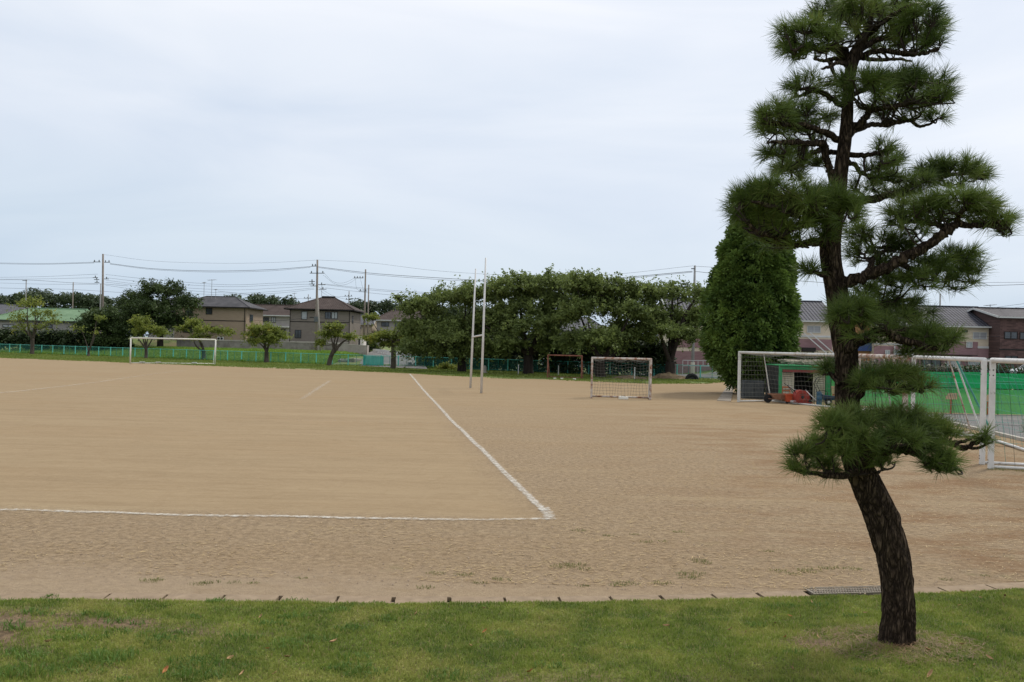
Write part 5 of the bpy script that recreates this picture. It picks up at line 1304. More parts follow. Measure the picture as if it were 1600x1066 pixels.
# chalk traces scattered under the handball goal
for px, py in ((960, 612), (964, 616), (969, 614), (968, 618), (973, 616), (962, 619)):
    g = gnd(px, py + 2); 
st = MB()
# short white stakes beyond the goals
for (px, y0, y1, Y, lab) in ((810, 571, 581, 71, 'short white stake right of the rugby posts near the fence'), (872.5, 572, 586, 72, 'short white stake seen through the rusty red goal'), (991.5, 575, 591, 66, 'short white stake seen through the netted handball goal')):
    b_ = at(px, y1, Y); r = empty('stake', (b_.x, b_.y, 0), lab, 'stake', 'white stakes near the fence'); mb = MB(); mb.tube([(0, 0, 0), (0, 0, at(px, y0, Y).z)], 0.04, 8); mb.build('pole', M_FRW, r); mb = MB(); mb.lathe((0, 0, at(px, y0, Y).z), [(.05, 0), (.045, .04), (.01, .06)], 8); mb.build('cap', M_FRW, r)
# small grey stone post between the rugby uprights
b_ = at(757, 583, 73); r = empty('stone_post', (b_.x, b_.y, 0), 'small grey stone marker at the foot of the fence behind the rugby posts', 'marker'); mb = MB(); mb.lathe((0, 0, 0), [(.18, 0), (.17, .5), (.12, .62), (.04, .68)], 8); mb.build('stone', m_conc, r); mb = MB(); mb.box(-.25, -.25, -.05, .25, .25, .08); mb.build('footing', m_conc, r)
# half-buried tyre by the mound
b_ = gnd(1081, 593.5); r = empty('tyre', (b_.x, b_.y, 0), 'black half-buried tyre between the dirt mound and the conifer', 'tyre')
mb = MB(); pts = [Vector((0.42 * math.cos(a), 0, 0.42 * math.sin(a) - 0.02)) for a in np.linspace(-0.3, math.pi + 0.3, 17)]
mb.tube(pts, 0.15, 10); mb.build('tread', mat('rubber', (0.012, 0.012, 0.012), (0.025, 0.025, 0.025), scale=8, bump=.01), r, smooth=True)
mb = MB(); mb.lathe((0, -0.06, -0.02), [(0.30, 0), (0.30, 0.12)], 20, 'y'); mb.build('rim', M_BOLT, r)

# rugby posts
A = gnd(735, 606.5); B = gnd(752, 614.5); A = Vector((A.x, A.y, 0)); B = Vector((B.x, B.y, 0)); d = B - A
M_RUG = mat('white_post_paint', (0.58, 0.57, 0.55), (0.68, 0.67, 0.65), scale=2, rough=0.45)
root = empty('rugby_posts', A, 'tall white H-shaped rugby posts leaning slightly to the right', 'goal posts')
topA = at(743.3, 420, A.y) - A; topB = at(759, 403, B.y) - A; b0 = B - A
mb = MB(); mb.tube([(0, 0, 0), topA * 0.5, topA], [0.068, 0.056, 0.040], 12); mb.build('upright', M_RUG, root, smooth=True)
mb = MB(); mb.tube([b0, b0.lerp(topB, 0.5), topB], [0.068, 0.056, 0.040], 12); mb.build('upright', M_RUG, root, smooth=True)
c0 = at(739.2, 526.5, A.y) - A; c1 = at(755.2, 523.5, B.y) - A
mb = MB(); mb.tube([c0, c1], 0.045, 10); mb.build('crossbar', M_RUG, root, smooth=True)

# ------------------------------------------------------------------ tool shed and its clutter
YS = 42.6
h = House('tool_shed', 'low tool shed with green frame, red lintel and open cream slatted doors', 'shed', 1216, 1297, 628, YS, zb=0.0)
gx = lambda px: h.x(px, 600); gz = lambda py: h.z(1255, py)
M_SHG = mat('shed_green', (0.03, 0.24, 0.085), (0.05, 0.31, 0.12), scale=2, rough=0.6)
M_SHGL = mat('shed_green_bright', (0.05, 0.36, 0.11), (0.07, 0.42, 0.14), scale=2, rough=0.6)
M_SLAT = mat('cream_slats', (0.38, 0.35, 0.26), (0.47, 0.43, 0.33), scale=3, rough=0.7, c3=(0.26, 0.21, 0.14), c3scale=2)
M_LINT = mat('red_lintel', (0.17, 0.035, 0.03), (0.24, 0.06, 0.05), scale=3, rough=0.6)
zt = gz(572.5); zl = gz(578.0); zl2 = gz(582.0); W_ = h.w
mb = MB(); mb.box(0, -.08, 0, gx(1221), .02, zt); mb.box(gx(1289.5), -.08, 0, gx(1297), .02, zt); mb.box(gx(1221) + .002, -.08, zl + .003, gx(1289.5) - .002, .02, zt); mb.build('frame', M_SHG, h.root)
mb = MB(); mb.box(gx(1221.5), -.16, zl2, gx(1287), -.083, zl - .003); mb.build('lintel', M_LINT, h.root)
mb = MB(); mb.box(0.003, .025, 0, .05, 2.2, zt - .01); mb.box(W_ - .05, .025, 0, W_ - .003, 2.2, zt - .01); mb.box(.053, 2.14, 0, W_ - .053, 2.2, zt - .01); mb.build('wall', mat('shed_shade', (0.02, 0.022, 0.02), (0.035, 0.035, 0.03)), h.root)  # walls coloured near black to paint the shade inside the shed
mb = MB(); mb.box(0.0, -.2, zt + .003, W_, 2.3, zt + .05); mb.build('roof', M_SHG, h.root)
mb = MB(); mb.box(0.06, 0.03, 0.0, W_ - .06, 2.1, 0.03); mb.build('floor', m_conc, h.root)
def slat_door(x0, x1):
    n_ = 13; mb = MB(); mb.box(x0, -.05, 0.05, x0 + .06, 0.0, zl2 - .004); mb.box(x1 - .06, -.05, 0.05, x1, 0.0, zl2 - .004)
    f = mb.build('door', M_SLAT, h.root); mb = MB(); H0 = zl2 - .06
    for k in range(n_):
        z0 = .05 + k * H0 / n_; mb.add([(x0 + .061, -.045, z0), (x1 - .061, -.045, z0), (x1 - .061, -.012, z0 + H0 / n_ - .012), (x0 + .061, -.012, z0 + H0 / n_ - .012), (x0 + .061, -.005, z0), (x1 - .061, -.005, z0), (x1 - .061, -.003, z0 + H0 / n_ - .012), (x0 + .061, -.003, z0 + H0 / n_ - .012)], [(0,1,2,3),(7,6,5,4),(0,4,5,1),(1,5,6,2),(2,6,7,3),(3,7,4,0)])
    mb.build('slats', M_SLAT, f)
slat_door(gx(1221.6), gx(1240)); slat_door(gx(1270), gx(1288.5))
# sacks and a barrow inside
for k, (px, lvl) in enumerate(((1251, 0), (1263, 0), (1252, 1), (1264, 1), (1257, 2))):
    p = Vector((gx(px), 0.75, 0.03 + lvl * 0.17)) + h.o
    r = empty('sack', p, ['white sack lying lowest on the left inside the open shed', 'white sack lying lowest on the right inside the open shed', 'white sack in the middle layer on the left inside the shed', 'white sack in the middle layer on the right inside the shed', 'white sack on top of the pile inside the shed'][k], 'sack', 'white sacks piled inside the shed')
    mb = MB(); mb.lathe((-.2, 0, .085), [(0.02, -.0), (.075, .02), (.085, .1), (.085, .3), (.075, .38), (.02, .4)], 12, 'x'); mb.build('bag', mat('sack', (0.42, 0.40, 0.36), (0.52, 0.5, 0.46), scale=6, bump=.02), r, smooth=True)
    mb = MB(); mb.box(.19, -.05, .07, .23, .05, .10); mb.build('sewn_end', M_WPAINT, r)
def P(px, py, Y): return at(px, py, Y)
def ground_at(px, Y): 
    p = at(px, 625, Y); return Vector((p.x, p.y, 0.0))
# chair (orange-brown frame)
b_ = ground_at(1230, 41.0); r = empty('chair', b_, 'old orange-brown wooden chair in front of the left slatted door', 'chair')
M_ORW = mat('orange_wood', (0.30, 0.10, 0.045), (0.40, 0.16, 0.07), scale=4)
mb = MB(); mb.box(-.21, -.2, .40, .21, .2, .44); mb.build('seat', M_ORW, r, bevel=.01)
for sx in (-.19, .19):
    for sy in (-.18, .18):
        mb = MB(); mb.box(sx - .02, sy - .02, 0, sx + .02, sy + .02, .40 if sy < 0 else .80); mb.build('leg', M_ORW, r)
mb = MB(); mb.box(-.17, .165, .72, .17, .195, .80); mb.box(-.17, .165, .56, .17, .195, .62); mb.build('backrest', M_ORW, r)
# rust-coloured wheelbarrow, on its side to the left
b_ = ground_at(1214, 40.6); r = empty('wheelbarrow', b_, 'low rusty wheelbarrow at the left end of the clutter', 'wheelbarrow')
M_RST = mat('rust', (0.20, 0.095, 0.055), (0.31, 0.17, 0.11), scale=5, rough=.9)
mb = MB(); mb.add([(-.18,-.25,.18),(.42,-.25,.18),(.42,.25,.18),(-.18,.25,.18),(-.38,-.34,.44),(.52,-.34,.44),(.52,.34,.44),(-.38,.34,.44)], [(3,2,1,0),(0,1,5,4),(1,2,6,5),(2,3,7,6),(3,0,4,7)]); o = mb.build('tray', M_RST, r); so_ = o.modifiers.new('s', 'SOLIDIFY'); so_.thickness = .015
mb = MB(); mb.lathe((-.45, -.04, .20), [(.12, 0), (.20, .01), (.20, .07), (.12, .08)], 16, 'y'); mb.build('wheel', MATS['rubber'], r)
for sy in (-.22, .22):
    mb = MB(); mb.tube([(-.45, sy * .3, .20), (.1, sy, .18), (.85, sy, .42)], .02, 6); mb.build('handle', M_RST, r); mb = MB(); mb.tube([(.35, sy, .2), (.42, sy, 0)], .018, 6); mb.build('leg', M_RST, r)
# orange plastic box
b_ = ground_at(1235, 40.2); r = empty('crate', b_, 'bright orange-red plastic box between the barrow and the red machine', 'crate')
M_ORP = mat('orange_plastic', (0.46, 0.075, 0.03), (0.56, 0.12, 0.05), scale=2, rough=.45)
mb = MB(); mb.add([(-.20,-.16,.10),(.20,-.16,.10),(.20,.16,.10),(-.20,.16,.10),(-.25,-.2,.46),(.25,-.2,.46),(.25,.2,.46),(-.25,.2,.46)], [(3,2,1,0),(0,1,5,4),(1,2,6,5),(2,3,7,6),(3,0,4,7)]); o = mb.build('body', M_ORP, r); s1 = o.modifiers.new('s', 'SOLIDIFY'); s1.thickness = .02
mb = MB(); mb.box(-.27, -.23, .43, .27, -.203, .48); mb.box(-.27, .203, .43, .27, .23, .48); mb.build('rim', M_ORP, r); mb = MB()
for sx in (-.17, .17): mb.box(sx - .02, -.13, 0, sx + .02, .13, .10)
mb.build('feet', M_BOLT, r)
# red machine (field roller with a drum and engine cover)
b_ = ground_at(1252, 39.9); r = empty('line_roller', b_, 'dark red roller machine with drum lying before the shed opening', 'machine')
M_RED = mat('dark_red_paint', (0.23, 0.022, 0.016), (0.34, 0.05, 0.035), scale=5, rough=.5, c3=(0.12, 0.03, 0.02), c3scale=4)
mb = MB(); mb.lathe((-.05, -.32, .36), [(.18, 0), (.34, .02), (.34, .5), (.18, .52)], 20, 'y'); mb.build('drum', M_RED, r, smooth=False)
mb = MB(); mb.lathe((-.05, -.34, .36), [(.04, 0), (.08, .015), (.04, .03)], 12, 'y'); mb.build('hub', M_BOLT, r)
mb = MB(); mb.add([(.05,-.22,.18),(.42,-.22,.18),(.42,.22,.18),(.05,.22,.18),(.05,-.2,.66),(.30,-.2,.62),(.30,.2,.62),(.05,.2,.66)], [(3,2,1,0),(4,5,6,7),(0,1,5,4),(1,2,6,5),(2,3,7,6),(3,0,4,7)]); mb.build('engine_cover', M_RED, r, bevel=.04)
mb = MB(); mb.bar((-.5, -.36, .14), (.45, -.36, .10), .05, .05); mb.bar((-.5, .26, .14), (.45, .26, .10), .05, .05); mb.bar((.45, -.36, .10), (.45, .26, .10), .05, .05); mb.build('chassis', M_RED, r)
for sy in (-.26, .2):
    mb = MB(); mb.lathe((.30, sy, .13), [(.08, 0), (.13, .01), (.13, .06), (.08, .07)], 14, 'y'); mb.build('wheel', MATS['rubber'], r)
mb = MB(); mb.tube([(-.3, -.2, .5), (-.5, -.1, .75), (-.85, 0, 1.0)], .016, 6); mb.tube([(-.3, .2, .5), (-.45, .2, .7), (-.62, .25, .92)], .016, 6); mb.build('handle', M_BOLT, r)
# leaning white corrugated panel
a0, a1 = ground_at(1262, 39.7), ground_at(1275, 39.7); r = empty('corrugated_panel', a0, 'white corrugated sheet lying tilted beside the red machine', 'panel')
for q in range(1):
    mb = MB(); n_ = 22; 
    for i in range(n_ + 1):
        t = i / n_; y_ = -.25 + .5 * t; zz = .018 * math.sin(i * 2.2)
        mb.v += [(-.08, y_ * .3, .62 + zz + .1 * t), (.52, y_ - .1, .04 + zz + .1 * t)]
    for i in range(n_): mb.f.append((2*i, 2*i+1, 2*i+3, 2*i+2)); mb.m.append(0)
    o = mb.build('sheet', M_WBAND, r); s2 = o.modifiers.new('s', 'SOLIDIFY'); s2.thickness = .008
# blue upright sheet / drum
b_ = ground_at(1279.5, 39.4); r = empty('blue_tray', b_, 'faded blue handcart tray standing upright beside the barrow', 'tray')
M_BLU = mat('faded_blue', (0.025, 0.075, 0.13), (0.06, 0.14, 0.20), scale=5, rough=.7)
mb = MB(); mb.add([(-.13,-.1,.0),(.13,-.1,.0),(.13,.02,.0),(-.13,.02,.0),(-.11,-.05,.66),(.11,-.05,.66),(.11,.06,.66),(-.11,.06,.66)], [(3,2,1,0),(4,5,6,7),(0,1,5,4),(1,2,6,5),(2,3,7,6),(3,0,4,7)]); mb.build('body', M_BLU, r, bevel=.02)
mb = MB(); mb.bar((-.14, -.1, .3), (.14, -.1, .3), .03, .04); mb.bar((-.13, -.06, .55), (.13, -.06, .55), .03, .04); mb.build('rib', M_BLU, r)
# dark blue wheelbarrow
b_ = ground_at(1291, 39.6); r = empty('wheelbarrow', b_, 'dark blue wheelbarrow with a black wheel at the right end of the clutter', 'wheelbarrow')
M_DBL = mat('dark_blue', (0.012, 0.035, 0.07), (0.025, 0.06, 0.10), scale=4, rough=.6)
mb = MB(); mb.add([(-.2,-.22,.26),(.35,-.22,.26),(.35,.22,.26),(-.2,.22,.26),(-.32,-.3,.50),(.52,-.3,.42),(.52,.3,.42),(-.32,.3,.50)], [(3,2,1,0),(0,1,5,4),(1,2,6,5),(2,3,7,6),(3,0,4,7)]); o = mb.build('tray', M_DBL, r); s3 = o.modifiers.new('s', 'SOLIDIFY'); s3.thickness = .02
mb = MB(); mb.lathe((.0, -.32, .17), [(.08, 0), (.17, .01), (.17, .07), (.08, .08)], 16, 'y'); w1 = mb.build('wheel', MATS['rubber'], r); mb = MB(); mb.lathe((0, -.335, .17), [(.02, 0), (.07, .01), (.07, .016)], 12, 'y'); mb.build('rim', M_STL if 'M_STL' in globals() else M_FRW, w1)
for sy in (-.2, .2):
    mb = MB(); mb.tube([(.1, sy, .2), (-.3, sy, .5), (-.55, sy, 1.02), (-.42, sy, 1.28)], .015, 6); mb.build('handle', M_BOLT, r)
# bent black rake handles
for k, (pts, lab) in enumerate((([(1273, 603), (1276, 592), (1285, 588)], 'thin bent metal rod standing before the right slatted door'), ([(1283, 620), (1293, 617), (1290, 611), (1275, 612)], 'looped metal rod lying over the blue barrow'), ([(1231, 602), (1240, 608), (1248, 613)], 'grey pipe handle rising left of the red machine'))):
    Pp = [at(a_, b__, 40.2 + .1 * k) for a_, b__ in pts]; g0 = Vector((Pp[0].x if k != 2 else Pp[2].x, 40.2 + .1 * k, 0)); r = empty('metal_rod', g0, lab, 'rod')
    if k == 2: Pp = Pp + [g0 + Vector((0, 0, .1))]
    else: Pp = [g0 + Vector((0, 0, 0))] + Pp
    mb = MB(); mb.tube(spline([p - g0 for p in Pp], 6), .013, 6); mb.build('rod', M_BOLT if k < 2 else M_FRW, r); mb = MB(); e = (Pp[-1] if k < 2 else Pp[0]) - g0; mb.tube([e, e + Vector((.06, 0, .01))], .022, 6); mb.build('grip', M_BOLT, r)
# board and box right of shed (tan)
b_ = ground_at(1304, 41.5); r = empty('wooden_board', b_, 'tan wooden board leaning at the right corner of the shed', 'board'); mb = MB(); mb.add([(-.13,-.1,0),(.13,-.1,0),(.13,-.07,0),(-.13,-.07,0),(-.13,.1,.85),(.13,.1,.85),(.13,.13,.85),(-.13,.13,.85)], [(3,2,1,0),(4,5,6,7),(0,1,5,4),(1,2,6,5),(2,3,7,6),(3,0,4,7)]); mb.build('board', mat('tan_wood', (0.42, 0.30, 0.17), (0.5, 0.37, 0.22), scale=4), r); mb = MB(); mb.bar((-.12, -.015, .42), (.12, -.015, .42), .02, .06); mb.build('batten', M_ORW, r)
# white-grey cabinet in the dark left of the shed, seen through the net
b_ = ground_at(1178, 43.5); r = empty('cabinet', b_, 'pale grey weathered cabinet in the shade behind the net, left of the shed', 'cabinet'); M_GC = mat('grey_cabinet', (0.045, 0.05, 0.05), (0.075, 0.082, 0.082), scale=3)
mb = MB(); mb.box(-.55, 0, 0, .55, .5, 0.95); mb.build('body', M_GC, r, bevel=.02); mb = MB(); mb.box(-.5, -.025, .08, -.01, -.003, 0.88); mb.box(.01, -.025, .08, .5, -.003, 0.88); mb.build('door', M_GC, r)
# net bag / cream bundle above
b_ = at(1259, 572, 43.5); r = empty('net_bundle', (b_.x, 43.4, h.o.z + zt + .055), 'cream bundle of folded netting on the shed roof', 'netting'); mb = MB()
for k in range(14): mb.tube(spline([(random.uniform(-1.6, 1.5), random.uniform(-.3, .5), random.uniform(.03, .25)) for _ in range(5)], 5), .05, 5, jit=.3)
mb.build('folds', mat('cream_net', (0.20, 0.18, 0.12), (0.34, 0.31, 0.24), scale=5, bump=.03), r, smooth=True)

# ------------------------------------------------------------------ green windscreen
scr = empty('windscreen', (17.2, 36.0, 0), 'long bright green mesh windscreen on posts behind the row of goals', 'fence')
def screen_mat(name, c1, c2, alpha):
    m = mat(name, c1, c2, scale=0.6, rough=0.65, stretch=(1, 1, 3), detail=4); t = m.node_tree; ln = t.links.new; b = t.nodes['Principled BSDF']; b.inputs['Alpha'].default_value = alpha
    tr = t.nodes.new('ShaderNodeBsdfTranslucent'); ln(b.inputs['Base Color'].links[0].from_socket, tr.inputs[0]); mx = t.nodes.new('ShaderNodeMixShader'); mx.inputs[0].default_value = 0.45
    ln(b.outputs[0], mx.inputs[1]); ln(tr.outputs[0], mx.inputs[2]); tp = t.nodes.new('ShaderNodeBsdfTransparent'); m2 = t.nodes.new('ShaderNodeMixShader'); m2.inputs[0].default_value = alpha
    b.inputs['Alpha'].default_value = 1.0
    ln(tp.outputs[0], m2.inputs[1]); ln(mx.outputs[0], m2.inputs[2]); ln(m2.outputs[0], t.nodes['Material Output'].inputs[0]); return m
M_SC1 = screen_mat('screen_upper', (0.010, 0.29, 0.088), (0.018, 0.35, 0.115), 0.92)
M_SC2 = screen_mat('screen_lower', (0.06, 0.34, 0.095), (0.09, 0.40, 0.125), 0.84)
path = [Vector((-.8, 6.4, 0)), Vector((0.0, 0.5, 0)), Vector((1.2, 0, 0)), Vector((8, -0.05, 0)), Vector((24, -.2, 0))]
Lg = [0]; 
for a, b in zip(path[:-1], path[1:]): Lg.append(Lg[-1] + (b - a).length)
def on_path(s):
    for i in range(len(path) - 1):
        if s <= Lg[i+1] + 1e-6: t = (s - Lg[i]) / (Lg[i+1] - Lg[i]); return path[i].lerp(path[i+1], t)
    return path[-1]
def cloth(z0, z1, m, nm, off=0.0, s0=0.0, s1=None):
    s1 = s1 or Lg[-1]; n_ = 160; mb = MB(); nz_ = 5
    for i in range(n_ + 1):
        s = s0 + (s1 - s0) * i / n_; p = on_path(s)
        for k in range(nz_ + 1):
            t = k / nz_; w_ = 0.035 * math.sin(s * 2.1 + t * 2) * math.sin(t * 3.1) + 0.02 * math.sin(s * 7.3 + 4 * t) + off
            top = z1 - (0.03 * abs(math.sin(s * 1.05)) if k == nz_ else 0)
            mb.v.append((p.x, p.y - w_ - 0.05, z0 + (top - z0) * t))
    for i in range(n_):
        for k in range(nz_): a = i * (nz_ + 1) + k; mb.f.append((a, a + nz_ + 1, a + nz_ + 2, a + 1)); mb.m.append(0)
    return mb.build(nm, m, scr, smooth=True)
cloth(1.13, 1.83, M_SC1, 'cloth'); cloth(0.03, 1.127, M_SC2, 'cloth')
mb = MB()
for s in np.arange(0.1, Lg[-1], 2.0): pass
for s in np.arange(0.1, Lg[-1], 2.0):
    p = on_path(float(s)); mb = MB(); mb.tube([(p.x, p.y + .06, 0), (p.x, p.y + .06, 1.9)], 0.03, 8); mb.build('post', M_BOLT, scr)
mb = MB(); mb.tube([p + Vector((0, .06, 1.88)) for p in path], 0.02, 6); mb.build('top_rail', M_BOLT, scr)
mb = MB(); mb.tube([p + Vector((0, -.10, 1.35)) for p in path[1:]], 0.008, 4); mb.build('stay_wire', M_TEAL, scr)
# plywood boards resting against the screen
for (x0, x1, y0, y1, lab) in ((1478, 1496, 614.5, 624, 'tan plywood offcut leaning on the green windscreen left of the teal rope'), (1541, 1548, 617, 627, 'tan plywood offcut behind the gap between the two nearest goals')):
    a, b = at(x0, y1, 35.7), at(x1, y0, 35.7); r = empty('plywood_board', (a.x, 35.72, 0), lab, 'board', 'plywood boards at the windscreen'); w_ = b.x - a.x
    mb = MB(); mb.add([(0,0,a.z),(w_,0,a.z),(w_,0,b.z),(w_*.3,0,b.z),(0,.0,a.z + .1),(0,.02,a.z),(w_,.02,a.z),(w_,.02,b.z),(w_*.3,.02,b.z),(0,.02,a.z+.1)], [(0,1,2,3,4),(9,8,7,6,5),(0,5,6,1),(1,6,7,2),(2,7,8,3),(3,8,9,4),(4,9,5,0)]); mb.build('panel', MATS['tan_wood'], r)
    mb = MB(); mb.box(w_ * .5 - .03, .022, 0, w_ * .5 + .03, .05, b.z); mb.build('stake', M_ORW, r)
# tennis bench beyond the screen edge: low teal frame at the right edge
b_ = gnd(1594, 645); r = empty('low_frame', (b_.x, 35.0, 0), 'low teal metal frame standing by the windscreen at the right edge', 'frame'); mb = MB(); mb.tube([(-.5, 0, 0), (-.5, 0, .42), (.6, 0, .42), (.6, 0, 0)], .02, 6); mb.build('hoop', M_TEAL, r); mb = MB(); mb.tube([(-.5, .3, 0), (-.5, .3, .42), (.6, .3, .42), (.6, .3, 0)], .02, 6); mb.build('hoop', M_TEAL, r); mb = MB(); mb.tube([(-.5, 0, .42), (-.5, .3, .42)], .02, 6); mb.tube([(.6, 0, .42), (.6, .3, .42)], .02, 6); mb.build('brace', M_TEAL, r)

# dark railing above the hedge behind the goals
a, b = at(1338, 555, 60), at(1436, 557, 60); r = empty('railing', (a.x, a.y, terrain_z(np.array(a.x), np.array(a.y))), 'thin dark railing before the mauve apartments', 'railing')
za = a.z - r.location.z; mb = MB(); mb.bar((-1, 0, za), (b.x - a.x + 1, 0, za), .04, .06); mb.build('rail', M_BOLT, r)
for k in range(7): mb = MB(); mb.box(k * .75 - .03, -.02, -.1, k * .75 + .03, .02, za + (.12 if k == 2 else 0)); mb.build('post', M_BOLT, r)

# parked white car behind the hedge
def car():
    p = at(1596, 570, 68); b_ = Vector((p.x + 1.2, 68, float(terrain_z(p.x, 68.0))))
    r = empty('parked_car', b_, 'white car parked beyond the hedge, cut off at the right edge', 'car', rz=R(8))
    mw = mat('car_paint', (0.60, 0.61, 0.62), (0.64, 0.65, 0.66), rough=.25, spec=.6); Lh = 2.1
    prof = [(-Lh, .35), (-Lh, .75), (-1.85, .88), (-1.0, .98), (-.45, 1.38), (.2, 1.50), (1.0, 1.46), (1.6, 1.12), (2.0, 1.02), (Lh, .8), (Lh, .35)]
    mb = MB(); n_ = len(prof)
    for sy, ins in ((-.82, 0), (.82, 0)):
        for (x, z) in prof: mb.v.append((x, sy * (1 - .12 * max(0, z - 0.9)), z))
    mb.f.append(tuple(range(n_))); mb.f.append(tuple(reversed(range(n_, 2 * n_))))
    for i in range(n_): mb.f.append((i, i + n_, (i + 1) % n_ + n_, (i + 1) % n_))
    mb.m = [0] * len(mb.f); mb.build('body', mw, r, bevel=.05)
    for sy in (-1, 1):
        mb = MB(); y_ = sy * .80
        mb.add([(-.85, y_, .98), (1.45, y_, 1.0), (.95, y_ * .97, 1.38), (-.35, y_ * .97, 1.36)], [(0, 1, 2, 3)]); mb.build('side_window', M_GLASS, r)
    mb = MB(); mb.add([(-1.02, -.68, 1.0), (-1.02, .68, 1.0), (-.47, .64, 1.40), (-.47, -.64, 1.40)], [(0, 1, 2, 3)]); mb.build('windscreen', M_GLASS, r)
    for sx in (-1.3, 1.3):
        for sy in (-.84, .66):
            mb = MB(); mb.lathe((sx, sy, .31), [(.2, 0), (.31, .02), (.31, .16), (.2, .18)], 18, 'y'); w_ = mb.build('wheel', MATS['rubber'], r); mb = MB(); mb.lathe((sx, sy - .01 if sy < 0 else sy + .19, .31), [(.18, -.01), (.18, .01)], 14, 'y'); mb.build('rim', m_steel, w_)
    for sy in (-.6, .6): mb = MB(); mb.box(-2.13, sy - .15, .62, -2.08, sy + .15, .76); mb.build('headlight', M_GLASS, r)
car()
# white railing + concrete pole seen right of the last cherry; car park markings
a, b = at(1067, 563, 80), at(1122, 566, 80); r = empty('white_railing', (a.x, a.y, terrain_z(np.array(a.x), np.array(a.y))), 'white steel railing of the car park left of the conifer', 'railing')
z1_ = a.z - r.location.z; z0_ = at(1067, 571, 80).z - r.location.z; Lr = b.x - a.x + 1.5
mb = MB(); mb.bar((0, 0, z1_), (Lr, 0, z1_), .06, .06); mb.build('rail', M_FRW, r); mb = MB(); mb.bar((0, 0, z0_), (Lr, 0, z0_), .10, .12); mb.build('rail', M_FRW, r)
for k in range(11): mb = MB(); mb.box(k * Lr / 10 - .025, -.02, (-.1 if k in (0, 3, 10) else z0_), k * Lr / 10 + .025, .02, z1_ - .03); mb.build('baluster', M_FRW, r)
for a_, b__ in (((1113, 585), (1120, 592)), ((1113, 585), (1142, 586)), ((1126, 593), (1142, 594))):
    pa, pb = gnd(*a_), gnd(*b__); mb = MB(); mb.bar((pa.x, pa.y, .035), (pb.x, pb.y, .035), .15, .006); tag(mb.build('parking_line', M_FRW), kind='structure')
# small shrub heap of chalk dust under handball goal
for px, py, w_ in ((964, 616, .10), (970, 618, .12), (975, 617, .08), (962, 613, .06), (968, 613, .08), (978, 606, .10)):
    chalk([(px - 3, py), (px, py + .3), (px + 3, py)], w_ * 2.0, [0.55, 0.8, 0.5], name='chalk_spill')
# ------------------------------------------------------------------ utility poles and wires
M_POLE = mat('pole_concrete', (0.20, 0.165, 0.135), (0.29, 0.245, 0.205), scale=1.5, rough=.9)
M_POLEG = mat('pole_grey', (0.24, 0.235, 0.225), (0.33, 0.32, 0.31), scale=1.5, rough=.9)
M_WIRE = mat('wire', (0.03, 0.03, 0.035), (0.05, 0.05, 0.055))
M_INS = mat('insulator', (0.09, 0.10, 0.10), (0.14, 0.15, 0.15), rough=.4)
def pole(px, ptop, Y, label, r0=0.19, r1=0.12, arms=(), m=None, zb=None, pxtop=None, steps=False, group='utility poles and masts'):
    b = at(px, 540, Y); zb = float(terrain_z(b.x, b.y)) if zb is None else zb; b.z = zb
    top = at(px, ptop, Y); root = empty('utility_pole', b, label, 'utility pole', group); H = top.z - zb
    xt = at(pxtop, ptop, Y).x - b.x if pxtop else 0
    b.x = b.x
    mb = MB(); mb.tube([(0, 0, -.5), (xt * .5, 0, H * .5), (xt, 0, H)], [r0, (r0 + r1) / 2, r1], 10); mb.build('pole', m or M_POLE, root, smooth=True)
    for (ax0, ax1, apy, ins) in arms:
        p0, p1 = at(ax0, apy, Y - .22) - b, at(ax1, apy, Y - .22) - b
        mb = MB(); mb.bar(p0, p1, .08, .09); a_ = mb.build('crossarm', M_INS, root)
        for k in range(ins):
            q = p0.lerp(p1, (k + .3) / (ins - .4) if ins > 1 else .5); mb = MB(); mb.lathe(q, [(.05, .05), (.09, .10), (.05, .16), (.09, .20), (.04, .30)], 8); mb.build('insulator', M_INS, a_)
    return root
pole(160, 397, 118, 'tall utility pole at the left with a wide crossarm and four short arms', arms=((145.5, 157, 409.5, 2), (163, 172, 410, 2), (145, 153, 434, 1), (147, 155, 437, 1), (148, 155, 441.5, 1), (163, 170, 436, 1)), pxtop=161)
pole(155, 443, 150, 'thin grey mast just left of the tall left pole', .12, .08, m=M_POLEG)
pole(112, 441, 150, 'thin pole rising behind the green roof', .12, .08, m=M_POLE)
pole(38.5, 437, 145, 'thin pole at the far left behind the straggly cherry', .12, .08, m=M_POLEG, arms=((35, 42, 438.5, 0),))
pole(494, 406, 112, 'tall utility pole with crossarms before the dark hipped house', .20, .12, arms=((487, 494, 416, 2), (484, 507, 427, 3), (483, 492, 440, 1), (483, 492, 444, 1), (485, 494, 447, 1), (497, 508, 445, 1), (499, 510, 452, 1)), pxtop=496)
r = pole(501, 462, 110, 'slanting wooden prop pole leaning against the tall pole', .12, .08, m=mat('old_wood_pole', (0.27, 0.24, 0.20), (0.36, 0.33, 0.28), scale=2), pxtop=496.3)
mb = MB(); mb.box(-.3, -.35, at(494, 503, 112).z, .3, -.1, at(494, 495, 112).z)
pr = [o for o in bpy.data.objects if o.name.startswith('utility_pole') and o.get('label', '').startswith('tall utility pole with cross')][0]
mb.v = [(v[0], v[1], v[2] - pr.location.z) for v in mb.v]; mb.build('junction_box', M_INS, pr)
mb = MB(); a_ = at(484, 496, 111.8) - pr.location; b__ = at(499, 497, 111.8) - pr.location; mb.bar(a_, b__, .12, .12); mb.build('cable_closure', M_BOLT, pr)
pole(568.5, 421, 132, 'utility pole with a one-sided crossarm over the retaining wall', .17, .11, m=M_POLE, arms=((553, 568, 434.5, 4), (560.5, 574, 455, 2)))
pole(574, 445, 130, 'thinner pale pole standing close right of the one-sided pole', .13, .09, m=M_POLE)
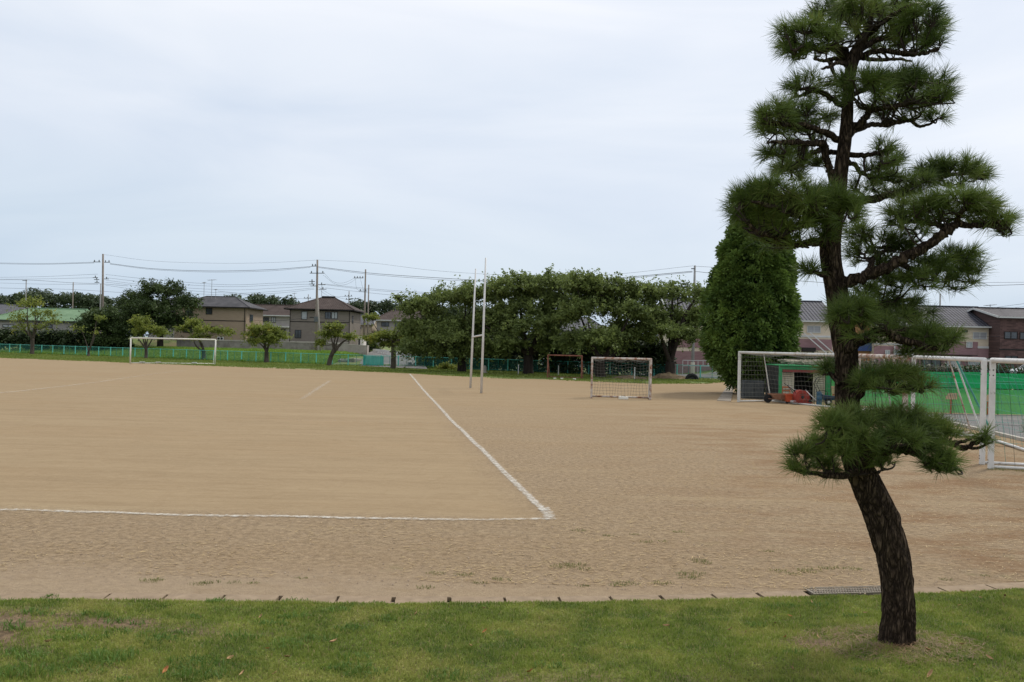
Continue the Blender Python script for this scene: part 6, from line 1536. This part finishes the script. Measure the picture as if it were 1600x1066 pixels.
pole(543.5, 455, 170, 'small pole with a double crossarm behind the dark house', .14, .09, m=M_POLEG, arms=((538, 550.5, 463, 3), (540, 547, 468, 2)))
pole(480, 460, 190, 'tiny far pole with a crossarm above the terrace roof', .14, .09, m=M_POLEG, arms=((474.5, 486, 466, 3),))
pole(1083, 415, 82, 'utility pole rising between the last cherry and the conifer', .17, .10, m=M_POLEG, arms=((1080, 1086, 420, 0),))
pole(1467.5, 459, 105, 'pole top rising behind the apartment roof right of the pine', .13, .09, m=M_POLEG)
# white band of sleeve at foot of the pole by the car park
for o in list(bpy.data.objects):
    if o.get('label', '').startswith('utility pole rising between'):
        mb = MB(); z_ = at(1083, 566, 82).z - o.location.z; mb.tube([(0, 0, 0), (0, 0, z_)], .20, 10); mb.build('sleeve', mat('cream_sleeve', (0.5, 0.47, 0.36), (0.58, 0.55, 0.45)), o)

def antenna(px, p0, p1, Y, label, w=6):
    b = at(px, p0, Y); root = empty('antenna', b, label, 'antenna', 'roof antennas'); H = at(px, p1, Y).z - b.z; k = Y / FPX
    mb = MB(); mb.tube([(0, 0, -.3), (0, 0, H)], .035, 5); mb.build('mast', M_POLEG, root); mb = MB(); mb.tube([(-w * k, 0, H - .12), (w * k, 0, H - .02)], .03, 4)
    for q in range(5): x = (-w + q * w / 2) * k; mb.tube([(x, -.4, H - .1 + .02 * q), (x, .4, H - .1 + .02 * q)], .02, 4)
    mb.build('aerial', M_POLEG, root)
antenna(330.5, 464, 437, 131, 'tall thin television aerial on the tan house roof'); antenna(318.5, 464, 441, 133, 'shorter aerial with a white fitting left on the tan house roof', 2); antenna(337, 464, 452, 131, 'short stub aerial on the tan house ridge', 1.5)
antenna(502.5, 464, 444, 132, 'television aerial on the ridge of the dark hipped house', 5); antenna(459.5, 478, 458, 150, 'thin aerial above the brown terrace roof', 3); antenna(1547, 483, 476, 88, 'television aerial between the apartment roof and the brick house', 7); antenna(618, 486, 481, 142, 'short white stub on the low brown hipped roof', 1)

def cable(pts, label, r=0.022, grp='overhead power lines'):
    P = [at(*p) for p in pts]; o0 = P[0].copy(); S = spline([p - o0 for p in P], 8)
    mb = MB(); mb.tube(S, r * 0.8, 4); o = mb.build('power_cable', M_WIRE); o.location = o0; tag(o, label, 'cable', grp); return o
# left of the left pole
cable([(-40, 411.5, 150), (60, 413, 135), (147, 411, 118)], 'topmost cable running left from the left pole crossarm', .03)
cable([(-40, 410, 150), (60, 411.8, 135), (147, 409.8, 118)], 'second of the two close top cables left of the left pole', .022)
for k, (y0, y1, y2) in enumerate(((434, 432.5, 428.5), (436.5, 436, 434), (441, 444, 444.5))):
    cable([(-40, y0, 160), (60, y1, 140), (153, y2, 118)], ['upper', 'middle', 'lower'][k] + ' thin cable of the bundle left of the left pole', .02)
cable([(-40, 438, 160), (38, 437.5, 145), (112, 442, 150), (155, 443.5, 150), (200, 447, 150)], 'cable strung over the three thin far-left poles', .03)
cable([(-40, 449, 160), (38, 451, 145), (112, 452.5, 150), (200, 458, 150)], 'lower cable strung over the three thin far-left poles', .025)
# between left pole and middle pole
cable([(163, 398, 118), (240, 408, 116), (340, 411.5, 114), (420, 410.5, 113), (496, 406.5, 112)], 'highest thin cable from the left pole to the middle pole', .014)
cable([(172, 412, 118), (240, 420, 116), (330, 423.5, 114), (420, 421.5, 113), (488, 416.5, 112)], 'thick upper cable from the left pole to the middle pole', .032)
cable([(172, 413, 118), (240, 421.5, 116), (330, 425.3, 114), (420, 423.5, 113), (485, 418, 112)], 'second thick cable from the left pole to the middle pole', .02)
for k, (a_, b__, c__, d_) in enumerate(((429, 436, 445, 440), (434, 441, 448, 444), (438, 445.5, 453, 446.5), (441, 448, 458, 450), (446, 454, 461, 452))):
    cable([(165, a_, 118), (230, b__, 117), (350, c__, 115), (430, c__ - 2.5, 113), (491, d_, 112)], ORD[k] + ' from the top of the fan of cables between the left and middle poles', .018)
cable([(340, 455, 150), (420, 463, 155), (480, 467, 188), (543, 463, 170)], 'far cable over the terrace roof toward the small pole', .03)
# middle pole to the right
cable([(498, 406.5, 112), (580, 411, 106), (680, 423, 98), (800, 430, 92), (940, 430, 88), (1083, 415.5, 82)], 'highest thin cable from the middle pole to the pole by the conifer', .014)
cable([(497, 417, 112), (580, 427, 106), (680, 434, 98), (800, 440, 92), (940, 436, 88), (1082, 424, 82)], 'thick cable from the middle pole toward the conifer', .032)
cable([(498, 418.5, 112), (580, 429, 106), (680, 436.5, 98), (800, 442, 92), (940, 438, 88), (1082, 425.5, 82)], 'second thick cable from the middle pole toward the conifer', .022)
for k, (a_, b__, c__) in enumerate(((445, 453, 458), (450, 457.5, 464), (444, 451, 456))):
    cable([(508, a_, 112), (575, b__, 120), (645, c__, 100), (720, c__ + 3, 90)], ORD[k] + ' low cable running right from the middle pole behind the rugby posts', .02)
cable([(507, 427.5, 112), (521, 440.5, 118), (538, 442, 124), (553, 435, 132)], 'slack loop from the middle pole to the one-sided crossarm', .018); cable([(505, 430, 112), (524, 444, 118), (541, 444.5, 124), (557, 436, 132)], 'second slack loop to the one-sided crossarm', .018)
cable([(497, 448, 112), (520, 462, 115), (545, 468, 135), (566, 464, 132)], 'low slack cable crossing before the small pole', .018); cable([(497, 452, 112), (512, 462, 110), (530, 470, 118), (556, 474, 130)], 'lowest slack cable right of the middle pole', .016)
cable([(555, 435, 132), (557, 450, 132), (562, 455, 132)], 'left drop wire under the one-sided crossarm', .016); cable([(563, 435, 132), (566, 447, 132), (568, 455, 132)], 'right drop wire under the one-sided crossarm', .016)
cable([(388, 500, 126), (440, 501, 122), (486, 496.5, 112), (530, 500, 118), (580, 508, 125)], 'cable crossing in front of the dark hipped house', .03)
# right side
cable([(1084, 416, 82), (1200, 423, 80), (1400, 440, 78), (1560, 441.5, 76), (1700, 439, 74)], 'upper cable right of the pine', .016); cable([(1084, 424, 82), (1180, 434, 80), (1400, 448, 78), (1540, 446.5, 76), (1700, 441, 74)], 'lower cable of the pair right of the pine', .024)
cable([(1084, 440, 82), (1095, 448, 84), (1110, 454, 86), (1150, 458, 88)], 'short cable falling right behind the conifer top', .016)
cable([(1540, 484, 92), (1560, 480, 88), (1620, 472, 76)], 'cable climbing to the right over the brick house', .018); cable([(1540, 487.5, 92), (1570, 483, 86), (1640, 474, 76)], 'second cable climbing over the brick house', .014)
cable([(1484, 528, 80), (1560, 525.5, 78), (1640, 525, 76)], 'thin cable crossing the apartment facade right of the pine', .014)

# ------------------------------------------------------------------ the trained pine
Y0 = 6.86
KP = Y0 / FPX
base = gnd(1400, 1008, 0.17); base.y = Y0
pine = empty('pine_tree', (base.x, Y0, float(lawn_z(np.array(base.x), np.array(Y0))) - 0.03), 'large trained pine with cloud-like pads and a leaning trunk on the lawn', 'tree')
PO = pine.location.copy()
def pp(px, py, dy=0.0):
    """pine-local point: photo pixel at the trunk's distance plus dy metres"""
    return at(px, py, Y0 + dy) - PO
def bark_mat():
    m = bpy.data.materials.new('pine_bark'); m.use_nodes = True; t = m.node_tree; b = t.nodes['Principled BSDF']; ln = t.links.new
    b.inputs['Roughness'].default_value = 0.95; b.inputs['Specular IOR Level'].default_value = 0.12
    tc = t.nodes.new('ShaderNodeTexCoord'); mp = t.nodes.new('ShaderNodeMapping'); mp.inputs['Scale'].default_value = (1, 1, 0.24); ln(tc.outputs['Object'], mp.inputs[0])
    nz = t.nodes.new('ShaderNodeTexNoise'); nz.inputs['Scale'].default_value = 9; nz.inputs['Detail'].default_value = 5; ln(mp.outputs[0], nz.inputs[0])
    mx = t.nodes.new('ShaderNodeMix'); mx.data_type = 'RGBA'; mx.inputs[0].default_value = 0.16; ln(mp.outputs[0], mx.inputs[6]); ln(nz.outputs['Color'], mx.inputs[7])
    vo = t.nodes.new('ShaderNodeTexVoronoi'); vo.feature = 'DISTANCE_TO_EDGE'; vo.inputs['Scale'].default_value = 34; ln(mx.outputs[2], vo.inputs[0])
    vc = t.nodes.new('ShaderNodeTexVoronoi'); vc.inputs['Scale'].default_value = 23; ln(mx.outputs[2], vc.inputs[0])
    mr = t.nodes.new('ShaderNodeMapRange'); mr.inputs[1].default_value = 0.0; mr.inputs[2].default_value = 0.30; ln(vo.outputs[0], mr.inputs[0])
    r = t.nodes.new('ShaderNodeValToRGB'); r.color_ramp.elements[0].color = (0.020, 0.014, 0.010, 1); r.color_ramp.elements[1].color = (0.095, 0.070, 0.051, 1); ln(mr.outputs[0], r.inputs[0])
    n2 = t.nodes.new('ShaderNodeTexNoise'); n2.inputs['Scale'].default_value = 30; n2.inputs['Detail'].default_value = 5; ln(mp.outputs[0], n2.inputs[0])
    m2 = t.nodes.new('ShaderNodeMix'); m2.data_type = 'RGBA'; m2.blend_type = 'MULTIPLY'; m2.inputs[0].default_value = 1; ln(r.outputs[0], m2.inputs[6])
    r2 = t.nodes.new('ShaderNodeValToRGB'); r2.color_ramp.elements[0].position = .3; r2.color_ramp.elements[1].position = .7; r2.color_ramp.elements[0].color = (.55, .5, .47, 1); r2.color_ramp.elements[1].color = (1.45, 1.4, 1.3, 1); ln(n2.outputs[0], r2.inputs[0]); ln(r2.outputs[0], m2.inputs[7])
    ln(m2.outputs[2], b.inputs['Base Color'])
    ad = t.nodes.new('ShaderNodeMath'); ad.operation = 'MULTIPLY_ADD'; ad.inputs[1].default_value = 0.25; ln(n2.outputs[0], ad.inputs[0]); ln(mr.outputs[0], ad.inputs[2])
    bp = t.nodes.new('ShaderNodeBump'); bp.inputs['Distance'].default_value = 0.02; ln(ad.outputs[0], bp.inputs['Height']); ln(bp.outputs[0], b.inputs['Normal'])
    return m
M_PB = bark_mat()
TR = [(1399,1014,32), (1400,1003,29.5), (1402,985,27.5), (1403.5,960,26.5), (1403,930,25.5), (1400,895,26), (1394,862,26.5), (1384,830,26), (1374,800,25.5), (1361,772,24.5), (1350,748,23), (1341,731,22), (1333,700,20.5), (1328,665,19.5), (1325,640,19), (1323,600,18.5), (1322,560,18), (1317,524,19), (1314,496,19), (1309,465,17), (1303,435,16), (1298,405,15.5), (1298,375,15), (1304,340,13), (1310,300,11.5), (1314,268,10.5), (1318,236,10), (1322,203,9.5), (1324,169,8.5), (1325,145,8), (1329,115,8.5), (1333,92,10), (1345,68,8), (1358,40,5.5), (1362,12,3.5), (1364,-12,2)]
def trunk():
    cen = [pp(a, b, 0.10 * math.sin((1008 - b) / 190)) for a, b, _ in TR]; rad = [c * KP * (0.90 if b > 740 else 0.94) for _, b, c in TR]
    S = spline(cen, 12); n_ = len(S); rr = np.interp(np.linspace(0, len(TR) - 1, n_), range(len(TR)), rad)
    KN = pp(1402, 818); M_ = 64; V = np.zeros((n_, M_, 3)); prev = None
    zz = np.array([s.z for s in S])
    for i, p in enumerate(S):
        d = (S[min(i+1, n_-1)] - S[max(i-1, 0)]).normalized()
        u = Vector((1, 0, 0)) if prev is None else prev
        u = (u - d * u.dot(d)).normalized(); prev = u; w_ = d.cross(u)
        th = np.linspace(0, 2 * np.pi, M_, endpoint=False)
        f = np.ones(M_)
        f += 0.09 * (fbm(np.cos(th) * 1.6 + 5, np.sin(th) * 1.6 + p.z * 1.5 + 9, 3) - .5) * 2
        # plated bark: vertical ridges broken by cross cracks
        sthk = th * 2.4 * 3 + 1.6 * fbm(th * 2 + 3, np.full(M_, p.z * 5), 3)
        rid = np.abs(fbm(np.cos(th) * 5 + 30, np.sin(th) * 5 + p.z * 2.6, 3) * 2 - 1)
        crk = np.abs(fbm(np.cos(th) * 3.2, np.sin(th) * 3.2 + p.z * 9, 3) * 2 - 1)
        f += 0.14 * np.minimum(rid * 3, 1) - 0.09 + 0.05 * np.minimum(crk * 3, 1)
        f += 0.16 * math.exp(-((p.z - KN.z) / 0.05)**2) * np.exp(-(np.arctan2(np.sin(th - 0.0), np.cos(th - 0.0)) / 0.5)**2)
        if i < 16: f += 0.10 * (1 - i / 16) * (1 + np.sin(th * 5 + 1))
        R0 = rr[i] * f
        V[i] = np.array(p)[None] + np.array(u)[None] * (np.cos(th) * R0)[:, None] + np.array(w_)[None] * (np.sin(th) * R0)[:, None]
    i = np.arange(n_ - 1)[:, None] * M_; j = np.arange(M_)[None]; j2 = (j + 1) % M_
    F = np.stack([i + j, i + j2, i + M_ + j2, i + M_ + j], 2).reshape(-1, 4)
    link_mesh('trunk', np_mesh('trunk', V.reshape(-1, 3), F, 4, smooth=True), M_PB, pine)
trunk()
# main limbs: (px, py, half-width px, dy m)
BR = [
 [(1333,92,8,0), (1312,80,10,-.05), (1300,74,7,-.1), (1280,78,4.5,-.15), (1258,73,3,-.2), (1240,80,2,-.25)],
 [(1333,98,6,0), (1308,92,4,.1), (1290,95,3,.15), (1272,92,2,.2)],
 [(1330,106,5,0), (1312,98,3,-.2), (1296,104,2.5,-.35), (1284,108,1.5,-.4)],
 [(1337,85,7,0), (1362,66,5,.1), (1385,60,4,.15), (1420,62,3,.2), (1455,50,2.5,.25)],
 [(1335,92,6,0), (1370,80,4,-.1), (1410,84,3.5,-.2), (1440,84,3,-.3), (1466,76,2,-.35)],
 [(1345,66,5,0), (1335,40,4,.15), (1310,25,3,.3), (1285,15,2,.4)],
 [(1350,58,5,0), (1380,35,4,-.2), (1410,15,3,-.35), (1430,5,2,-.4)],
 [(1345,90,4,0), (1372,94,3,.3), (1400,92,2.5,.4), (1425,96,1.5,.5)],
 [(1323,170,6,0), (1306,158,5,-.05), (1290,148,4,-.1), (1270,140,3,-.15), (1250,138,2,-.2)],
 [(1325,150,5,0), (1350,140,4,.3), (1380,135,3,.45), (1410,130,2,.5)],
 [(1325,212,8,0), (1348,188,7,-.05), (1365,172,5,-.15), (1400,166,4,-.25), (1430,160,3,-.3)],
 [(1335,205,5,0), (1362,195,4,.1), (1390,195,3.5,.2), (1420,188,3,.25), (1435,197,2.5,.28), (1452,194,2,.3), (1465,185,1.5,.3)],
 [(1316,222,7,0), (1300,212,6,-.1), (1280,204,5,-.2), (1258,196,4,-.3), (1230,195,3,-.35), (1205,190,2,-.4)],
 [(1313,240,5,0), (1296,238,4.5,.1), (1275,236,4,.15), (1262,248,3,.2), (1240,258,2.5,.25), (1215,262,2,.25)],
 [(1303,285,7,-.04), (1296,262,6.5,-.06), (1290,240,6,-.08), (1286,226,6.5,-.1), (1262,224,5,-.2), (1235,222,4,-.3), (1205,222,2.5,-.35)],
 [(1318,242,5,0), (1345,243,4,-.1), (1368,240,3,-.2), (1392,232,2,-.25)],
 [(1316,250,4,0), (1335,258,3.5,.15), (1350,272,3,.2), (1375,278,2.5,.25), (1400,286,2,.3)],
 [(1305,325,9,0), (1345,316,8,.2), (1380,308,7.5,.35), (1410,298,6,.45), (1440,284,4.5,.5), (1480,274,3.5,.55), (1520,270,2.5,.6)],
 [(1295,382,9,0), (1270,378,7,-.15), (1245,382,6,-.25), (1215,372,4.5,-.35), (1185,362,3,-.4), (1165,345,2,-.42)],
 [(1300,350,7,0), (1275,338,6,-.3), (1245,330,4,-.45), (1205,322,3,-.55), (1175,315,2,-.6)],
 [(1304,340,5,-.0), (1315,325,4,-.35), (1325,318,3,-.5), (1340,312,2,-.6)],
 [(1306,445,13,0), (1335,438,11,-.08), (1370,425,10,-.15), (1400,410,9.5,-.2), (1430,395,9,-.25), (1460,376,8.5,-.3), (1480,362,8,-.32), (1497,350,6.5,-.34), (1520,353,4.5,-.38), (1548,350,3,-.42), (1570,345,2,-.45)],
 [(1488,356,6,-.32), (1470,352,4.5,-.2), (1445,348,3.5,-.1), (1420,345,2.5,0)],
 [(1495,350,5,-.33), (1500,335,3.5,-.4), (1515,322,2.5,-.45)],
 [(1400,410,6,-.2), (1425,420,5,.1), (1455,425,4,.2), (1490,420,3,.25), (1520,428,2,.3)],
 [(1350,435,6,-.1), (1365,405,4,.2), (1385,390,3,.35), (1410,380,2,.4)],
 [(1298,430,5,0), (1282,428,4,-.05), (1268,422,2.5,-.08)],
 [(1316,495,7,0), (1330,490,5,-.3), (1338,480,3,-.45)],
 [(1316,505,11,0), (1345,492,9,.15), (1375,478,7,.25), (1400,470,5,.3), (1425,468,3,.35)],
 [(1320,545,11,0), (1345,532,10,-.1), (1366,520,9,-.15), (1385,518,8,-.2), (1398,526,7.5,-.22), (1412,533,7,-.25), (1432,536,6,-.28), (1455,545,4,-.3), (1480,538,2.5,-.33)],
 [(1392,520,5,-.2), (1415,516,4,-.1), (1440,520,3,0), (1470,515,2,.1)],
 [(1335,622,9,0), (1350,606,7,-.1), (1372,600,6,-.15), (1400,603,5,-.2), (1425,606,4,-.22), (1442,612,2,-.25)],
 [(1312,600,4,0), (1302,590,3,.1), (1294,580,2,.15)],
 [(1340,722,12,0), (1365,708,10,-.1), (1395,700,9.5,-.2), (1425,705,7.5,-.28), (1448,718,6,-.33), (1468,732,4.5,-.36), (1490,728,2.5,-.4)],
 [(1345,705,8,0), (1390,690,7,-.05), (1440,684,5.5,-.1), (1475,690,5,-.14), (1505,700,4.5,-.16), (1528,690,3.5,-.18), (1548,684,2,-.2)],
 [(1485,693,3.5,-.15), (1510,688,2.5,-.1), (1530,678,1.8,-.08)], [(1495,697,3,-.15), (1525,700,2.2,-.2), (1552,690,1.5,-.22)],
 [(1335,700,8,0), (1330,680,6,-.25), (1318,668,4,-.4), (1300,662,2.5,-.5)],
 [(1342,735,7,0), (1320,742,6.5,-.1), (1295,743,5,-.15), (1270,740,3.5,-.18), (1250,738,2,-.2)],
 [(1345,742,2.5,0), (1365,740,1.8,-.1), (1382,733,1.2,-.12)],
]
for br in BR:
    S = spline([pp(a, b, d) for a, b, _, d in br], 6); rr = np.interp(np.linspace(0, len(br) - 1, len(S)), range(len(br)), [c * KP * (0.84 if c > 4 else 1.0) for _, _, c, _ in br])
    # gnarl
    for q in range(1, len(S) - 1): S[q] = S[q] + Vector((random.uniform(-1, 1), random.uniform(-1, 1), random.uniform(-1, 1))) * rr[q] * 0.35
    mb = MB(); mb.tube(S, list(map(float, rr)), 12, jit=0.13); mb.build('branch', M_PB, pine, smooth=True)
PADS = [ # px, py, rx, ry, dy, density
 (1250,45,36,30,-.2,1), (1240,70,26,16,0,.7), (1300,22,50,30,.25,1), (1345,18,50,32,-.2,1), (1395,12,48,34,.1,1), (1430,32,42,36,-.3,1), (1460,62,22,24,-.3,.9), (1385,50,50,20,.3,.6), (1290,60,40,18,-.3,.5), (1465,40,20,24,.1,.9),
 (1258,128,34,24,-.2,.45), (1300,128,36,16,.2,.5), (1345,128,50,20,-.35,1), (1395,128,56,26,.1,1), (1440,128,46,26,-.25,1), (1470,150,24,28,-.2,.8), (1420,165,50,18,.2,.6), (1380,165,40,14,.35,.5), (1460,182,24,14,.25,.5),
 (1208,178,34,28,-.35,1.1), (1245,176,34,22,-.15,1), (1220,200,40,18,0,.8), (1290,180,24,16,.3,.5), (1270,200,28,14,.1,.5),
 (1212,240,28,18,-.2,.7), (1240,258,34,20,.2,.7), (1250,235,30,14,.0,.45), (1275,250,20,14,.3,.4),
 (1378,232,26,16,-.25,.5), (1362,262,28,16,0,.45), (1390,278,34,16,.3,.5), (1350,290,26,18,.2,.4), (1400,250,20,14,.1,.4),
 (1172,310,32,28,-.4,1.1), (1205,302,40,26,-.5,1.1), (1250,312,44,28,-.55,1.1), (1295,312,42,26,-.5,1.1), (1325,322,28,22,-.55,1), (1190,345,38,26,-.3,1), (1235,352,46,26,-.4,.9), (1160,330,22,24,-.2,.8), (1285,345,36,20,-.35,.8), (1210,372,30,14,-.2,.6),
 (1430,280,36,20,.3,.8), (1465,262,40,22,.5,1), (1500,262,38,24,.4,1), (1530,272,24,20,.6,.9), (1410,300,30,14,.5,.5),
 (1420,328,36,22,-.1,1), (1455,322,40,22,-.3,1), (1500,312,42,24,-.45,1.1), (1530,325,34,24,-.35,1), (1556,342,28,22,-.4,.9), (1400,345,24,14,.1,.6),
 (1345,360,32,18,.3,.5), (1385,370,38,20,.35,.6), (1350,390,30,16,.2,.45), (1410,385,34,16,.4,.5), (1375,410,34,16,.3,.4), (1440,360,20,10,.2,.3),
 (1450,408,36,20,.1,.8), (1490,400,36,22,.25,1), (1515,418,26,18,.3,.9), (1430,430,40,18,.0,.7), (1480,432,36,14,.2,.6), (1395,440,34,20,.2,.6), (1350,450,26,18,.1,.5),
 (1268,418,18,14,-.08,.9),
 (1330,475,30,26,-.5,1), (1345,500,26,20,-.4,.7), (1312,488,20,22,-.55,.6),
 (1375,470,36,20,.3,.7), (1410,472,34,18,.35,.7), (1400,495,36,16,.1,.6), (1440,490,30,16,.3,.6), (1370,500,30,14,-.2,.5),
 (1415,518,34,16,0,.8), (1450,522,36,20,-.2,1), (1480,530,26,16,-.35,.9), (1435,540,30,10,-.1,.5), (1380,528,22,10,.2,.5),
 (1362,586,24,16,-.1,.9), (1392,584,30,18,-.2,1), (1425,586,30,18,-.15,1), (1442,600,18,12,-.25,.8), (1346,596,16,14,-.2,.7), (1295,575,16,16,.15,.8), (1380,600,26,8,-.1,.5),
 (1300,662,30,22,-.45,1.1), (1335,652,36,22,-.3,1.1), (1375,655,38,24,.1,1), (1415,655,40,26,-.2,1), (1450,662,36,24,-.1,1), (1478,675,24,18,-.15,.8), (1340,682,40,18,-.5,.9), (1400,680,44,20,-.45,.9), (1440,695,34,20,-.3,.9), (1478,712,26,18,-.4,1), (1300,690,22,18,-.3,.8), (1315,702,18,14,-.45,.7), (1470,728,20,10,-.4,.5), (1536,682,12,14,-.2,.7),
 (1258,705,26,20,-.2,1.1), (1285,698,26,18,-.1,1), (1246,728,18,12,-.2,.7), (1290,722,24,12,0,.7), (1300,738,20,8,.1,.4), (1372,722,13,10,-.12,.5), (1385,715,20,10,.1,.4),
]
def needle_mat():
    m = leafmat('pine_needles', (0.020, 0.044, 0.012), (0.165, 0.225, 0.048), trans=0.28, patch=1.6, rough=0.45, yellow=(0.20, 0.21, 0.06)); return m
M_ND = needle_mat()
_r = random.Random(3)
for (px, py, rx, ry, dy, den) in list(PADS):          # thinner sprays hanging under and between the pads
    if rx >= 26: PADS.append((px + _r.uniform(-.5, .5) * rx, py + ry * _r.uniform(.7, 1.15), rx * .8, ry * .55, dy + _r.uniform(-.15, .3), .2))
allbr = []
for br in BR:
    S = spline([pp(a, b, d) for a, b, _, d in br], 4); allbr += S[len(S)//4:]
brp = np.array([tuple(p) for p in allbr])
TW = MB(); M_TW = mat('pine_twig', (0.020, 0.014, 0.010), (0.05, 0.036, 0.026), scale=20, rough=.9)
for (px, py, rx, ry, dy, den) in PADS:
    c = np.array(pp(px, py, dy)); Rx, Rz = rx * KP, ry * KP; Ry_ = Rx * 0.95
    nt_ = int(3 + 3 * min(1, den * 1.3) + 0.026 * rx * ry * den)
    d = rng.normal(size=(nt_, 3)); d /= np.linalg.norm(d, axis=1)[:, None]; d[:, 2] = np.where(d[:, 2] < -0.35, -d[:, 2] * rng.random(nt_), d[:, 2])
    r = 0.25 + 0.68 * rng.random(nt_) ** 0.6
    tip = c + d * r[:, None] * np.array([Rx, Ry_, Rz]) - np.array([0, 0, 0.02])
    dirs = d * np.array([1.0, 1.0, 0.5]) * 0.8 + np.array([0, 0, 0.45]) + rng.normal(size=(nt_, 3)) * 0.30; dirs /= np.linalg.norm(dirs, axis=1)[:, None]
    # twigs from the nearest limb to the pad's underside hub, then to the tips
    lowc = c - np.array([0, 0, Rz * 0.7]); dd = ((brp - lowc)**2).sum(1) + 1.5 * np.maximum(brp[:, 2] - c[2], 0)**2
    near = np.argsort(dd)[:7]; hubs = []
    for _h in range(max(2, nt_ // 7)):                       # secondary branchlets spreading flat under the pad
        s0 = Vector(brp[random.choice(list(near[:5]))]); e0 = Vector(c + np.array([random.uniform(-.65, .65) * Rx, random.uniform(-.65, .65) * Ry_, random.uniform(-.75, -.25) * Rz]))
        m0 = s0.lerp(e0, .55) + Vector((random.uniform(-.04, .04), random.uniform(-.04, .04), -0.25 * abs(e0.z - s0.z) - .01))
        sp = spline([s0, s0.lerp(m0, .5) + Vector((random.uniform(-.02, .02), 0, random.uniform(-.02, .02))), m0, e0], 3)
        TW.tube(sp, list(np.linspace(.011, .0055, len(sp))), 5, jit=.15); hubs += [sp[-1], sp[-3], sp[-5]]
    for q in range(nt_):
        tp = Vector(tip[q]); hub = min(hubs, key=lambda h_: (h_ - tp).length + max(0, h_.z - tp.z)); hh = hub + (tp - hub) * random.uniform(.1, .35); hh.z = hub.z + (tp.z - hub.z) * .12
        mid = hh.lerp(tp, .6); mid.z -= 0.25 * abs(tp.z - hh.z)
        TW.tube([hub, hh, mid, tp], [.0055, .005, .0042, .0035], 4, cap=False)
    nn = rng.integers(36, 60, nt_) if True else 0
    tot = int(nn.sum()); T0 = np.repeat(tip, nn, 0); D0 = np.repeat(dirs, nn, 0)
    # needles leave the last few centimetres of the shoot
    back = rng.random(tot)[:, None] * 0.055
    o_ = T0 - D0 * back
    spread = rng.normal(size=(tot, 3)); spread -= D0 * (spread * D0).sum(1)[:, None]; spread /= np.linalg.norm(spread, axis=1)[:, None]
    ang = (0.18 + 1.05 * rng.random(tot) ** 0.85)[:, None]
    nd = D0 * np.cos(ang) + spread * np.sin(ang)
    ln_ = (0.095 + 0.075 * rng.random(tot)) * np.repeat(0.85 + 0.3 * rng.random(nt_), nn)
    ln_ = ln_[:, None]
    sag = np.array([0, 0, -1.0]) * (ln_ * 0.16 * np.sin(ang))
    side = np.cross(nd, rng.normal(size=(tot, 3))); side /= np.linalg.norm(side, axis=1)[:, None]; side *= 0.0017
    V = np.zeros((tot, 5, 3)); V[:, 0] = o_ - side; V[:, 1] = o_ + side; m_ = o_ + nd * ln_ * 0.55 + sag * .3; V[:, 2] = m_ + side * 0.9; V[:, 3] = m_ - side * .9; V[:, 4] = o_ + nd * ln_ + sag
    i = np.arange(tot)[:, None] * 5; F = np.concatenate([i + np.array([[0, 1, 2]]), i + np.array([[0, 2, 3]]), i + np.array([[3, 2, 4]])], 1).reshape(-1, 3)
    tt = np.repeat(rng.random(nt_) * 0.6, nn) + rng.random(tot) * 0.5
    dead = rng.random(tot) < 0.035; tt = np.where(dead, 1.3, tt)
    link_mesh('foliage_pad', np_mesh('foliage_pad', V.reshape(-1, 3), F, 3, tint=np.repeat(np.clip(tt, 0, 1.3), 5)), M_ND, pine)
TW.build('twigs', M_TW, pine)
# needle cluster of the next tree at the right edge, low
b_ = at(1612, 760, 9.0); r = empty('young_pine', (b_.x, 9.0 + .6, float(lawn_z(np.array(b_.x), np.array(8.5))) - .05), 'branch tip of another pine entering at the right edge', 'tree')
OFF = r.location.copy()
V_ = []; 
def sprig(cen, n_):
    out_ = []
    for _ in range(n_):
        d = Vector((random.gauss(0, 1), random.gauss(0, 1), random.gauss(.5, .8))).normalized(); L0 = random.uniform(.08, .14); s_ = d.cross(Vector((random.random(), random.random(), random.random()))).normalized() * .0016
        out_ += [cen - s_, cen + s_, cen + d * L0]
    return out_
vs = []
cs = [at(1606 + random.uniform(-4, 40), 668 + random.uniform(-14, 22), 8.8 + random.uniform(-.2, .3)) - OFF for _ in range(26)]
for c in cs: vs += sprig(c, 60)
link_mesh('foliage', np_mesh('sprig', [tuple(v) for v in vs], np.arange(len(vs)), 3, tint=np.repeat(rng.random(len(vs) // 3), 3)), M_ND, r)
mb = MB(); mb.tube(spline([(0.9, 0, 0), (0.85, 0, .8), at(1660, 690, 9) - OFF, at(1625, 672, 8.9) - OFF, at(1606, 668, 8.8) - OFF], 5), [.09 - .003 * k for k in range(21)], 8); mb.build('trunk', M_PB, r, smooth=True)
mb = MB()
for c in cs: mb.tube([at(1630, 676, 8.9) - OFF, c], [.008, .004], 4)
mb.build('twigs', M_TW, r)
